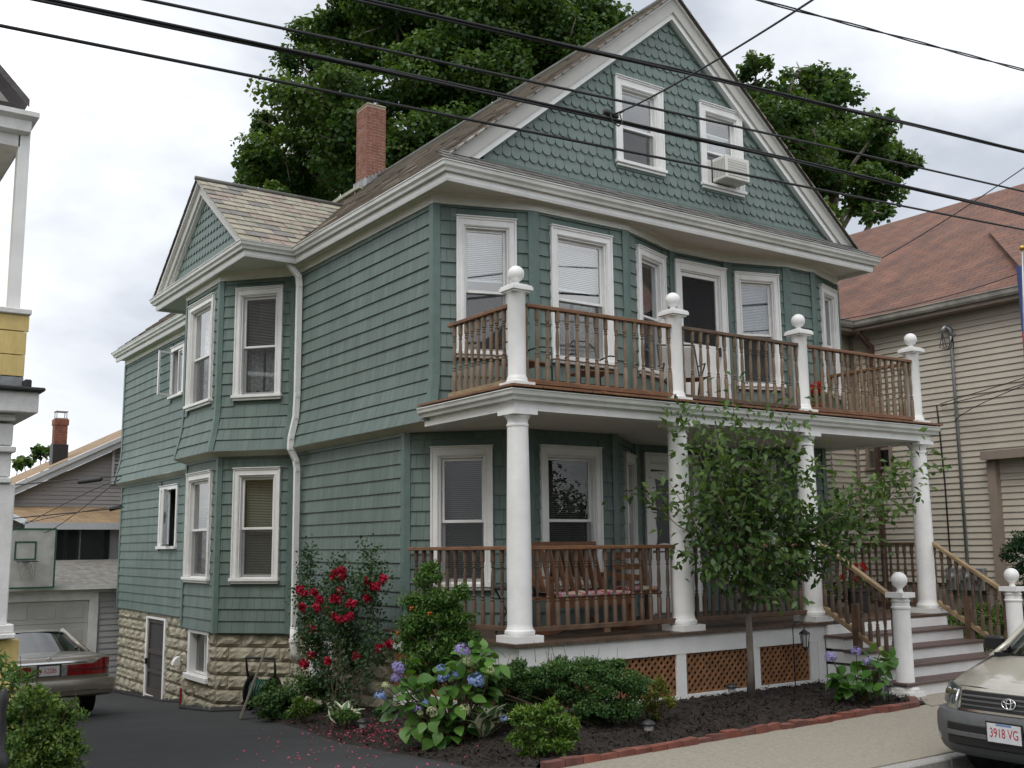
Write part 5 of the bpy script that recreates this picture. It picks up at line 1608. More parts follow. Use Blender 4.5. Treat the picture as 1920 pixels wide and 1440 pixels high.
# upper cornice
ca, cb = ony(75, 212, YY), ony(68, 250, YY)
cz_t, cz_b, cxr = float(ca[2]), float(cb[2]), float(ca[0])
local(MB().sweep([(XL, YY), (cxr, YY), (cxr, YY + 9)], [(-.9, cz_b - .10), (-.12, cz_b - .10), (-.12, cz_b), (-.05, cz_b + .02), (-.05, cz_t - .07), (.0, cz_t - .04), (.0, cz_t), (-.9, cz_t)]).build('cornice', M_wpeel, yh), YB_)
ra = ony(52, 197, YY + .12); rb__ = ony(0, 135, YY + .12)
s_ = (rb__[2] - ra[2]) / (rb__[0] - ra[0])
mb = MB(); xx0 = ra[0]; xx1 = -8.2
mb.add([(xx0, YY + .05, ra[2]), (xx1, YY + .05, ra[2] + s_ * (xx1 - xx0)), (xx1, YY + 9, ra[2] + s_ * (xx1 - xx0)), (xx0, YY + 9, ra[2])], [(0, 1, 2, 3)])
mb.add([(xx0, YY + .04, ra[2] - .05), (xx0, YY + .04, ra[2] + .02), (xx1, YY + .04, ra[2] + s_ * (xx1 - xx0) + .02), (xx1, YY + .04, ra[2] + s_ * (xx1 - xx0) - .06)], [(0, 1, 2, 3)])
local(mb.build('upper_roof', mat('grey_roof', (.11, .10, .10), .9, .2, 6, .3, 40, coord='Position'), yh), YB_)
local(MB().poly([(xx0 - .15, YY + .09, ra[2] - .02), (xx1, YY + .09, ra[2] - .02), (xx1, YY + .09, ra[2] + s_ * (xx1 - xx0))]).build('gable_wall', mat('old_grey_shingle', (.30, .29, .27), .8, .2, 8, .3, 40, coord='Position'), yh), YB_)
local(MB().box(XL, -5.75, YY + 1.4, YY + 9, -.5, cz_b - .02).build('wall', M_yel, yh), YB_)

# ---- grey house and garage at the end of the drive
M_gv = mat('grey_vinyl', (0.295, 0.285, 0.29), 0.6, 0.06, 2, 0.05, 60, coord='Position')
M_gv2 = mat('garage_clapboard', (0.36, 0.36, 0.355), 0.6, 0.06, 2, 0.05, 60, coord='Position')
M_ltr = mat('pale_trim', (0.50, 0.515, 0.53), 0.5, 0.06, 2, coord='Position')
M_tanroof = mat_shingle_roof('tan_shingles', (0.36, 0.245, 0.135), (0.27, 0.18, 0.10), (0.16, 0.11, 0.065), 0.33, 0.14, 0.4)
gh = thing('grey_house', 'grey clapboard house with a tan shingle roof and brick chimney behind the garage', 'house', (1, 24, -1.5))
GB = (1, 24, -1.5); GYP = 23.0
n0, n1 = ony(22, 930, GYP), ony(228, 838, GYP)          # underside of the near rake
sg_ = (n1[2] - n0[2]) / (n1[0] - n0[0])
xl_, xr_ = n0[0] - 1.2, n0[0] + 5.4
rz = lambda x: n0[2] + sg_ * (x - n0[0])
gw_ = [(228 - 18, 812, 228 + 14, 912)]
wtl, wbr = ony(211, 832, GYP), ony(240, 910, GYP)
zb_ = -1.5
zk = sorted({zb_, rz(xl_)} | set(np.linspace(rz(xl_), rz(xr_), 30)))
mb = MB(); mb.poly([(xl_, GYP, zb_), (xr_, GYP, zb_), (xr_, GYP, rz(xr_)), (xl_, GYP, rz(xl_))]); mb.quad((xr_, GYP, zb_), (2 * xr_ - xl_, GYP, zb_), (2 * xr_ - xl_, GYP, rz(xl_)), (xr_, GYP, rz(xr_)))
gwall = local(mb.build('wall', M_gv, gh), GB)
z = 1.0
while z < rz(xr_) - .1:
    xa = xl_ if z < rz(xl_) else xl_ + (z - rz(xl_)) / sg_
    MB().add([(xa, GYP - .022, z), (xr_ + .3, GYP - .022, z), (xr_ + .3, GYP - .003, z + .118), (xa + .118 / sg_ * (z > rz(xl_) - .1), GYP - .003, z + .118), (xa, GYP, z), (xr_ + .3, GYP, z)], [(0, 1, 2, 3), (4, 5, 1, 0)]).build('clapboard', M_gv, gwall, recalc=False); z += .118
mb = MB(); th = .34; yb0, yb1 = GYP - .35, GYP + 9
for s in (0, 1):
    f = (lambda x: x) if s == 0 else (lambda x: 2 * xr_ - x)
    mb.quad((f(xl_ - .3), yb0, rz(xl_ - .3) + th), (f(xr_), yb0, rz(xr_) + th), (f(xr_), yb1, rz(xr_) + th), (f(xl_ - .3), yb1, rz(xl_ - .3) + th), uv=[(0, 0), (0, 8), (9, 8), (9, 0)])
local(mb.build('roof', M_tanroof, gh, recalc=False), GB)
for (o0, o1, yy) in ((.02, .20, GYP - .36), (.20, th - .01, GYP - .42)):
    mb = MB(); mb.add([(xl_ - .3, yy, rz(xl_ - .3) + o0), (xr_, yy, rz(xr_) + o0), (xr_, yy, rz(xr_) + o1), (xl_ - .3, yy, rz(xl_ - .3) + o1), (xl_ - .3, GYP, rz(xl_ - .3) + o0), (xr_, GYP, rz(xr_) + o0)], [(0, 1, 2, 3), (0, 4, 5, 1)])
    local(mb.build('rake_board', M_ltr, gh), GB)
# attic window
wsg = Seg((float(ony(209, 870, GYP)[0]), GYP - .02), (float(ony(209, 870, GYP)[0]) + .9, GYP - .02))
flat_win(gh, wsg, 0, .75, float(ony(215, 905, GYP)[2]), float(ony(215, 830, GYP)[2]), GB, M_ltr)
# chimney
def chimney(pxl, pxr, pyt, pyb, dep, name, parent, base, cap=True):
    a, c = at(pxl, pyb, dep), at(pxr, pyt, dep); w = (pxr - pxl) * mpp(dep); cx_, cy_ = (a[0] + c[0]) / 2, a[1] + w / 2
    o_ = local(MB().box(cx_ - w / 2, cx_ + w / 2, cy_ - w / 2, cy_ + w / 2, a[2] - 1.2, c[2]).build(name, M_brickm, parent), base)
    m_ = MB(); z = a[2]; k = 0
    while z < c[2] - .06:
        for i in range(3):
            u = -w / 2 + (i - .5 * (k % 2)) * w / 2.5
            p0_, p1_ = max(u, -w / 2), min(u + w / 2.6, w / 2)
            if p1_ - p0_ > .03:
                m_.box(cx_ + p0_, cx_ + p1_, cy_ - w / 2 - .01, cy_ - w / 2 + .05, z, z + .062); m_.box(cx_ - w / 2 - .01, cx_ - w / 2 + .05, cy_ + p0_, cy_ + p1_, z + .001, z + .061)
        z += .075; k += 1
    local(m_.build('brickwork', M_brick, o_, kind='stuff', recalc=False), (0, 0, 0))
    if cap:
        MB().box(cx_ - w * .58, cx_ + w * .58, cy_ - w * .58, cy_ + w * .58, c[2] - .22, c[2] - .04).build('corbel', M_brick, o_)
        MB().box(cx_ - w * .5, cx_ + w * .5, cy_ - w * .5, cy_ + w * .5, c[2] + .2, c[2] + .22).build('rain_cap', M_lead, o_)
        for sx in (-.4, .4):
            for sy in (-.4, .4): MB().bar((cx_ + sx * w, cy_ + sy * w, c[2]), (cx_ + sx * w, cy_ + sy * w, c[2] + .2), .02, .02).build('cap_leg', M_lead, o_)
        MB().box(cx_ - w * .62, cx_ + w * .62, cy_ - w * .62, cy_ + w * .62, a[2] - 1.0, a[2] + .12).build('flashing', M_black, o_)
    return o_
chimney(106, 128, 782, 840, 33, 'chimney', gh, GB)
# sunroom in front of it
SY = 20.6
s0, s1 = ony(60, 985, SY), ony(300, 985, SY)
sz_e, sz_r = float(ony(150, 982, SY)[2]), float(ony(150, 948, SY + 1.6)[2])
mb = MB(); mb.quad((s0[0] - .2, SY - .3, sz_e), (s0[0] + 5, SY - .3, sz_e), (s0[0] + 5, GYP, sz_r), (s0[0] - .75, GYP, sz_r), uv=[(0, 0), (5, 0), (5, 2.4), (-.5, 2.4)])
sr_ = local(mb.build('sunroom_roof', M_tanroof, gh, recalc=False), GB)
local(MB().box(s0[0] - .22, s0[0] + 5, SY - .36, SY - .28, sz_e - .16, sz_e + .02).build('sunroom_gutter', M_ltr, gh), GB)
local(MB().bar((s0[0] - .2, SY - .3, sz_e + .02), (s0[0] - .75, GYP, sz_r + .02), .06, .12).build('sunroom_rake', M_ltr, gh), GB)
local(MB().box(s0[0], s0[0] + 5, SY, SY + .1, -1.5, sz_e - .1).build('sunroom_wall', M_gv, gh), GB)
for (xa, xb) in ((104, 146), (153, 203)):
    a, c = ony(xa, 990, SY - .02), ony(xb, 1050, SY - .02)
    local(MB().box(a[0], c[0], SY - .035, SY - .01, c[2], a[2]).build('sunroom_window', M_room, gh), GB)
    local(MB().quad((a[0], SY - .04, c[2]), (c[0], SY - .04, c[2]), (c[0], SY - .04, a[2]), (a[0], SY - .04, a[2])).build('pane', M_glass, gh), GB)
    local(MB().box(a[0] - .05, c[0] + .05, SY - .06, SY - .005, c[2] - .06, c[2] - .001).build('sunroom_sill', M_ltr, gh), GB)
# garage
gr = thing('garage', 'low grey garage with a panelled white door at the end of the driveway', 'garage', (-1.5, 17.4, -1.42))
QB = (-1.5, 17.4, -1.42); QY = 17.4
g_l, g_r = -5.2, 2.6
zd_t = float(ony(120, 1126, QY)[2]); zr_b = float(ony(120, 1112, QY)[2]); zr_t = float(ony(120, 1060, QY)[2])
dxr = float(ony(163, 1200, QY)[0]); pxr_ = float(ony(181, 1200, QY)[0])
gsg = Seg((pxr_, QY), (g_r, QY))
gwl = local(MB().box(pxr_ - .01, g_r, QY + .005, QY + .1, -1.5, zr_b).box(g_r - .1, g_r, QY + .1, QY + 3.0, -1.5, zr_b).box(g_l, g_l + .1, QY, QY + 3.0, -1.5, zr_b).build('wall', M_gv2, gr), QB)
z = -1.42
while z < zr_b - .05:
    MB().add([(pxr_, QY - .016, z), (g_r, QY - .016, z), (g_r, QY + .004, z + .14), (pxr_, QY + .004, z + .14), (pxr_, QY + .01, z), (g_r, QY + .01, z)], [(0, 1, 2, 3), (4, 5, 1, 0)]).build('clapboard', M_gv2, gwl, recalc=False); z += .14
local(MB().box(dxr, pxr_ - .012, QY - .06, QY + .08, -1.5, zr_b - .001).build('door_jamb', M_wpeel, gr), QB)
local(MB().box(g_l, g_r, QY - .08, QY + .1, zr_b, zr_b + .16).box(g_l, dxr, QY - .05, QY + .05, zd_t, zr_b - .002).build('door_lintel', M_wpeel, gr), QB)
M_gd = mat('garage_door_paint', (0.46, 0.455, 0.43), 0.5, 0.06, 3, coord='Position')
gd = local(MB().box(g_l + .1, dxr - .005, QY + .02, QY + .06, -1.5, zd_t).build('garage_door', M_gd, gr), QB)
nP = 4; ph = (zd_t + 1.42) / nP
for r_ in range(nP):
    MB().box(g_l + .1, dxr - .006, QY + .004, QY + .019, -1.42 + r_ * ph + .006, -1.42 + (r_ + 1) * ph - .006).build('door_panel', M_gd, gd, bevel=.004)
    for c_ in range(6):
        x1_ = dxr - .12 - c_ * .62
        MB().box(x1_ - .46, x1_, QY - .006, QY + .003, -1.42 + r_ * ph + .12, -1.42 + (r_ + 1) * ph - .12).build('raised_field', M_gd, gd, bevel=.005)
mb = MB(); mb.quad((g_l - .2, QY - .25, zr_b + .17), (g_r + .2, QY - .25, zr_b + .17), (g_r + .2, QY + 2.9, zr_t + .10), (g_l - .2, QY + 2.9, zr_t + .1))
local(mb.build('garage_roof', mat('worn_roofing', (.20, .19, .17), .9, .3, 6, .4, 30, coord='Position'), gr), QB)
local(MB().box(g_l - .2, g_r + .2, QY - .27, QY - .2, zr_b + .08, zr_b + .185).build('roof_edge', M_gutter, gr), QB)
# backboard and hoop
bb = thing('basketball_hoop', 'worn white basketball backboard with green border and net above the garage door', 'backboard', (-2, 17, float(zr_b) + .3))
BB = (-2, 17, float(zr_b) + .3); BY_ = 16.95
tl, br_ = ony(16, 992, BY_), ony(100, 1101, BY_)
M_bb = mat('worn_board', (0.47, 0.47, 0.45), 0.7, 0.0, 3, 0.1, 30, coord='Position', col2=(0.34, 0.335, 0.32))
M_bbg = mat('board_green', (0.02, 0.085, 0.055), 0.6, 0.1, 5)
local(MB().box(tl[0], br_[0], BY_, BY_ + .03, br_[2], tl[2]).build('board', M_bb, bb), BB)
t_ = .035
local(MB().box(tl[0] - .005, br_[0] + .005, BY_ - .006, BY_ + .035, tl[2] - .02, tl[2] + .02).box(tl[0], br_[0] + .005, BY_ - .006, BY_ + .035, br_[2] - .02, br_[2] + .02).box(br_[0] - .02, br_[0] + .02, BY_ - .007, BY_ + .036, br_[2], tl[2]).box(tl[0] - .02, tl[0] + .02, BY_ - .007, BY_ + .036, br_[2], tl[2]).build('border', M_bbg, bb), BB)
a, c = ony(28, 1015, BY_), ony(67, 1050, BY_)
local(MB().box(a[0], c[0], BY_ - .008, BY_ - .001, a[2] - t_, a[2]).box(a[0], c[0], BY_ - .008, BY_ - .001, c[2], c[2] + t_).box(a[0], a[0] + t_, BY_ - .009, BY_ - .001, c[2] + t_, a[2] - t_).box(c[0] - t_, c[0], BY_ - .009, BY_ - .001, c[2] + t_, a[2] - t_).build('target_square', M_bbg, bb), BB)
hx, hz = (a[0] + c[0]) / 2, c[2] - .03; R_ = .225
local(MB().tube([(hx + R_ * math.cos(q), BY_ - .30 + R_ * math.sin(q), hz) for q in np.linspace(0, 6.283, 20)[:-1]], .01, 6, True).bar((hx, BY_, hz), (hx, BY_ - .08, hz), .12, .03).build('rim', M_black, bb, smooth=True), BB)
M_net = mat('net_string', (.30, .285, .25), .9)
m_ = MB()
for k in range(12):
    for s in (-1, 1):
        pts = []
        for j in range(6):
            q = (k + s * j * .5) * 2 * math.pi / 12; rr = R_ * (1 - .45 * (j / 5) ** .8); pts.append((hx + rr * math.cos(q), BY_ - .30 + rr * math.sin(q), hz - .085 * j))
        m_.tube(pts, .0045, 4)
local(m_.build('net', M_net, bb), BB)
local(MB().bar(((tl[0] + br_[0]) / 2, BY_ + .03, tl[2] - .4), ((tl[0] + br_[0]) / 2, BY_ + .9, zr_b + .15), .08, .08).bar(((tl[0] + br_[0]) / 2, BY_ + .03, br_[2] + .1), ((tl[0] + br_[0]) / 2, BY_ + .42, zr_b + .12), .08, .08).build('bracket', M_wood_d, bb), BB)
# ================================================================== vegetation
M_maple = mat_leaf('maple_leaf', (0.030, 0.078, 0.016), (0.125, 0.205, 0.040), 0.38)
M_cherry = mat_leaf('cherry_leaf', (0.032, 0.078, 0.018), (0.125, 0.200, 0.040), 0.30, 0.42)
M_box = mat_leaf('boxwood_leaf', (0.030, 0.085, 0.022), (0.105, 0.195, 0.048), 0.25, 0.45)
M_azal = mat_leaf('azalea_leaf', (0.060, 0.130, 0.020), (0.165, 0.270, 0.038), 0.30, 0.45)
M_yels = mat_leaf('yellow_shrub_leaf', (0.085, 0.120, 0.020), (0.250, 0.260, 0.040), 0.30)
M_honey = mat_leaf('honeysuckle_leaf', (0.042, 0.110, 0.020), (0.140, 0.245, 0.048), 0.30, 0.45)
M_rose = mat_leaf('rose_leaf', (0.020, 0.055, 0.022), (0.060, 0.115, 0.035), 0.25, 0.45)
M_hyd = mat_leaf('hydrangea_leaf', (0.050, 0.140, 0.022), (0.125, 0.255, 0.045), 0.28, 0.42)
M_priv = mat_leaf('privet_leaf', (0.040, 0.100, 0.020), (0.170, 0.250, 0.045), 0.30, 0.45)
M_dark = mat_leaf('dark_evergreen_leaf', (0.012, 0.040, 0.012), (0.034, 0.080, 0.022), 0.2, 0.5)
M_cream_l = mat('hosta_cream', (0.62, 0.62, 0.44), 0.5, 0.1, 20)
M_host = mat('hosta_green', (0.075, 0.150, 0.060), 0.5, 0.2, 20)

def unit(a): return a / (np.linalg.norm(a, axis=-1, keepdims=True) + 1e-9)

def leaf_mesh(name, P, D, Nn, L, Wd, T, mat_, fold=0.0, curl=0.0):
    """one kite-shaped leaf per point: P base, D growth direction, Nn blade normal"""
    P, D, Nn = np.asarray(P, float), unit(np.asarray(D, float)), np.asarray(Nn, float)
    S = unit(np.cross(D, Nn)); Nn = unit(np.cross(S, D))
    L = np.asarray(L)[:, None]; Wd = np.asarray(Wd)[:, None]
    n = len(P)
    a = P
    m = P + D * L * .42 - Nn * L * curl * .18
    tip = P + D * L - Nn * L * curl
    l = m - S * Wd * .5 + Nn * Wd * fold; r = m + S * Wd * .5 + Nn * Wd * fold
    V = np.stack([a, l, tip, r], 1).reshape(-1, 3)
    i = np.arange(n) * 4
    F_ = np.concatenate([np.stack([i, i + 1, i + 2], 1), np.stack([i, i + 2, i + 3], 1)])
    return tint_mesh(name, V, F_, np.concatenate([T, T]), mat_)

def crown_points(clumps, n_per, rg, sub=18, sub_r=.40, flat=.85):
    """clumps (centre, radius): leaves gather in smaller sub-clumps over each clump's skin"""
    P, Nn, T = [], [], []
    for c, r in clumps:
        c = np.array(c)
        k = max(4, int(sub))
        d = unit(rg.normal(size=(k, 3))); d[:, 2] = d[:, 2] * .8 + .12
        sc = c + d * r * rg.uniform(.45, .95, (k, 1)) * np.array([1, 1, flat])
        sr = r * sub_r * rg.uniform(.6, 1.25, k)
        tc_ = rg.uniform(-.2, .25, k)
        m = max(1, int(n_per * (r ** 2) / k))
        for j in range(k):
            q = unit(rg.normal(size=(m, 3)))
            rad = sr[j] * rg.uniform(.25, 1.0, (m, 1)) ** .5
            pts = sc[j] + q * rad * np.array([1.15, 1.15, .75])
            P.append(pts)
            Nn.append(unit(q * .6 + np.array([0, 0, .75]) + rg.normal(size=(m, 3)) * .45))
            T.append(np.clip(.30 + tc_[j] + .30 * q[:, 2] + rg.normal(size=m) * .17, 0, 1))  # tint rises towards the top of each sub-clump
    return np.concatenate(P), np.concatenate(Nn), np.concatenate(T)

def limb_tree(mb, root, targets, r0, rg, split=.45):
    root = np.array(root, float)
    for t in targets:
        t = np.array(t, float); mid = root + (t - root) * split + rg.normal(size=3) * np.linalg.norm(t - root) * .06
        mb.tube([root, root + (mid - root) * .5 + rg.normal(size=3) * .03, mid, mid + (t - mid) * .5 + rg.normal(size=3) * np.linalg.norm(t - root) * .03, t], [r0, r0 * .8, r0 * .6, r0 * .38, r0 * .15], 6)

def px_clumps(lst, dep, rg, jit=1.5):
    out = []
    for u, v, r in lst:
        dd = dep + rg.normal() * jit
        out.append((at(u, v, dd), r * mpp(dd)))
    return out

def big_tree(name, label, lst, dep, base_px, seed, n_per, trunk_r, leaf=.17, back=True):
    rg = np.random.default_rng(seed)
    cl = px_clumps(lst, dep, rg)
    if back: cl += [(c + np.array([FW[0], FW[1], 0]) * r * 1.3 + rg.normal(size=3) * .3, r * .9) for c, r in cl[::2]]
    b0 = at(base_px, 700, dep + 1); base = np.array([b0[0], b0[1], -1.5])
    t = thing(name, label, 'tree', tuple(base), group=None)
    mb = MB(); cen = np.mean([c for c, r in cl], 0)
    fork = np.array([base[0], base[1], cen[2] - 4.5]) - base
    mb.tube([(0, 0, -.3), (0.05, 0, fork[2] * .5), fork], [trunk_r * 1.3, trunk_r, trunk_r * .8], 10)
    limb_tree(mb, fork, [c - base for c, r in cl[:16]], trunk_r * .5, rg)
    for c, r in cl[:24]:
        for _ in range(5):
            d = unit(rg.normal(size=3)); mb.tube([c - base, c - base + d * r * .5 + rg.normal(size=3) * .1, c - base + d * r], [.045, .03, .012], 4)
    mb.build('trunk', M_bark, t, smooth=True)
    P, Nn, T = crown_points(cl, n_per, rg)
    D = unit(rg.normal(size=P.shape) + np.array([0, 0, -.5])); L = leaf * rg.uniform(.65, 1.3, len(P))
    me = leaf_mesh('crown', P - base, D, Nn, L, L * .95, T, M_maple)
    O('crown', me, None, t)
    return t

maple1 = [(530, 290, 80), (490, 345, 48), (600, 185, 95), (640, 85, 85), (740, 35, 100), (760, 165, 115), (870, 60, 105), (900, 160, 115), (985, 40, 105), (1075, 30, 85), (1140, 42, 48),
          (1000, 135, 95), (690, 285, 95), (800, 275, 95), (505, 235, 38), (565, 120, 48), (615, 60, 38), (600, 340, 75), (520, 380, 45), (640, 240, 90), (840, 0, 90), (940, -30, 90), (1060, 90, 70), (700, -20, 80), (480, 300, 40), (560, 400, 45)]
big_tree('maple_tree', 'tall dark green maple rising behind the green roof and brick chimney', maple1, 34, 800, 21, 2100, .42, .145)
maple2 = [(1415, 125, 32), (1400, 190, 55), (1470, 205, 60), (1510, 155, 42), (1545, 190, 62), (1480, 260, 85), (1600, 265, 75), (1655, 300, 52), (1540, 320, 78), (1625, 350, 55), (1450, 340, 75), (1690, 310, 34),
          (1500, 395, 55), (1400, 290, 60), (1570, 150, 26), (1650, 240, 32), (1670, 355, 36), (1540, 410, 40), (1640, 400, 30)]
big_tree('maple_tree', 'rounded maple standing behind the red-brown roof next door', maple2, 33, 1500, 22, 2300, .34, .14)
big_tree('distant_tree', 'small distant tree peeping over the tan roof beside the brick chimney', [(45, 865, 14), (75, 850, 16), (92, 846, 12), (35, 872, 10)], 46, 60, 23, 1400, .2, .22, False)

# ---- young tree in the mulch bed
rg = np.random.default_rng(31)
tb0 = onz(1409, 1312, .05); tb0[2] = bedz(tb0[0], tb0[1]) - .02
yt = thing('young_tree', 'young leafy cherry tree with a thin grey trunk growing in the mulch bed', 'tree', tuple(tb0))
tips = [(1370, 720), (1300, 785), (1265, 765), (1500, 800), (1455, 760), (1420, 820), (1350, 845), (1340, 900), (1335, 955), (1255, 905), (1205, 922), (1480, 880), (1535, 870), (1560, 960), (1605, 955), (1645, 915),
        (1690, 885), (1735, 868), (1715, 840), (1700, 925), (1625, 1000), (1585, 1035), (1520, 1000), (1450, 1005), (1385, 1010), (1335, 1055), (1290, 1030), (1420, 1075), (1480, 1085), (1525, 1065), (1450, 940), (1400, 930),
        (1395, 780), (1440, 850), (1500, 950), (1550, 1010), (1370, 880), (1390, 970), (1470, 1030), (1340, 790), (1310, 850), (1490, 830), (1580, 920), (1660, 960), (1425, 1110), (1480, 1120), (1510, 1040), (1290, 930)]
dep0 = float((tb0 - CAM) @ FW)
mb = MB(); top = np.array([.03, 0.02, 1.02])
mb.tube([(0, 0, 0), (.012, .0, .5), top], [.052, .043, .038], 10)
TP = []
for u, v in tips:
    d_ = dep0 + rg.normal() * .32
    TP.append(at(u, v, d_) - tb0)
TP = np.array(TP)
lead = [np.array([-.12, .05, 2.5]), np.array([.25, .0, 2.3]), np.array([.75, .1, 1.9]), np.array([-.45, -.05, 1.9]), np.array([.15, .25, 1.7])]
for l in lead: mb.tube([top - [0, 0, .04], top + (l - top) * .5 + rg.normal(size=3) * .05, l], [.024, .018, .012], 6)
P, D, Nn = [], [], []
for t in TP:
    k = int(np.argmin([np.linalg.norm((l - t) * np.array([1, 1, .7])) for l in lead])); s = top + (lead[k] - top) * rg.uniform(.35, 1.0)
    mid = s + (t - s) * .55 + np.array([0, 0, -.04]) + rg.normal(size=3) * .05
    mb.tube([s, mid, t], [.010, .007, .003], 5)
    ax_ = unit(t - s)
    for _ in range(92):
        f = rg.uniform(.30, 1.06); p = s + (t - s) * f + rg.normal(size=3) * np.array([.15, .15, .075])
        P.append(p); D.append(unit(ax_ * .5 + rg.normal(size=3) * .7 + np.array([0, 0, -.55]))); Nn.append(unit(rg.normal(size=3) * .5 + np.array([-.25, -.45, .75])))
mb.build('trunk', M_bark, yt, smooth=True)
P, D, Nn = map(np.array, (P, D, Nn))
L = rg.uniform(.07, .130, len(P)); T = np.clip(.30 + rg.normal(size=len(P)) * .22, 0, 1)
hi = P[:, 2] > 2.2; T[hi] = np.clip(T[hi] + .15, 0, 1)  # upper leaves painted lighter: brighter light at the top put into their tint
order = np.argsort(((P + tb0 - CAM) @ FW))
one, many = order[:280], order[280:]
O('foliage', leaf_mesh('foliage', P[many], D[many], Nn[many], L[many], L[many] * .56, T[many], M_cherry, .18, .15), None, yt, kind='stuff')
def single_leaf(name, mat_, tint, w=.5, fold=.18, curl=.15):
    """unit leaf along +X, blade facing +Z"""
    xs1 = [0, .18, .42, .7, 1.0]; ws = [.02, .36, .5, .34, .0]
    V = []; 
    for x_, q in zip(xs1, ws):
        zc = -curl * x_ * x_
        V += [(x_, -q * w, zc + fold * q * w), (x_, 0, zc), (x_, q * w, zc + fold * q * w)]
    F_ = []
    for i in range(4):
        for j in range(2): F_.append((i * 3 + j, i * 3 + j + 1, (i + 1) * 3 + j + 1, (i + 1) * 3 + j))
    return tint_mesh(name, np.array(V, float), np.array(F_), np.full(len(F_), tint), mat_)
def leaf_matrix(p, d, n, L):
    d = unit(d); s = unit(np.cross(n, d)); n = unit(np.cross(d, s))
    return Matrix(((d[0] * L, s[0] * L, n[0] * L, p[0]), (d[1] * L, s[1] * L, n[1] * L, p[1]), (d[2] * L, s[2] * L, n[2] * L, p[2]), (0, 0, 0, 1)))
lm = [single_leaf('leaf', M_cherry, t_) for t_ in (.15, .35, .55, .8)]
for i in one:
    o = O('leaf', lm[int(np.clip(T[i] * 4, 0, 3))], None, yt); o.matrix_local = leaf_matrix(P[i], D[i], Nn[i], L[i])

# ---- shrubs
def shrub(name, label, base, clumps, n_per, leaf, mat_, seed, cat='shrub', wr=.55, sub=16, sub_r=.36, sprigs=0, up=.75, stems=7, curl=.1):
    rg = np.random.default_rng(seed); base = np.array(base, float)
    t = thing(name, label, cat, tuple(base))
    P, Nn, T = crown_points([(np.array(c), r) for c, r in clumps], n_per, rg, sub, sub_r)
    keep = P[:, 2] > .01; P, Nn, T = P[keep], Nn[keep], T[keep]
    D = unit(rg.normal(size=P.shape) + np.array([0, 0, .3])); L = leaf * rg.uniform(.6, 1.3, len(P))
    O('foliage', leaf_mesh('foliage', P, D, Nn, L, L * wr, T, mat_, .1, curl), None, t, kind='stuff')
    mb = MB()
    for k in range(stems):
        c, r = clumps[k % len(clumps)]; c = np.array(c) + rg.normal(size=3) * r * .4
        a = rg.uniform(0, 6.28); mb.tube([(.06 * math.cos(a), .06 * math.sin(a), -.05), c * .5 + rg.normal(size=3) * .03, c], [.012, .009, .004], 5)
    for k in range(sprigs):
        c, r = clumps[rg.integers(len(clumps))]; p = np.array(c) + np.array([rg.uniform(-.8, .8) * r, rg.uniform(-.8, .8) * r, r * .6])
        h_ = rg.uniform(.10, .30); q = p + np.array([rg.normal() * .03, rg.normal() * .03, h_]); mb.tube([p, (p + q) / 2, q], [.004, .003, .002], 4)
    mb.build('stem', M_twig, t)
    return t, rg

# clipped boxwood beside the porch corner
hb = onz(1045, 1372, .03)
dH = float((hb - CAM) @ FW)
def at_rel(u, v, dep, base): return at(u, v, dep) - np.array(base)
def pxc(lst, dep, base, rg, jit=.10, rs=1.0): return [(at_rel(u, v, dep + rg.normal() * jit, base), r * mpp(dep) * rs) for u, v, r in lst]
rg0 = np.random.default_rng(5)
hb = np.array([.55, -.95, .03]); dH = float((hb - CAM) @ FW)
shrub('boxwood_shrub', 'broad dark green boxwood shrub clipped level before the porch skirt', hb,
      pxc([(905, 1300, 36), (920, 1270, 34), (930, 1290, 42), (985, 1275, 45), (1045, 1268, 42), (1105, 1268, 42), (1160, 1270, 40), (1190, 1290, 32), (950, 1330, 38), (1010, 1325, 48), (1070, 1325, 48), (1130, 1320, 46), (1175, 1330, 34), (1040, 1355, 34), (1110, 1350, 34)], dH, hb, rg0) +
      pxc([(960, 1270, 38), (1040, 1262, 42), (1120, 1260, 42)], dH + .45, hb, rg0), 68000, .029, M_box, 41, 'shrub', .6, 22, .34, sprigs=26)
ab = onz(1022, 1428, .0); ab[1] += .25; ab[0] += .05; ab[2] = .0; dA = float((ab - CAM) @ FW)
shrub('azalea_shrub', 'low bright yellow-green azalea bush in front of the dark boxwood', ab,
      pxc([(985, 1345, 32), (1030, 1340, 34), (1060, 1360, 28), (975, 1385, 30), (1020, 1385, 38), (1062, 1395, 30), (1000, 1415, 28), (1045, 1420, 26)], dA, ab, rg0, .06), 30000, .047, M_azal, 42, 'shrub', .42, 18, .36, curl=.05)
ys_b = onz(1232, 1352, .04); dY = float((ys_b - CAM) @ FW)
shrub('yellow_shrub', 'small yellow-green shrub at the boxwood end beside the lattice', ys_b,
      pxc([(1215, 1310, 26), (1245, 1305, 24), (1235, 1285, 18), (1225, 1335, 22), (1258, 1318, 16)], dY, ys_b, rg0, .05), 26000, .034, M_yels, 43, 'shrub', .5, 14, .34)
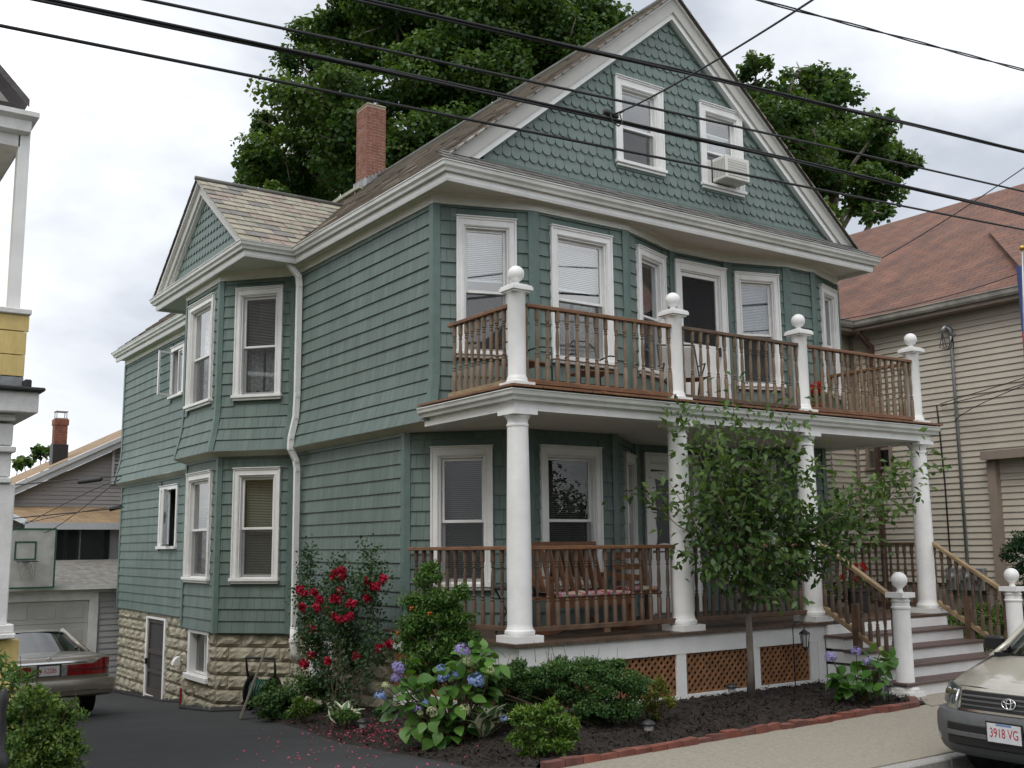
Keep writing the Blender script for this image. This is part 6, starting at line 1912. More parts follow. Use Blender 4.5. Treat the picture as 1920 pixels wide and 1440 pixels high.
# tall bush at the porch corner
tb = np.array([-.52, .55, .0]); tb[2] = bedz(tb[0], tb[1]); dT = float((tb - CAM) @ FW)
t_, rgx = shrub('flowering_bush', 'tall light green bush with small orange blossoms leaning on the porch railing', tb,
      pxc([(805, 1090, 30), (790, 1130, 36), (830, 1135, 38), (785, 1175, 38), (830, 1185, 44), (860, 1160, 30), (800, 1225, 44), (840, 1235, 44), (780, 1250, 30), (820, 1270, 36), (805, 1065, 18), (865, 1115, 22), (770, 1205, 36), (865, 1205, 36), (815, 1155, 44)], dT, tb, rg0, .12), 26000, .050, M_honey, 44, 'bush', .42, 16, .40, sprigs=14, curl=.2)
def petal_ball(name, R, n, mat_, rg, size):
    q = unit(rg.normal(size=(n, 3))); P = q * R * rg.uniform(.55, 1, (n, 1)); D = unit(rg.normal(size=(n, 3)) + q * .7)
    return leaf_mesh(name, P, D, q, np.full(n, size), np.full(n, size * .95), np.clip(rg.normal(.5, .25, n), 0, 1), mat_, .15, .3)
M_orange = mat_leaf('orange_petal', (.42, .08, .02), (.60, .16, .03), .25)
ob_ = petal_ball('blossom', .018, 18, M_orange, rg0, .020)
for u, v in ((806, 1150), (747, 1186), (764, 1190), (772, 1140)):
    O('blossom', ob_, None, t_, at_rel(u, v, dT - .25, tb))

# ---- climbing rose by the downspout
rbz = np.array([-.62, 3.3, 0]); rbz[2] = bedz(rbz[0], rbz[1])
rose = thing('rose_bush', 'leggy climbing rose covered in crimson blooms beside the white downspout', 'rose bush', tuple(rbz))
rg = np.random.default_rng(51)
def rpt(u, v, x=-.42): return onx(u, v, x + rg.normal() * .12) - rbz
blooms = [(563, 1104), (570, 1112), (560, 1108), (628, 1072), (625, 1080), (634, 1083), (642, 1068), (690, 1088), (700, 1098), (706, 1100), (719, 1084), (718, 1088), (588, 1110), (597, 1118), (599, 1125), (638, 1107), (646, 1110), (625, 1122), (633, 1125),
          (566, 1136), (571, 1143), (593, 1136), (570, 1160), (577, 1168), (582, 1176), (590, 1180), (684, 1117), (688, 1122), (655, 1134), (661, 1131), (614, 1145), (622, 1148), (628, 1156), (636, 1162), (648, 1160), (656, 1155), (643, 1165), (568, 1192), (578, 1198), (588, 1202),
          (567, 1243), (572, 1247), (583, 1228), (615, 1240), (668, 1230), (730, 1207), (712, 1213), (643, 1081), (595, 1142), (640, 1140)]
canes = [[(650, 1335), (648, 1240), (655, 1120), (690, 1085), (718, 1070)], [(640, 1340), (600, 1240), (590, 1150), (575, 1080), (580, 1030)], [(655, 1335), (640, 1200), (620, 1110), (640, 1060)], [(660, 1335), (690, 1240), (700, 1150), (690, 1050), (692, 1030)],
         [(645, 1340), (665, 1260), (660, 1180), (600, 1180), (565, 1190)], [(650, 1338), (620, 1270), (585, 1220), (575, 1150), (560, 1105)], [(652, 1338), (655, 1240), (645, 1160), (620, 1140)], [(660, 1338), (680, 1260), (712, 1213), (735, 1205)]]
mb = MB(); LP, LD = [], []
for cpx in canes:
    pts = [np.array([0, 0, 0]) + rg.normal(size=3) * .05] + [rpt(u, v) for u, v in cpx[1:]]
    pts[0][2] = -.03
    fine = []
    for i in range(len(pts) - 1):
        for f in (0, .5): fine.append(pts[i] + (pts[i + 1] - pts[i]) * f)
    fine.append(pts[-1])
    mb.tube(fine, list(np.linspace(.009, .003, len(fine))), 5)
    for i in range(len(pts) - 1):
        n_ = int(np.linalg.norm(pts[i + 1] - pts[i]) * (60 if i < 1 else 430))
        for _ in range(n_):
            f = rg.random(); LP.append(pts[i] + (pts[i + 1] - pts[i]) * f + rg.normal(size=3) * np.array([.07, .12, .11])); LD.append(rg.normal(size=3) + [0, 0, -.2])
for u, v in blooms:
    p = rpt(u, v)
    for _ in range(16): LP.append(p + rg.normal(size=3) * np.array([.06, .10, .09]) - [0, 0, .03]); LD.append(rg.normal(size=3))
mb.build('cane', M_twig, rose)
LP, LD = np.array(LP), np.array(LD); n_ = len(LP)
O('foliage', leaf_mesh('foliage', LP, LD, rg.normal(size=(n_, 3)) * .6 + [-.5, -.4, .7], rg.uniform(.04, .07, n_), rg.uniform(.026, .042, n_), np.clip(rg.normal(.4, .25, n_), 0, 1), M_rose, .1, .1), None, rose, kind='stuff')
M_rpet = mat_leaf('crimson_petal', (.30, .004, .022), (.55, .018, .075), .2, .6)
rbm = [petal_ball('bloom', .042, 46, M_rpet, rg, .042) for _ in range(3)]
for u, v in blooms:
    O('bloom', random.choice(rbm), None, rose, rpt(u, v, -.52), (rg.normal(), rg.normal(), rg.normal()))

# fallen petals
rg = np.random.default_rng(52); V, F_, T = [], [], []; n = 0
while n < 620:
    if rg.random() < .62: u, v = 690 + rg.normal() * 55, 1368 + rg.normal() * 17
    else: u, v = 690 + rg.normal() * 120, 1390 + rg.normal() * 30
    p = onz(u, v, -.15)
    for _ in range(4): p = onz(u, v, (bedz(p[0], p[1]) if bed_xl(p[1]) < p[0] < bed_xr(p[1]) else gz(p[0], p[1]) + .01))
    z = (bedz(p[0], p[1]) if bed_xl(p[1]) < p[0] < bed_xr(p[1]) else gz(p[0], p[1]) + .012) + rg.uniform(.008, .02)
    if p[0] < -3.5 or p[1] > 4 or p[1] < -1.9: continue
    a = rg.uniform(0, 6.28); s = rg.uniform(.009, .018); d = np.array([math.cos(a), math.sin(a), rg.normal() * .3]) * s; q = np.array([-math.sin(a), math.cos(a), rg.normal() * .3]) * s * .8
    c = np.array([p[0], p[1], z]); V += [c - d, c - q, c + d, c + q]; F_.append((4 * n, 4 * n + 1, 4 * n + 2, 4 * n + 3)); T.append(rg.random()); n += 1
o = O('fallen_petals', tint_mesh('fallen_petals', np.array(V), np.array(F_), T, mat_leaf('pink_petal', (.45, .03, .08), (.66, .10, .20), .1)), kind='stuff')
tag(o, 'pink rose petals scattered over the mulch and driveway edge', 'petals')

# ---- hydrangeas
M_flo = {k: mat_leaf('floret_' + k, a, b_, .15, .7) for k, a, b_ in (('violet', (.22, .19, .48), (.42, .36, .66)), ('blue', (.16, .25, .58), (.36, .46, .74)), ('pale', (.42, .46, .22), (.66, .68, .46)))}
hyd_leaf = [single_leaf('leaf', M_hyd, t_, .78, .12, .28) for t_ in (.05, .3, .55, .8)]
def flower_head(kind, R, seed):
    rg = np.random.default_rng(seed); n = 95
    q = unit(rg.normal(size=(n, 3))); q[:, 2] = np.abs(q[:, 2]) * .9 - .25; q = unit(q)
    P, D, Nn = [], [], []
    for i in range(n):
        t1 = unit(np.cross(q[i], rg.normal(size=3))); t2 = np.cross(q[i], t1)
        for d in (t1, t2, -t1, -t2): P.append(q[i] * R * rg.uniform(.85, 1.05)); D.append(d); Nn.append(q[i])
    m = len(P)
    return leaf_mesh('flower_head', P, D, Nn, np.full(m, R * .19), np.full(m, R * .20), np.repeat(np.clip(rg.normal(.5, .25, n), 0, 1), 4), M_flo[kind], .05, .1)
heads = {k: [flower_head(k, 1.0, 60 + i) for i in range(2)] for k in M_flo}
def hydrangea(label, base, dep, dome, nleaf, blooms, seed, lv=4):
    rg = np.random.default_rng(seed); base = np.array(base, float)
    t = thing('hydrangea', label, 'hydrangea', tuple(base))
    mb = MB()
    for k in range(nleaf):
        u, v, r = dome[k % len(dome)]
        q = unit(rg.normal(size=3) * np.array([1, 1, .8]) + np.array([-.25, -.4, .35]))
        p = at_rel(u, v, dep + rg.normal() * .08, base) + q * r * mpp(dep) * rg.uniform(.45, 1.0)
        if p[2] < .03: p[2] = .03 + rg.random() * .05
        d = unit(q * .8 + rg.normal(size=3) * .5 + np.array([0, 0, -.25])); nn = unit(np.array([-.15, -.25, 1.0]) + q * .45 + rg.normal(size=3) * .25)
        o = O('leaf', hyd_leaf[rg.integers(lv)], None, t); o.matrix_local = leaf_matrix(p, d, nn, rg.uniform(.115, .175))
        if k % 4 == 0: mb.tube([(rg.normal() * .04, rg.normal() * .04, -.04), p * .5 + np.array([0, 0, -.02]), p], [.007, .006, .003], 5)
    for (u, v, r, kind) in blooms:
        p = at_rel(u, v, dep - .22 + rg.normal() * .05, base)
        mb.tube([p * .3 * np.array([1, 1, 0]), p * .7 - np.array([0, 0, .05]), p], [.006, .005, .004], 5)
        o = O('flower_head', heads[kind][rg.integers(2)], None, t, tuple(p), (rg.normal() * .3, rg.normal() * .3, rg.normal()), (r * mpp(dep),) * 3)
    mb.build('stem', M_twig, t)
    return t
hy = np.array([-.95, -.35, 0]); hy[2] = bedz(hy[0], hy[1]); dh = float((hy - CAM) @ FW)
hydrangea('large blue and violet hydrangea with broad green leaves below the porch corner', hy, dh,
          [(770, 1290, 48), (830, 1285, 52), (880, 1250, 45), (910, 1240, 36), (800, 1335, 48), (850, 1325, 50), (760, 1330, 36), (840, 1370, 34), (885, 1300, 40), (815, 1380, 24), (790, 1365, 34), (860, 1360, 30)], 300,
          [(866, 1221, 15, 'violet'), (874, 1241, 9, 'pale'), (745, 1254, 14, 'violet'), (744, 1273, 12, 'violet'), (723, 1286, 8, 'pale'), (713, 1306, 12, 'blue'), (827, 1254, 9, 'blue'), (832, 1271, 12, 'blue'), (855, 1264, 9, 'blue'), (892, 1277, 16, 'blue'), (920, 1257, 8, 'pale'),
           (784, 1330, 12, 'violet'), (796, 1320, 9, 'blue'), (810, 1335, 11, 'pale'), (870, 1332, 12, 'pale'), (788, 1337, 6, 'pale'), (945, 1348, 7, 'blue')], 61)
h2 = onz(1612, 1312, .06); d2_ = float((h2 - CAM) @ FW)
hydrangea('small hydrangea with a few lilac heads growing beside the steps and newel post', h2, d2_,
          [(1600, 1270, 34), (1635, 1255, 34), (1655, 1245, 22), (1590, 1295, 26), (1630, 1290, 30), (1575, 1275, 16)], 105,
          [(1558, 1233, 12, 'violet'), (1605, 1222, 10, 'violet'), (1627, 1240, 9, 'violet'), (1655, 1288, 7, 'violet'), (1652, 1217, 5, 'pale')], 62, 2)

# ---- hostas
def hosta_leaf():
    xs1 = np.linspace(0, 1, 7); ws = np.array([.03, .20, .30, .30, .22, .11, .0]); mb = MB(); fm = []
    rows = []
    for x_, q in zip(xs1, ws):
        z = .55 * math.sin(x_ * 2.2) - .15 * x_; z *= .6
        rows.append([(x_, -q, z + .05 * q), (x_, -q * .62, z - .01), (x_, 0, z - .03), (x_, q * .62, z - .01), (x_, q, z + .05 * q)])
    mb.grid(rows)
    me = mb.mesh('leaf', True, False); me.materials.append(M_host); me.materials.append(M_cream_l)
    for i, p in enumerate(me.polygons): p.material_index = 1 if i % 4 in (0, 3) else 0
    return me
hl = hosta_leaf()
def hosta(label, base, R, n, seed):
    rg = np.random.default_rng(seed); t = thing('hosta', label, 'hosta', tuple(base))
    for k in range(n):
        a = k * 2.4 + rg.normal() * .2; lv = rg.uniform(0, 1)
        O('leaf', hl, None, t, (math.cos(a) * .03, math.sin(a) * .03, .01), (rg.normal() * .2, -.25 - lv * .75, a), (R * rg.uniform(.75, 1.1), R * rg.uniform(.7, 1.0), R))
    return t
hq = onz(905, 1385, .0); hq[2] = bedz(hq[0], hq[1]); hosta('white-edged hosta spreading below the large hydrangea', hq, .34, 30, 71)
hq = onz(606, 1372, -.3); hq = np.array([-.92, 2.5, 0]); hq[2] = bedz(hq[0], hq[1]) + .02; hosta('smaller white-edged hosta beside the low dark shrub', hq, .30, 22, 72)

# ---- low shrubs by the wall and drive
lb = np.array([-.62, 4.75, 0]); lb[2] = bedz(lb[0], lb[1]); dl = float((lb - CAM) @ FW)
shrub('low_shrub', 'low dark green shrub against the stone foundation beside the hose reel', lb,
      pxc([(520, 1315, 32), (555, 1298, 38), (595, 1292, 36), (630, 1296, 28), (508, 1345, 28), (550, 1335, 34), (590, 1335, 30), (525, 1360, 22), (500, 1322, 30), (512, 1295, 24), (540, 1350, 30)], dl, lb, rg0, .15), 17000, .055, M_box, 73, 'shrub', .5, 14, .4)
lb = np.array([-.85, 3.75, 0]); lb[2] = bedz(lb[0], lb[1]); dl = float((lb - CAM) @ FW)
shrub('pachysandra', 'clump of bright green pachysandra in front of the low dark shrub', lb,
      pxc([(560, 1318, 14), (580, 1325, 14), (545, 1335, 13), (570, 1340, 14)], dl, lb, rg0, .06), 16000, .055, M_azal, 74, 'ground cover', .45, 8, .5)
for i, (u, v, lab) in enumerate(((650, 1352, 'small green groundcover tuft among the fallen petals'), (722, 1345, 'low green tuft under the rose canes by the path light'))):
    g0 = onz(u, v, -.15); g0[2] = bedz(g0[0], g0[1]); dg_ = float((g0 - CAM) @ FW)
    shrub('groundcover_tuft', lab, g0, pxc([(u - 12, v - 8, 12), (u + 12, v - 8, 12), (u, v - 14, 11)], dg_, g0, rg0, .04), 16000, .05, M_rose if i else M_honey, 75 + i, 'ground cover', .5, 8, .5, stems=3)

# ---- privet and a feathery shrub by the yellow house, hedge beyond the steps
pb0 = np.array([-5.42, -2.15, -.02]); dp = float((pb0 - CAM) @ FW)
shrub('privet_bush', 'yellow-green privet bush at the foot of the yellow house', pb0,
      pxc([(20, 1340, 48), (75, 1335, 50), (120, 1350, 42), (20, 1400, 55), (80, 1395, 58), (125, 1400, 42), (60, 1310, 34), (30, 1450, 50), (95, 1450, 52)], dp, pb0, rg0, .12), 42000, .034, M_priv, 81, 'bush', .55, 20, .36, sprigs=10)
nb = np.array([-5.65, -1.55, -.02]); dn = float((nb - CAM) @ FW)
shrub('nandina', 'feathery reddish-green shrub behind the privet bush', nb,
      pxc([(12, 1262, 24), (40, 1270, 22), (20, 1295, 26), (60, 1262, 12), (0, 1245, 20)], dn, nb, rg0, .08), 9000, .07, M_honey, 82, 'shrub', .28, 12, .5, curl=.25)
hb2 = np.array([9.15, .35, -.2]); d3 = float((hb2 - CAM) @ FW)
shrub('hedge', 'green clipped hedge between the steps and the tan house', hb2,
      pxc([(1790, 1165, 30), (1830, 1160, 34), (1870, 1160, 36), (1910, 1160, 38), (1800, 1195, 30), (1840, 1195, 34), (1885, 1200, 36), (1925, 1200, 36), (1950, 1170, 36)], d3, hb2, rg0, .25), 14000, .05, M_priv, 83, 'hedge', .55, 16, .4)
eb = np.array([10.2, -.55, -.3]); d4 = float((eb - CAM) @ FW)
shrub('evergreen_bush', 'dark evergreen bush growing before the tan house window', eb,
      pxc([(1915, 1010, 26), (1905, 1040, 28), (1930, 1030, 34), (1925, 1075, 34), (1945, 1110, 34)], d4, eb, rg0, .15), 12000, .055, M_dark, 84, 'bush', .5, 16, .4)
# ================================================================== vehicles
def plan_curve(w, nose, L, pts=9):
    """half outline of a car's nose: from the side at x=-nose to the centre at x=0"""
    out = []
    for t in np.linspace(0, 1, pts):
        a = t * math.pi / 2
        out.append((-nose + nose * math.sin(a) ** .75, w * math.cos(a) ** .52 if t < 1 else 0))
    return out
def nose_path(w, nose, back, n=10):
    h_ = plan_curve(w, nose, 0, n)
    left = [(-back, w)] + h_[:-1]
    return left + [(0, 0)] + [(x_, -y_) for x_, y_ in left[::-1]]
def mirror_side(path): return path

# ---- silver compact SUV parked at the kerb
M_suv = mat('champagne_paint', (0.44, 0.415, 0.345), 0.30, 0.03, 30, coat=0.6, metal=0.45)
M_clad = mat('dark_cladding', (0.098, 0.100, 0.102), 0.55, 0.08, 20, 0.08, 300)
M_blackp = mat('black_plastic', (0.012, 0.012, 0.013), 0.45)
M_chrome = mat('chrome', (0.72, 0.72, 0.72), 0.12, metal=1.0)
M_lamp = mat_glass('lamp_lens', (0.85, 0.88, 0.9), 1.6)
M_refl = mat('lamp_reflector', (0.62, 0.63, 0.64), 0.18, 0.35, 26, metal=0.85)
M_amber = mat('amber_lens', (0.55, 0.17, 0.03), 0.2)
M_tyre = mat('tyre_rubber', (0.016, 0.016, 0.017), 0.85, 0.15, 30)
M_rim = mat('alloy_rim', (0.42, 0.42, 0.42), 0.35, metal=0.8)
M_plate = mat('plate_white', (0.62, 0.62, 0.64), 0.5, 0.1, 20)
M_pred = mat('plate_red', (0.42, 0.03, 0.03), 0.5)
M_pblue = mat('plate_blue', (0.12, 0.22, 0.45), 0.5)
M_carglass = mat_glass('car_glass', (0.30, 0.34, 0.34), 1.6)

ROADZ = -.262
suv = thing('suv', 'champagne silver compact SUV with grey bumpers parked at the kerb', 'car', (2.0, -4.41, ROADZ), math.pi)
def wheel(parent, loc, R, wd):
    w_ = MB().lathe([(R * .62, -wd / 2), (R * .93, -wd / 2), (R, -wd * .32), (R, wd * .32), (R * .93, wd / 2), (R * .62, wd / 2)], n=28).build('wheel', M_tyre, parent, smooth=True, sharp=40, loc=loc, rot=(math.pi / 2, 0, 0))
    m = MB().lathe([(R * .60, -wd * .46), (R * .60, wd * .46)], n=24); m.build('rim', M_rim, w_)
    for k in range(5):
        a = k * 2 * math.pi / 5
        for s in (-1, 1): MB().obox((math.cos(a) * R * .36, math.sin(a) * R * .36, s * wd * .47), (math.cos(a) * R * .24, math.sin(a) * R * .24, 0), (-math.sin(a) * R * .08, math.cos(a) * R * .08, 0), (0, 0, .012)).build('spoke', M_rim, w_)
W2 = .80
NP = nose_path(W2, .52, 1.0, 14)          # travel left (+y) to right (-y): outside is on the left of travel
NPr = NP[::-1]                             # right of travel = outside
# painted nose band with rounded shoulder
def lean(z): return -.00 - .10 * max(0, (z - .66) / .20) ** 1.6
bandp = [(lean(z), z) for z in (.60, .66, .70, .74, .78, .82, .862)]
MB().sweep(NPr, bandp + [(-.30, .862), (-.30, .60)], cap=False).build('front_panel', M_suv, suv, smooth=True, sharp=50)
# bonnet
rows = []
for t in np.linspace(0, 1, 10):
    r = []
    for s in np.linspace(-1, 1, 15):
        hw = .74 + .03 * t
        # front edge follows the nose curve
        yy = s * hw
        xf = float(np.interp(yy, [q[1] for q in NPr], [q[0] for q in NPr])) - .105
        x_ = xf + t * (-1.06 + .05 * abs(s) ** 2 - xf)
        z_ = .860 + (1.075 - .860) * (t ** .78) - .04 * abs(s) ** 3.0 * (.3 + .7 * t) + (.012 if .35 < abs(s) < .75 else 0)
        r.append((x_, yy, z_))
    rows.append(r)
MB().grid(rows).build('bonnet', M_suv, suv, smooth=True)
# wings and doors
def hood_edge(x): t = min(1, max(0, (x + .30) / (-.71))); return .848 + (1.035 - .848) * t ** .78
for s in (-1, 1):
    rows = []
    for x_, yy in ((-.36, W2 - .08), (-.43, W2 - .035), (-.52, W2 + .002), (-.6, W2 + .006), (-.75, W2 + .01), (-1.05, W2 + .012), (-1.6, W2 + .012), (-2.4, W2 + .012), (-3.3, W2 + .008), (-3.8, W2 - .02), (-4.0, W2 - .07), (-4.13, W2 - .17)):
        zt = hood_edge(x_) if x_ > -1.05 else 1.06
        ye = min(.74 + .03 * min(1, -x_), yy - .03)
        rows.append([(x_, s * yy, .60), (x_, s * (yy + .012), .72), (x_, s * (yy + .006), zt - .14), (x_, s * (yy - .012), zt - .05), (x_, s * (ye + .012), zt - .008), (x_, s * (ye - .02), zt + .004)])
    MB().grid(rows).build('side_panel', M_suv, suv, smooth=True)
    for xa, xb in ((-1.24, -2.84), (-3.74, -4.05)):
        MB().obox(((xa + xb) / 2, s * (W2 - .05), .455), ((xa - xb) / 2, 0, 0), (0, .07, 0), (0, 0, .15)).build('sill_cladding', M_clad, suv, bevel=.015)
MB().box(-4.05, -.45, -.57, .57, .30, .78).build('underbody', M_blackp, suv)
MB().box(-4.14, -4.0, -.70, .70, .45, 1.08).build('tailgate', M_suv, suv, bevel=.03)
# front bumper: grey cladding wrapping round
bp = [(.045, .33), (.075, .40), (.085, .52), (.080, .61), (.055, .655), (.0, .667), (-.10, .667), (-.10, .29), (.0, .29)]
MB().sweep(NPr[2:-2], bp).build('front_bumper', M_clad, suv, smooth=True, sharp=35)
# lower intake with bars
inr = [p for p in NPr if abs(p[1]) < .62]
inr = [(np.interp(y, [q[1] for q in NPr], [q[0] for q in NPr]), y) for y in np.linspace(-.55, .55, 12)]
MB().sweep(inr, [(.080, .385), (.094, .395), (.096, .560), (.080, .57)]).build('lower_intake', M_blackp, suv)
MB().sweep(inr, [(.093, .462), (.104, .466), (.104, .500), (.093, .504)]).build('intake_bar', M_clad, suv)
# grille
gp = [(np.interp(y, [q[1] for q in NPr], [q[0] for q in NPr]), y) for y in np.linspace(-.47, .47, 12)]
MB().sweep(gp, [(-.006, .692), (.012, .692), (-.022, .838), (-.06, .842)]).build('grille', M_blackp, suv)
for k in range(3):
    zz = .712 + k * .040
    MB().sweep(gp, [(-.004, zz), (.016 - .18 * (zz - .69), zz + .004), (.016 - .18 * (zz - .69), zz + .014), (-.01, zz + .018)]).build('grille_slat', M_clad, suv)
gpe = [(np.interp(y, [q[1] for q in NPr], [q[0] for q in NPr]), y) for y in np.linspace(-.50, .50, 13)]
MB().sweep(gpe, [(.0, .668), (.020, .670), (.020, .690), (.0, .694)]).build('chrome_surround', M_chrome, suv, smooth=True, sharp=40)
for s in (-1, 1):
    x_ = float(np.interp(.49, [q[1] for q in NPr], [q[0] for q in NPr]))
    MB().tube([(x_ + .014, s * .495, .680), (x_ + .008, s * .515, .75), (x_ - .022, s * .50, .842)], .012, 6).build('chrome_surround', M_chrome, suv, smooth=True)
# three-oval emblem
def oval(a, b_, yc, zc, tilt, r, n=22):
    return [(.022 - .20 * (z - .70), y, z) for y, z in [(yc + a * math.cos(q), zc + b_ * math.sin(q)) for q in np.linspace(0, 2 * math.pi, n + 1)[:-1]]]
em = MB().tube(oval(.062, .042, 0, .768, 0, 0), .0065, 6, True).tube(oval(.022, .041, 0, .768, 0, 0), .006, 6, True).tube(oval(.044, .018, 0, .789, 0, 0), .006, 6, True)
em.build('emblem', M_chrome, suv, smooth=True)
# headlamps
for s in (-1, 1):
    ys1 = np.linspace(.52, .765, 8)
    rows = []; rows2 = []
    for y in ys1:
        x_ = float(np.interp(y, [q[1] for q in NP if q[1] >= 0][::-1] if False else sorted(q[1] for q in NP if q[1] >= 0), [q[0] for q in sorted([q for q in NP if q[1] >= 0], key=lambda q: q[1])]))
        f = (y - .52) / .245
        zb_, zt_ = .715 - .012 * f, .850 + .050 * f - .03 * max(0, f - .7) * 5
        rows.append([(x_ + .012 + lean(z) * .9, s * (y + (.012 if f > .8 else 0)), z) for z in np.linspace(zb_, zt_, 6)])
        rows2.append([(x_ + .004 + lean(z) * .9, s * y, z) for z in np.linspace(zb_ - .006, zt_ + .006, 6)])
    MB().grid(rows2).build('headlight', M_refl, suv, smooth=True)
    MB().grid(rows).build('headlight_lens', M_lamp, suv, smooth=True)
    for yy in (.58, .67):
        x_ = float(np.interp(-yy, [q[1] for q in NPr], [q[0] for q in NPr]))
        MB().lathe([(.045, 0), (.038, .006), (.012, .008)], n=14).build('lamp_bowl', M_chrome, suv, loc=(x_ - .05, s * yy, .79), rot=(0, math.pi / 2, 0))
    x_ = float(np.interp(.795, sorted(q[1] for q in NP if q[1] >= 0), [q[0] for q in sorted([q for q in NP if q[1] >= 0], key=lambda q: q[1])]))
    MB().obox((x_ - .10, s * .802, .76), (.04, 0, 0), (0, .008, 0), (0, 0, .03)).build('side_marker', M_amber, suv)
    x_ = float(np.interp(.70, sorted(q[1] for q in NP if q[1] >= 0), [q[0] for q in sorted([q for q in NP if q[1] >= 0], key=lambda q: q[1])]))
    MB().obox((x_ + .082, s * .70, .48), (.018, 0, 0), (.03, s * -.05, 0), (-.005, 0, .085)).build('fog_lamp', M_refl, suv, bevel=.008)
# number plate
MB().box(.100, .108, -.165, .165, .445, .625).build('plate_holder', M_blackp, suv)
pl_ = MB().box(.109, .112, -.152, .152, .458, .612).build('number_plate', M_plate, suv)
MB().box(.1122, .1130, -.07, .07, .595, .610).build('plate_header', M_pblue, pl_)
textmesh('plate_number', '3918 VG', .088, M_pred, pl_, (.1135, 0, .532), (math.pi / 2, 0, math.pi / 2), .0006).scale = (.82, 1.25, 1)
# cabin
roofp_ = [(-1.10, 1.10), (-1.28, 1.19), (-1.86, 1.60), (-2.2, 1.655), (-3.2, 1.65), (-3.95, 1.58), (-4.12, 1.10)]
def cab_w(z): return .76 - .18 * max(0, (z - 1.08)) / .57
# windscreen
rows = []
for t in np.linspace(0, 1, 6):
    x0_, z0_ = -1.10 + (-1.84 + 1.10) * t, 1.075 + (1.60 - 1.075) * t
    rows.append([(x0_ - .10 * s * s, s * (cab_w(z0_) - .05), z0_ - .01 * s * s) for s in np.linspace(-1, 1, 9)])
MB().grid(rows).build('windscreen', M_carglass, suv, smooth=True)
for s in (-1, 1):
    MB().tube([(-1.06, s * .79, 1.03), (-1.24, s * (cab_w(1.15) - .02), 1.15), (-1.55, s * (cab_w(1.36) - .025), 1.37), (-1.96, s * (cab_w(1.60) - .03), 1.605)], .035, 6).build('windscreen_pillar', M_suv, suv, smooth=True)
    rows = []
    for x_, zt in ((-1.30, 1.14), (-1.95, 1.58), (-2.4, 1.60), (-3.3, 1.59), (-3.9, 1.52)):
        rows.append([(x_, s * (cab_w(1.08) + .01), 1.07), (x_, s * cab_w(zt), zt)])
    MB().grid(rows).build('side_window', M_carglass, suv)
    for x_ in (-2.45, -3.35): MB().bar((x_, s * (cab_w(1.08) + .016), 1.07), (x_, s * (cab_w(1.58) + .008), 1.585), .014, .07, up=(1, 0, 0)).build('door_pillar', M_blackp, suv)
    MB().bar((-1.25, s * (cab_w(1.08) + .02), 1.07), (-3.95, s * (cab_w(1.08) + .02), 1.07), .02, .03).build('window_trim', M_blackp, suv)
    MB().obox((-1.42, s * .96, 1.14), (.04, 0, 0), (0, .10, 0), (0, 0, .065)).build('wing_mirror', M_blackp, suv, bevel=.02)
    MB().bar((-1.42, s * .80, 1.10), (-1.42, s * .9, 1.12), .04, .04).build('mirror_arm', M_blackp, suv)
rows = []
for x_, z_ in ((-1.82, 1.592), (-2.0, 1.635), (-2.6, 1.665), (-3.3, 1.66), (-3.9, 1.60), (-3.99, 1.55)):
    rows.append([(x_, s * (.64 if abs(s) > .9 else .62), z_ - .05 * abs(s) ** 4) for s in np.linspace(-1, 1, 9)])
MB().grid(rows).build('roof', M_suv, suv, smooth=True)
MB().quad((-4.0, -.62, 1.56), (-4.0, .62, 1.56), (-4.1, .72, 1.08), (-4.1, -.72, 1.08)).build('rear_window', M_carglass, suv)
MB().box(-3.9, -1.25, -.70, .70, 1.0, 1.06).build('cabin_floor', M_blackp, suv)
for s in (-1, 1): MB().box(-2.7, -2.45, s * .38 - .22, s * .38 + .22, 1.06, 1.45).build('seat', M_blackp, suv, bevel=.06)
for s in (-.35, .25): MB().tube([(-1.10, s, 1.125), (-1.16, s + .30, 1.145), (-1.20, s + .5, 1.17)], .009, 5).build('wiper', M_blackp, suv)
MB().sweep([(-1.06, -.72), (-1.02, 0), (-1.06, .72)][::-1], [(-.05, 1.055), (.05, 1.06), (.05, 1.078), (-.05, 1.09)]).build('cowl', M_blackp, suv)
MB().quad((-1.185, .56, 1.155), (-1.185, .44, 1.155), (-1.285, .44, 1.222), (-1.285, .56, 1.222)).build('inspection_sticker', M_pblue, suv)
for x_ in (-.80, -3.28):
    for s in (-1, 1):
        wheel(suv, (x_, s * .68, .345), .345, .21)
        MB().tube([(x_ + .42 * math.cos(q), s * (W2 + .012), .345 + .42 * math.sin(q)) for q in np.linspace(-.1, math.pi + .1, 12)], .045, 6).build('wheel_arch', M_clad, suv, smooth=True)

# ---- sedan on the driveway, seen from behind
M_sed = mat('pewter_paint', (0.27, 0.245, 0.205), 0.30, 0.03, 30, coat=0.6, metal=0.45)
M_red = mat('tail_lens', (0.20, 0.006, 0.009), 0.18, 0.25, 40, coat=0.5)
sx_, sy_ = -3.02, 8.62
sed = thing('sedan', 'pewter four-door sedan with wide red tail lights parked down the driveway', 'car', (sx_, sy_, gz(0, sy_) + .015), math.radians(-90))
sed.rotation_euler = (0, math.radians(-4.3), math.radians(-90))
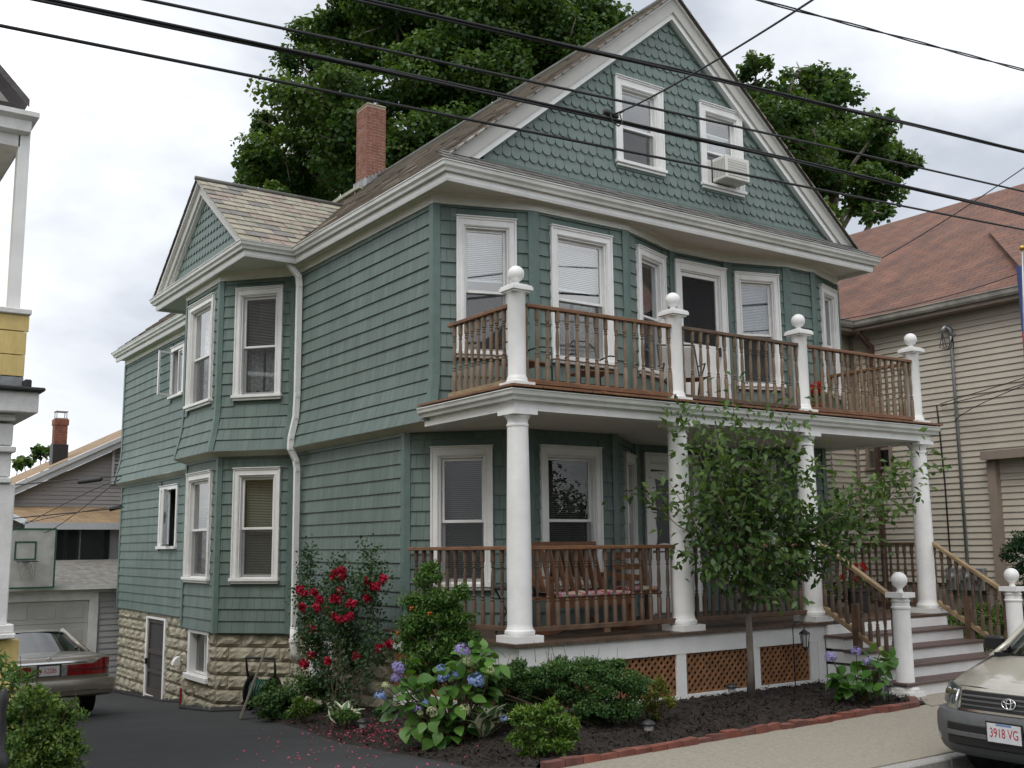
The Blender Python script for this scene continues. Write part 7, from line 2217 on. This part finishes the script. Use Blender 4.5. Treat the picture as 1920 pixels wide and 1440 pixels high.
# local frame: +x points to the rear bumper, the nose lies at -x
WS = .97
TPp = nose_path(WS, .26, .9, 12)[::-1]
tl_x = lambda y: float(np.interp(y, [q[1] for q in TPp], [q[0] for q in TPp]))
MB().sweep(TPp, [(-.02, .56), (.0, .62), (.005, .78), (-.02, .90), (-.06, .955), (-.12, .975), (-.3, .97), (-.3, .56)]).build('rear_panel', M_sed, sed, smooth=True, sharp=45)
MB().sweep(TPp[1:-1], [(.03, .34), (.075, .37), (.095, .45), (.10, .56), (.085, .605), (.03, .625), (-.1, .625), (-.1, .33)]).build('rear_bumper', M_sed, sed, smooth=True, sharp=40)
MB().sweep(TPp[1:-1], [(.096, .435), (.104, .438), (.104, .448), (.096, .45)]).build('bumper_groove', M_chrome, sed)
# boot lid
rows = []
for t in np.linspace(0, 1, 8):
    r = []
    for s in np.linspace(-1, 1, 13):
        yy = s * .88
        xf = tl_x(yy * .98) - .11
        r.append((xf + t * (-1.02 - xf), yy, .975 + .075 * (t ** .7) - .035 * abs(s) ** 3))
    rows.append(r)
MB().grid(rows).build('boot_lid', M_sed, sed, smooth=True)
# tail lights: two wide clusters rising at the corners
for s in (-1, 1):
    rows = []
    for y in np.linspace(.27, .955, 13):
        f = (y - .27) / .685
        zt = .845 if f < .58 else .845 + .085 * min(1, (f - .58) / .22)
        rows.append([(tl_x(y) + .008 - .05 * max(0, z - .80), s * y, z) for z in np.linspace(.675, zt, 6)])
    MB().grid(rows).build('tail_light', M_red, sed, smooth=True)
    MB().sweep([(tl_x(y), y) for y in (np.linspace(.30, .93, 8) if s > 0 else np.linspace(-.93, -.30, 8))], [(.008, .752), (.014, .754), (.014, .766), (.008, .768)]).build('lens_rib', M_blackp, sed)
    MB().obox((tl_x(.22) + .004, s * .225, .755), (.008, 0, 0), (0, .045, 0), (0, 0, .085)).build('reverse_lamp', M_refl, sed)
    MB().obox((-.42, s * .975, .80), (.06, 0, 0), (0, .004, 0), (0, 0, .04)).build('side_marker', M_red, sed)
MB().sweep([(tl_x(y), y) for y in np.linspace(-.58, .58, 11)], [(.002, .872), (.018, .876), (.014, .898), (.002, .902)]).build('chrome_strip', M_chrome, sed, smooth=True, sharp=40)
MB().box(.0, .006, -.185, .185, .675, .862).build('plate_recess', M_blackp, sed)
pl_ = MB().box(.008, .011, -.152, .152, .69, .842).build('number_plate', M_plate, sed)
MB().box(.0112, .0118, -.145, -.11, .74, .79).build('plate_mark', M_pred, pl_)
textmesh('plate_number', '62286', .088, M_pred, pl_, (.0122, .018, .765), (math.pi / 2, 0, math.pi / 2), .0006).scale = (.85, 1.2, 1)
MB().tube([(-.045 + .0, .032 * math.cos(q), .935 + .036 * math.sin(q)) for q in np.linspace(0, 6.283, 15)[:-1]], .008, 6, True).obox((-.048, 0, .935), (.003, 0, 0), (0, .012, .022), (0, -.006, .004)).build('emblem', M_chrome, sed, smooth=True)
# sides
for s in (-1, 1):
    pth = [(-.25, s * WS), (-1.2, s * (WS + .01)), (-3.0, s * (WS + .01)), (-4.6, s * (WS - .01)), (-5.2, s * (WS - .14))]
    pth = pth if s < 0 else pth[::-1]
    MB().sweep(pth[::-1] if s < 0 else pth[::-1], [(.0, .33), (.012, .55), (.008, .80), (-.03, .93), (-.09, .985), (-.35, .97), (-.2, .33)]).build('side_panel', M_sed, sed, smooth=True, sharp=45)
MB().box(-5.1, -.35, -.70, .70, .34, .90).build('underbody', M_blackp, sed)
rows = []
for t in np.linspace(0, 1, 6): rows.append([(-5.25 + 1.45 * t, s * .9, .78 + .22 * t ** .6 - .03 * abs(s) ** 3) for s in np.linspace(-1, 1, 9)])
MB().grid(rows).build('bonnet', M_sed, sed, smooth=True)
MB().box(-5.32, -5.2, -.85, .85, .28, .78).build('front_bumper', M_sed, sed, bevel=.05)
# greenhouse
cw = lambda z: .86 - .34 * max(0, z - .98) / .46
rows = []
for t in np.linspace(0, 1, 7):
    x_, z_ = -.98 - .62 * t, 1.03 + .37 * t
    rows.append([(x_ - .10 * s * s * (1 - t * .3) + .0, s * (cw(z_) - .04), z_ - .012 * s * s) for s in np.linspace(-1, 1, 9)])
MB().grid(rows).build('rear_window', M_carglass, sed, smooth=True)
rows = []
for x_, z_ in ((-1.58, 1.395), (-1.75, 1.425), (-2.3, 1.45), (-2.9, 1.44), (-3.25, 1.41)): rows.append([(x_, s * .60, z_ - .045 * abs(s) ** 4) for s in np.linspace(-1, 1, 9)])
MB().grid(rows).build('roof', M_sed, sed, smooth=True)
rows = []
for t in np.linspace(0, 1, 4): rows.append([(-3.27 - .68 * t + .06 * s * s, s * (.58 + .24 * t), 1.40 - .40 * t) for s in np.linspace(-1, 1, 7)])
MB().grid(rows).build('windscreen', M_carglass, sed, smooth=True)
for s in (-1, 1):
    MB().tube([(-1.03, s * .83, 1.0), (-1.34, s * (cw(1.2) - .02), 1.20), (-1.68, s * (cw(1.4) - .02), 1.40)], .045, 6).build('rear_pillar', M_sed, sed, smooth=True)
    MB().tube([(-3.95, s * .83, .99), (-3.3, s * .58, 1.39)], .03, 6).build('windscreen_pillar', M_sed, sed, smooth=True)
    rows = []
    for x_, zt in ((-1.15, 1.04), (-1.7, 1.37), (-2.4, 1.40), (-3.2, 1.38), (-3.85, 1.02)): rows.append([(x_, s * .85, .98), (x_, s * (cw(zt) - .0), zt)])
    MB().grid(rows).build('side_window', M_carglass, sed)
MB().box(-3.7, -1.0, -.78, .78, .9, .985).build('cabin_floor', M_blackp, sed)
for s in (-1, 1): MB().box(-1.95, -1.7, s * .40 - .25, s * .40 + .25, .98, 1.22).build('seat', M_blackp, sed, bevel=.05)
MB().obox((-1.17, .66, 1.085), (.02, 0, .012), (0, .03, 0), (.008, 0, .0)).build('window_sticker', M_plate, sed)
for x_ in (-1.18, -4.15):
    for s in (-1, 1): wheel(sed, (x_, s * .83, .33), .33, .21)
MB().tube([(.02, -.55, .24), (-.3, -.55, .24)], .03, 8).build('tail_pipe', M_steel, sed)
# ================================================================== cables, lamps and small things
def cable(name, label, px, yplane, r, strands=1, mat_=None, group=None, twist=0, cat='cable'):
    pts = [ony(u, v, yplane) for u, v in px]
    # carry the line on beyond the frame along its own slope
    a = pts[0] + (pts[0] - pts[1]) / np.linalg.norm(pts[0] - pts[1]) * 14; c = pts[-1] + (pts[-1] - pts[-2]) / np.linalg.norm(pts[-1] - pts[-2]) * 14
    P = np.array([a] + pts + [c])
    s = np.concatenate([[0], np.cumsum(np.linalg.norm(np.diff(P, axis=0), axis=1))])
    # smooth sag: quadratic through the points
    cz = np.polyfit(s, P[:, 2], 3); cxf = np.polyfit(s, P[:, 0], 3)
    n = 160 if twist else 70; ss = np.linspace(0, s[-1], n)
    Q = np.stack([np.polyval(cxf, ss), np.full(n, yplane), np.polyval(cz, ss)], 1)
    mb = MB()
    if strands == 1: mb.tube(Q, r, 8)
    else:
        for k in range(strands):
            ph = k * 2 * math.pi / strands
            off = np.stack([np.zeros(n), np.cos(ss * (twist or .6) + ph), np.sin(ss * (twist or .6) + ph)], 1) * r * .95
            mb.tube(Q + off, r * .8, 6)
    o_ = mb.build(name, mat_ or M_cable, None, smooth=True)
    tag(o_, label, cat, group)
    return o_
M_cable = mat('cable_black', (0.022, 0.022, 0.024), 0.6, 0.15, 12)
YC_ = -3.0
cable('power_cable', 'thick bundled black cable, topmost of the four crossing before the gable', [(667, 0), (800, 25), (1040, 80), (1280, 137), (1440, 170), (1920, 284)], YC_, .014, 3)
cable('power_cable', 'thin black cable strung just below the topmost thick bundle', [(280, 0), (400, 22), (800, 110), (1040, 163), (1280, 219), (1440, 252), (1920, 357)], YC_, .012)
cable('power_cable', 'thick lashed black cable to which the service drop is clamped', [(30, 0), (400, 60), (800, 143), (1040, 200), (1280, 256), (1440, 293), (1920, 402)], YC_ - .25, .013, 3)
cable('power_cable', 'lowest thin black cable crossing in front of chimney and gable', [(0, 47), (400, 125), (800, 205), (1040, 257), (1280, 308), (1440, 342), (1920, 427)], YC_ - .1, .012)
cable('twisted_cable', 'twisted pair of wires strung apart from the four black cables', [(1420, 0), (1560, 35), (1720, 80), (1920, 131)], YC_ - .6, .010, 2, None, None, 3.2)

def wire(name, label, pts, r, mat_=None):
    P = np.array(pts); n = 40
    t = np.linspace(0, 1, len(P)); tt = np.linspace(0, 1, n)
    deg = min(3, len(P) - 1)
    Q = np.stack([np.polyval(np.polyfit(t, P[:, i], deg), tt) for i in range(3)], 1)
    return tag(MB().tube(Q, r, 6).build(name, mat_ or M_cable, None, smooth=True), label, 'wire')
c3 = ony(1152, 218, YC_ - .25)
wire('service_drop', 'thin service wire slanting up and away from the clamp on the lashed cable', [c3 + [0, 0, .02], ony(1240, 172, YC_ - .9), ony(1390, 85, YC_ - 1.9), ony(1522, 0, YC_ - 2.8), ony(1620, -70, YC_ - 3.6)], .008)
lp = [c3 + np.array([-.06, -.02, .0]), c3 + np.array([-.05, -.03, -.07]), c3 + np.array([.01, -.04, -.10]), c3 + np.array([.06, -.03, -.05]), c3 + np.array([.05, -.01, .03]), c3 + np.array([.10, -.02, .07])]
tag(MB().tube(lp, .006, 6).obox(c3 + [-.04, 0, .01], (.07, 0, -.008), (0, .022, 0), (0, 0, .018)).build('cable_clamp', M_cable, None, smooth=True), 'wire loop and clamp where the service drop meets the lashed cable', 'clamp')
e0 = np.array([8.22, 3.2, 6.40])
wire('service_wire', 'thin wire running to the green house eave above the red-brown roof', [e0, onx(1642, 490, 8.9), onx(1853, 360, 9.4), onx(1990, 268, 9.8)], .009)
wire('service_wire', 'thin wire slanting low across the red-brown roof above its gutter', [onx(1560, 602, 9.6), onx(1706, 574, 9.9), onx(1850, 533, 10.1), onx(1914, 511, 10.2), onx(2010, 478, 10.4)], .008)
cyv = float(onx(1766, 770, 10.93)[1])
for k, (v0, v1) in enumerate(((757, 706), (762, 718), (790, 720))):
    wire('telephone_wire', ['upper thin wire fanning from the cable drop on the tan house', 'middle thin wire fanning from the cable drop on the tan house', 'lower thin wire fanning from the tan house conduit'][k], [onx(1764 if k < 2 else 1790, v0, 10.93), onx(1840, (v0 + v1) / 2 + 2, 10.6), onx(1925, v1, 10.2), onx(2010, v1 - 40, 9.9)], .008)
# wires behind the yellow house, running to the grey house
for k, (a, m_, c, lab) in enumerate((((22, 910), (120, 901), (228, 893), 'black wire with a splice case stretched before the grey gable'),
                                  ((22, 972), (130, 962), (232, 951), 'black wire with a round splice stretched before the tan sunroom roof'),
                                  ((22, 985), (110, 968), (200, 952), 'thin wire drooping across the sunroom roof edge'),
                                  ((30, 992), (130, 940), (222, 900), 'thin wire slanting up to the rear corner of the green house'),
                                  ((112, 984), (165, 945), (226, 898), 'second thin wire slanting up to the rear house corner'))):
    wire('rear_wire', lab, [at(a[0] - 30, a[1] + (3 if k < 3 else 14), 23.2), at(*a, 23.2), at(*m_, 22.9), at(*c, 22.6)], .012 if k < 2 else .008)
for (u0, v0, u1, v1, lab) in ((145, 904, 192, 898, 'black splice case hanging on the wire before the grey gable'), (205, 955, 228, 949, 'short round splice case on the wire before the sunroom roof')):
    a, c = at(u0, v0, 22.75), at(u1, v1, 22.7)
    tag(MB().tube([a, a + (c - a) * .06, a + (c - a) * .94, c], [.02, .05, .05, .02], 8).build('splice_case', M_cable, None, smooth=True), lab, 'splice case')

# ---- garden lamps
def lantern(label, u, v, base_z, pole_h):
    b0 = onz(u, v, base_z); b0[2] = bedz(b0[0], b0[1])
    t = thing('hanging_lantern', label, 'lantern', tuple(b0))
    H = pole_h
    MB().tube([(0, 0, -.1), (0, 0, H - .06), (.02, -.015, H), (.07, -.05, H + .02), (.11, -.08, H - .02), (.12, -.085, H - .07)], .0065, 6).build('hook', M_black, t, smooth=True)
    c = np.array([.12, -.085, H - .30])
    m = MB(); m.lathe([(.075, .165), (.060, .185), (.03, .205), (.008, .225)], tuple(c), 8); m.build('cap', M_black, t)
    m = MB()
    for k in range(6):
        a = k * math.pi / 3; m.bar(c + [.040 * math.cos(a), .040 * math.sin(a), .0], c + [.060 * math.cos(a), .060 * math.sin(a), .165], .007, .007)
    m.lathe([(.045, -.012), (.045, .004)], tuple(c), 8); m.lathe([(.012, -.05), (.03, -.012)], tuple(c), 8); m.build('cage', M_black, t)
    MB().lathe([(.036, .004), (.053, .165)], tuple(c), 8).build('glass', mat('frosted_glass', (.55, .55, .52), .4), t)
lantern('black lantern hanging from a hook in front of the lattice beside the steps', 1492, 1292, .06, .80)
lantern('black lantern on a hook standing among the large hydrangea blooms', 893, 1372, .0, .62)
def path_light(label, u, v, base_z):
    b0 = onz(u, v, base_z); b0[2] = bedz(b0[0], b0[1])
    t = thing('path_light', label, 'garden light', tuple(b0))
    MB().lathe([(.010, -.08), (.010, .09)], n=8).build('stake', M_black, t)
    MB().lathe([(.040, .09), (.044, .10), (.044, .14), (.040, .145)], n=16).build('lens', mat('lens_grey', (.36, .36, .35), .35), t, smooth=True)
    MB().lathe([(.070, .146), (.068, .160), (.040, .185), (.012, .195)], n=16).build('cap', M_black, t, smooth=True)
path_light('small black garden light in the mulch beside the young tree', 1373, 1316, .05)
path_light('small black garden light under the boxwood near the brick edging', 1217, 1388, .02)
path_light('small black garden light among fallen petals below the rose', 681, 1362, -.1)
path_light('small black garden light beside the newel post at the steps', 1666, 1310, .03)

# ---- pots of red flowers
M_pot = mat('dark_pot', (.03, .03, .032), .6); M_terra = mat('terracotta', (.34, .12, .06), .8, .15, 10)
M_gerp = mat_leaf('geranium_petal', (.50, .015, .015), (.70, .05, .04), .2)
def flower_pot(label, loc, R, H, pm, seed, n_l=120, bl=9, tall=.32):
    rg = np.random.default_rng(seed)
    t = thing('flower_pot', label, 'flower pot', loc)
    MB().lathe([(R * .72, 0), (R * .95, H * .85), (R * 1.05, H * .86), (R * 1.05, H), (R * .9, H), (R * .85, H * .9)], n=18).build('pot', pm, t, smooth=True, sharp=40)
    q = unit(rg.normal(size=(n_l, 3)) * [1, 1, .7] + [0, 0, .3]); P = q * rg.uniform(.05, tall, (n_l, 1)) + [0, 0, H + .05]
    O('foliage', leaf_mesh('foliage', P, rg.normal(size=(n_l, 3)), q + [0, 0, .6], rg.uniform(.04, .07, n_l), rg.uniform(.035, .06, n_l), np.clip(rg.normal(.4, .2, n_l), 0, 1), M_honey), None, t, kind='stuff')
    fb_ = petal_ball('bloom', .04, 34, M_gerp, rg, .032)
    for k in range(bl):
        a = rg.uniform(0, 6.28); r = rg.uniform(.02, tall * .8); O('bloom', fb_, None, t, (r * math.cos(a), r * math.sin(a), H + rg.uniform(.12, tall + .05)))
flower_pot('pot of bright red geraniums standing at the balcony railing', (5.62, .42, DK), .15, .24, M_terra, 91, 170, 12)
flower_pot('dark pot of red geraniums at the head of the front steps', (6.75, .75, FL), .20, .36, M_pot, 92, 150, 8)
flower_pot('small dark planter of greenery beside the last porch column', (6.28, .95, FL), .15, .26, M_pot, 93, 110, 3)

# ---- hose reel and plank leaning by the foundation, iron newel by the privet
hz = gz(0, 5.8)
hr = thing('hose_cart', 'garden hose reel cart with wheels parked against the stone foundation', 'hose reel', (-.50, 6.10, hz + .012), math.radians(35))
M_hose = mat('green_hose', (.015, .085, .055), .45); M_taup = mat('taupe_plastic', (.20, .175, .135), .6)
MB().tube([(.0, .20, .30), (-.05, .25, .62), (-.08, .25, .80), (-.08, -.25, .80), (-.05, -.25, .62), (.0, -.20, .30)], .02, 8).build('handle', M_blackp, hr, smooth=True)
for k in range(7): MB().tube([(.17 * math.cos(a), -.13 + k * .043, .30 + .17 * math.sin(a)) for a in np.linspace(0, 6.283, 18)[:-1]], .014, 6, True).build('hose_coil', M_hose, hr, smooth=True)
for s in (-1, 1):
    MB().lathe([(.23, -.012), (.24, 0), (.23, .012)], n=22).build('reel_disc', M_blackp, hr, loc=(0, s * .19, .30), rot=(math.pi / 2, 0, 0))
    MB().lathe([(.12, -.02), (.13, 0), (.12, .02)], n=18).build('wheel', M_blackp, hr, loc=(.05, s * .24, .13), rot=(math.pi / 2, 0, 0))
lp0 = onz(483, 1352, gz(0, 5.0)); 
lpk = tag(MB().obox((0, 0, .49), (.013, .0, -.0), (.0, .085, 0), (.17, .0, .485)).build('leaning_board', M_taup, None, loc=(-.86, 5.55, gz(0, 5.55) + .012), rot=rotz(math.radians(-20))), 'taupe board leaning against the hose reel beside the low shrub', 'board')
ip = at(2, 1385, 5.9)
ir = thing('iron_newel', 'black iron railing post with a knob beside the privet bush', 'post', (float(ip[0]), float(ip[1]), -.02))
hh = float(at(2, 1290, 5.9)[2]) + .02
MB().lathe([(.024, 0), (.024, hh * .58), (.040, hh * .60), (.048, hh * .64), (.040, hh * .68), (.022, hh * .70), (.026, hh * .80), (.018, hh * .88), (.028, hh * .93), (.02, hh * .98), (.004, hh)], n=14).build('post', M_black, ir, smooth=True)
MB().tube([(0, 0, hh * .6), (-.5, -.1, hh * .6), (-1.2, -.2, hh * .6)], .018, 8).build('rail', M_black, ir)
# red marker stake at the bay corner
rs = on_wall(fs_[1], 1.30, 0, .10)
tag(MB().box(-.02, .02, -.012, .012, 0, .34).build('red_stake', mat('red_paint', (.30, .03, .025), .6), None, loc=(rs[0], rs[1], gz(rs[0], rs[1]) + .005)), 'short red stake standing at the stone bay corner', 'stake')
# ================================================================== across the street (mirrored in the windows)
M_oh = [mat('opposite_paint_cream', (.42, .38, .30), .7, .1, 2, coord='Position'), mat('opposite_paint_grey', (.24, .26, .28), .7, .1, 2, coord='Position'), mat('opposite_paint_brown', (.22, .15, .10), .7, .1, 2, coord='Position')]
M_orf = mat('opposite_roof', (.10, .095, .09), .9, .2, 4, coord='Position')
for k, (xc, lab) in enumerate(((-21.0, 'cream gabled house across the street from the yellow house'), (-10.5, 'grey gabled house across the street behind the driveway'), (0.2, 'brown gabled house across the street facing the porch'), (11.0, 'second cream gabled house across the street facing the tan house'))):
    t = thing('opposite_house', lab, 'house', (xc, -19.5, -.3))
    m = MB(); m.box(-4.1, 4.1, -8, 0, 0, 6.2); m.build('wall', M_oh[k % 3], t)
    m = MB(); m.add([(-4.1, -.0, 6.2), (4.1, 0, 6.2), (0, 0, 9.6), (-4.1, -8, 6.2), (4.1, -8, 6.2), (0, -8, 9.6)], [(0, 1, 2), (3, 5, 4)]); m.build('gable', M_oh[k % 3], t)
    m = MB()
    for s in (-1, 1): m.add([(s * 4.5, .35, 5.9), (0, .35, 9.75), (0, -8.3, 9.75), (s * 4.5, -8.3, 5.9), (s * 4.5, .35, 5.75), (0, .35, 9.6), (0, -8.3, 9.6), (s * 4.5, -8.3, 5.75)], [(0, 1, 2, 3), (4, 7, 6, 5), (0, 4, 5, 1), (3, 2, 6, 7), (0, 3, 7, 4)])
    m.build('roof', M_orf, t)
    for zz in (1.4, 4.1):
        for xx in (-2.9, -.5, 1.9):
            f = MB().box(xx - .08, xx + 1.08, .002, .05, zz - .08, zz + 1.68).build('window', M_white, t)
            MB().box(xx, xx + 1.0, .051, .06, zz, zz + 1.6).build('pane', M_glass_d, f)
    MB().box(-3.9, 3.9, .01, 1.9, .5, .62).build('porch_floor', M_oh[(k + 1) % 3], t); MB().box(-4.0, 4.0, .01, 2.1, 3.0, 3.25).build('porch_roof', M_orf, t)
    for xx in (-3.7, -1.2, 1.2, 3.7): MB().lathe([(.1, .62), (.1, 3.0)], (xx, 1.75, 0), 10).build('porch_post', M_white, t)

# ================================================================== repeats of a kind share a group
GROUPS = {'power_cable': 'black cables strung along the street', 'rear_wire': 'wires stretched behind the yellow house', 'service_wire': 'thin wires above the tan house roof',
          'telephone_wire': 'thin wires fanning out at the tan house', 'splice_case': 'splice cases on the rear wires', 'path_light': 'small garden lights in the bed',
          'hanging_lantern': 'lanterns on hooks in the bed', 'maple_tree': 'maples behind the houses', 'flower_pot': 'pots of flowers on porch and balcony', 'balcony_chair': 'iron armchairs on the balcony',
          'hydrangea': 'hydrangeas in the bed', 'hosta': 'hostas in the bed', 'groundcover_tuft': 'groundcover tufts among the petals', 'opposite_house': 'houses across the street'}
for o in SC.objects:
    g = GROUPS.get(o.name.split('.')[0])
    if g and o.parent is None: o['group'] = g
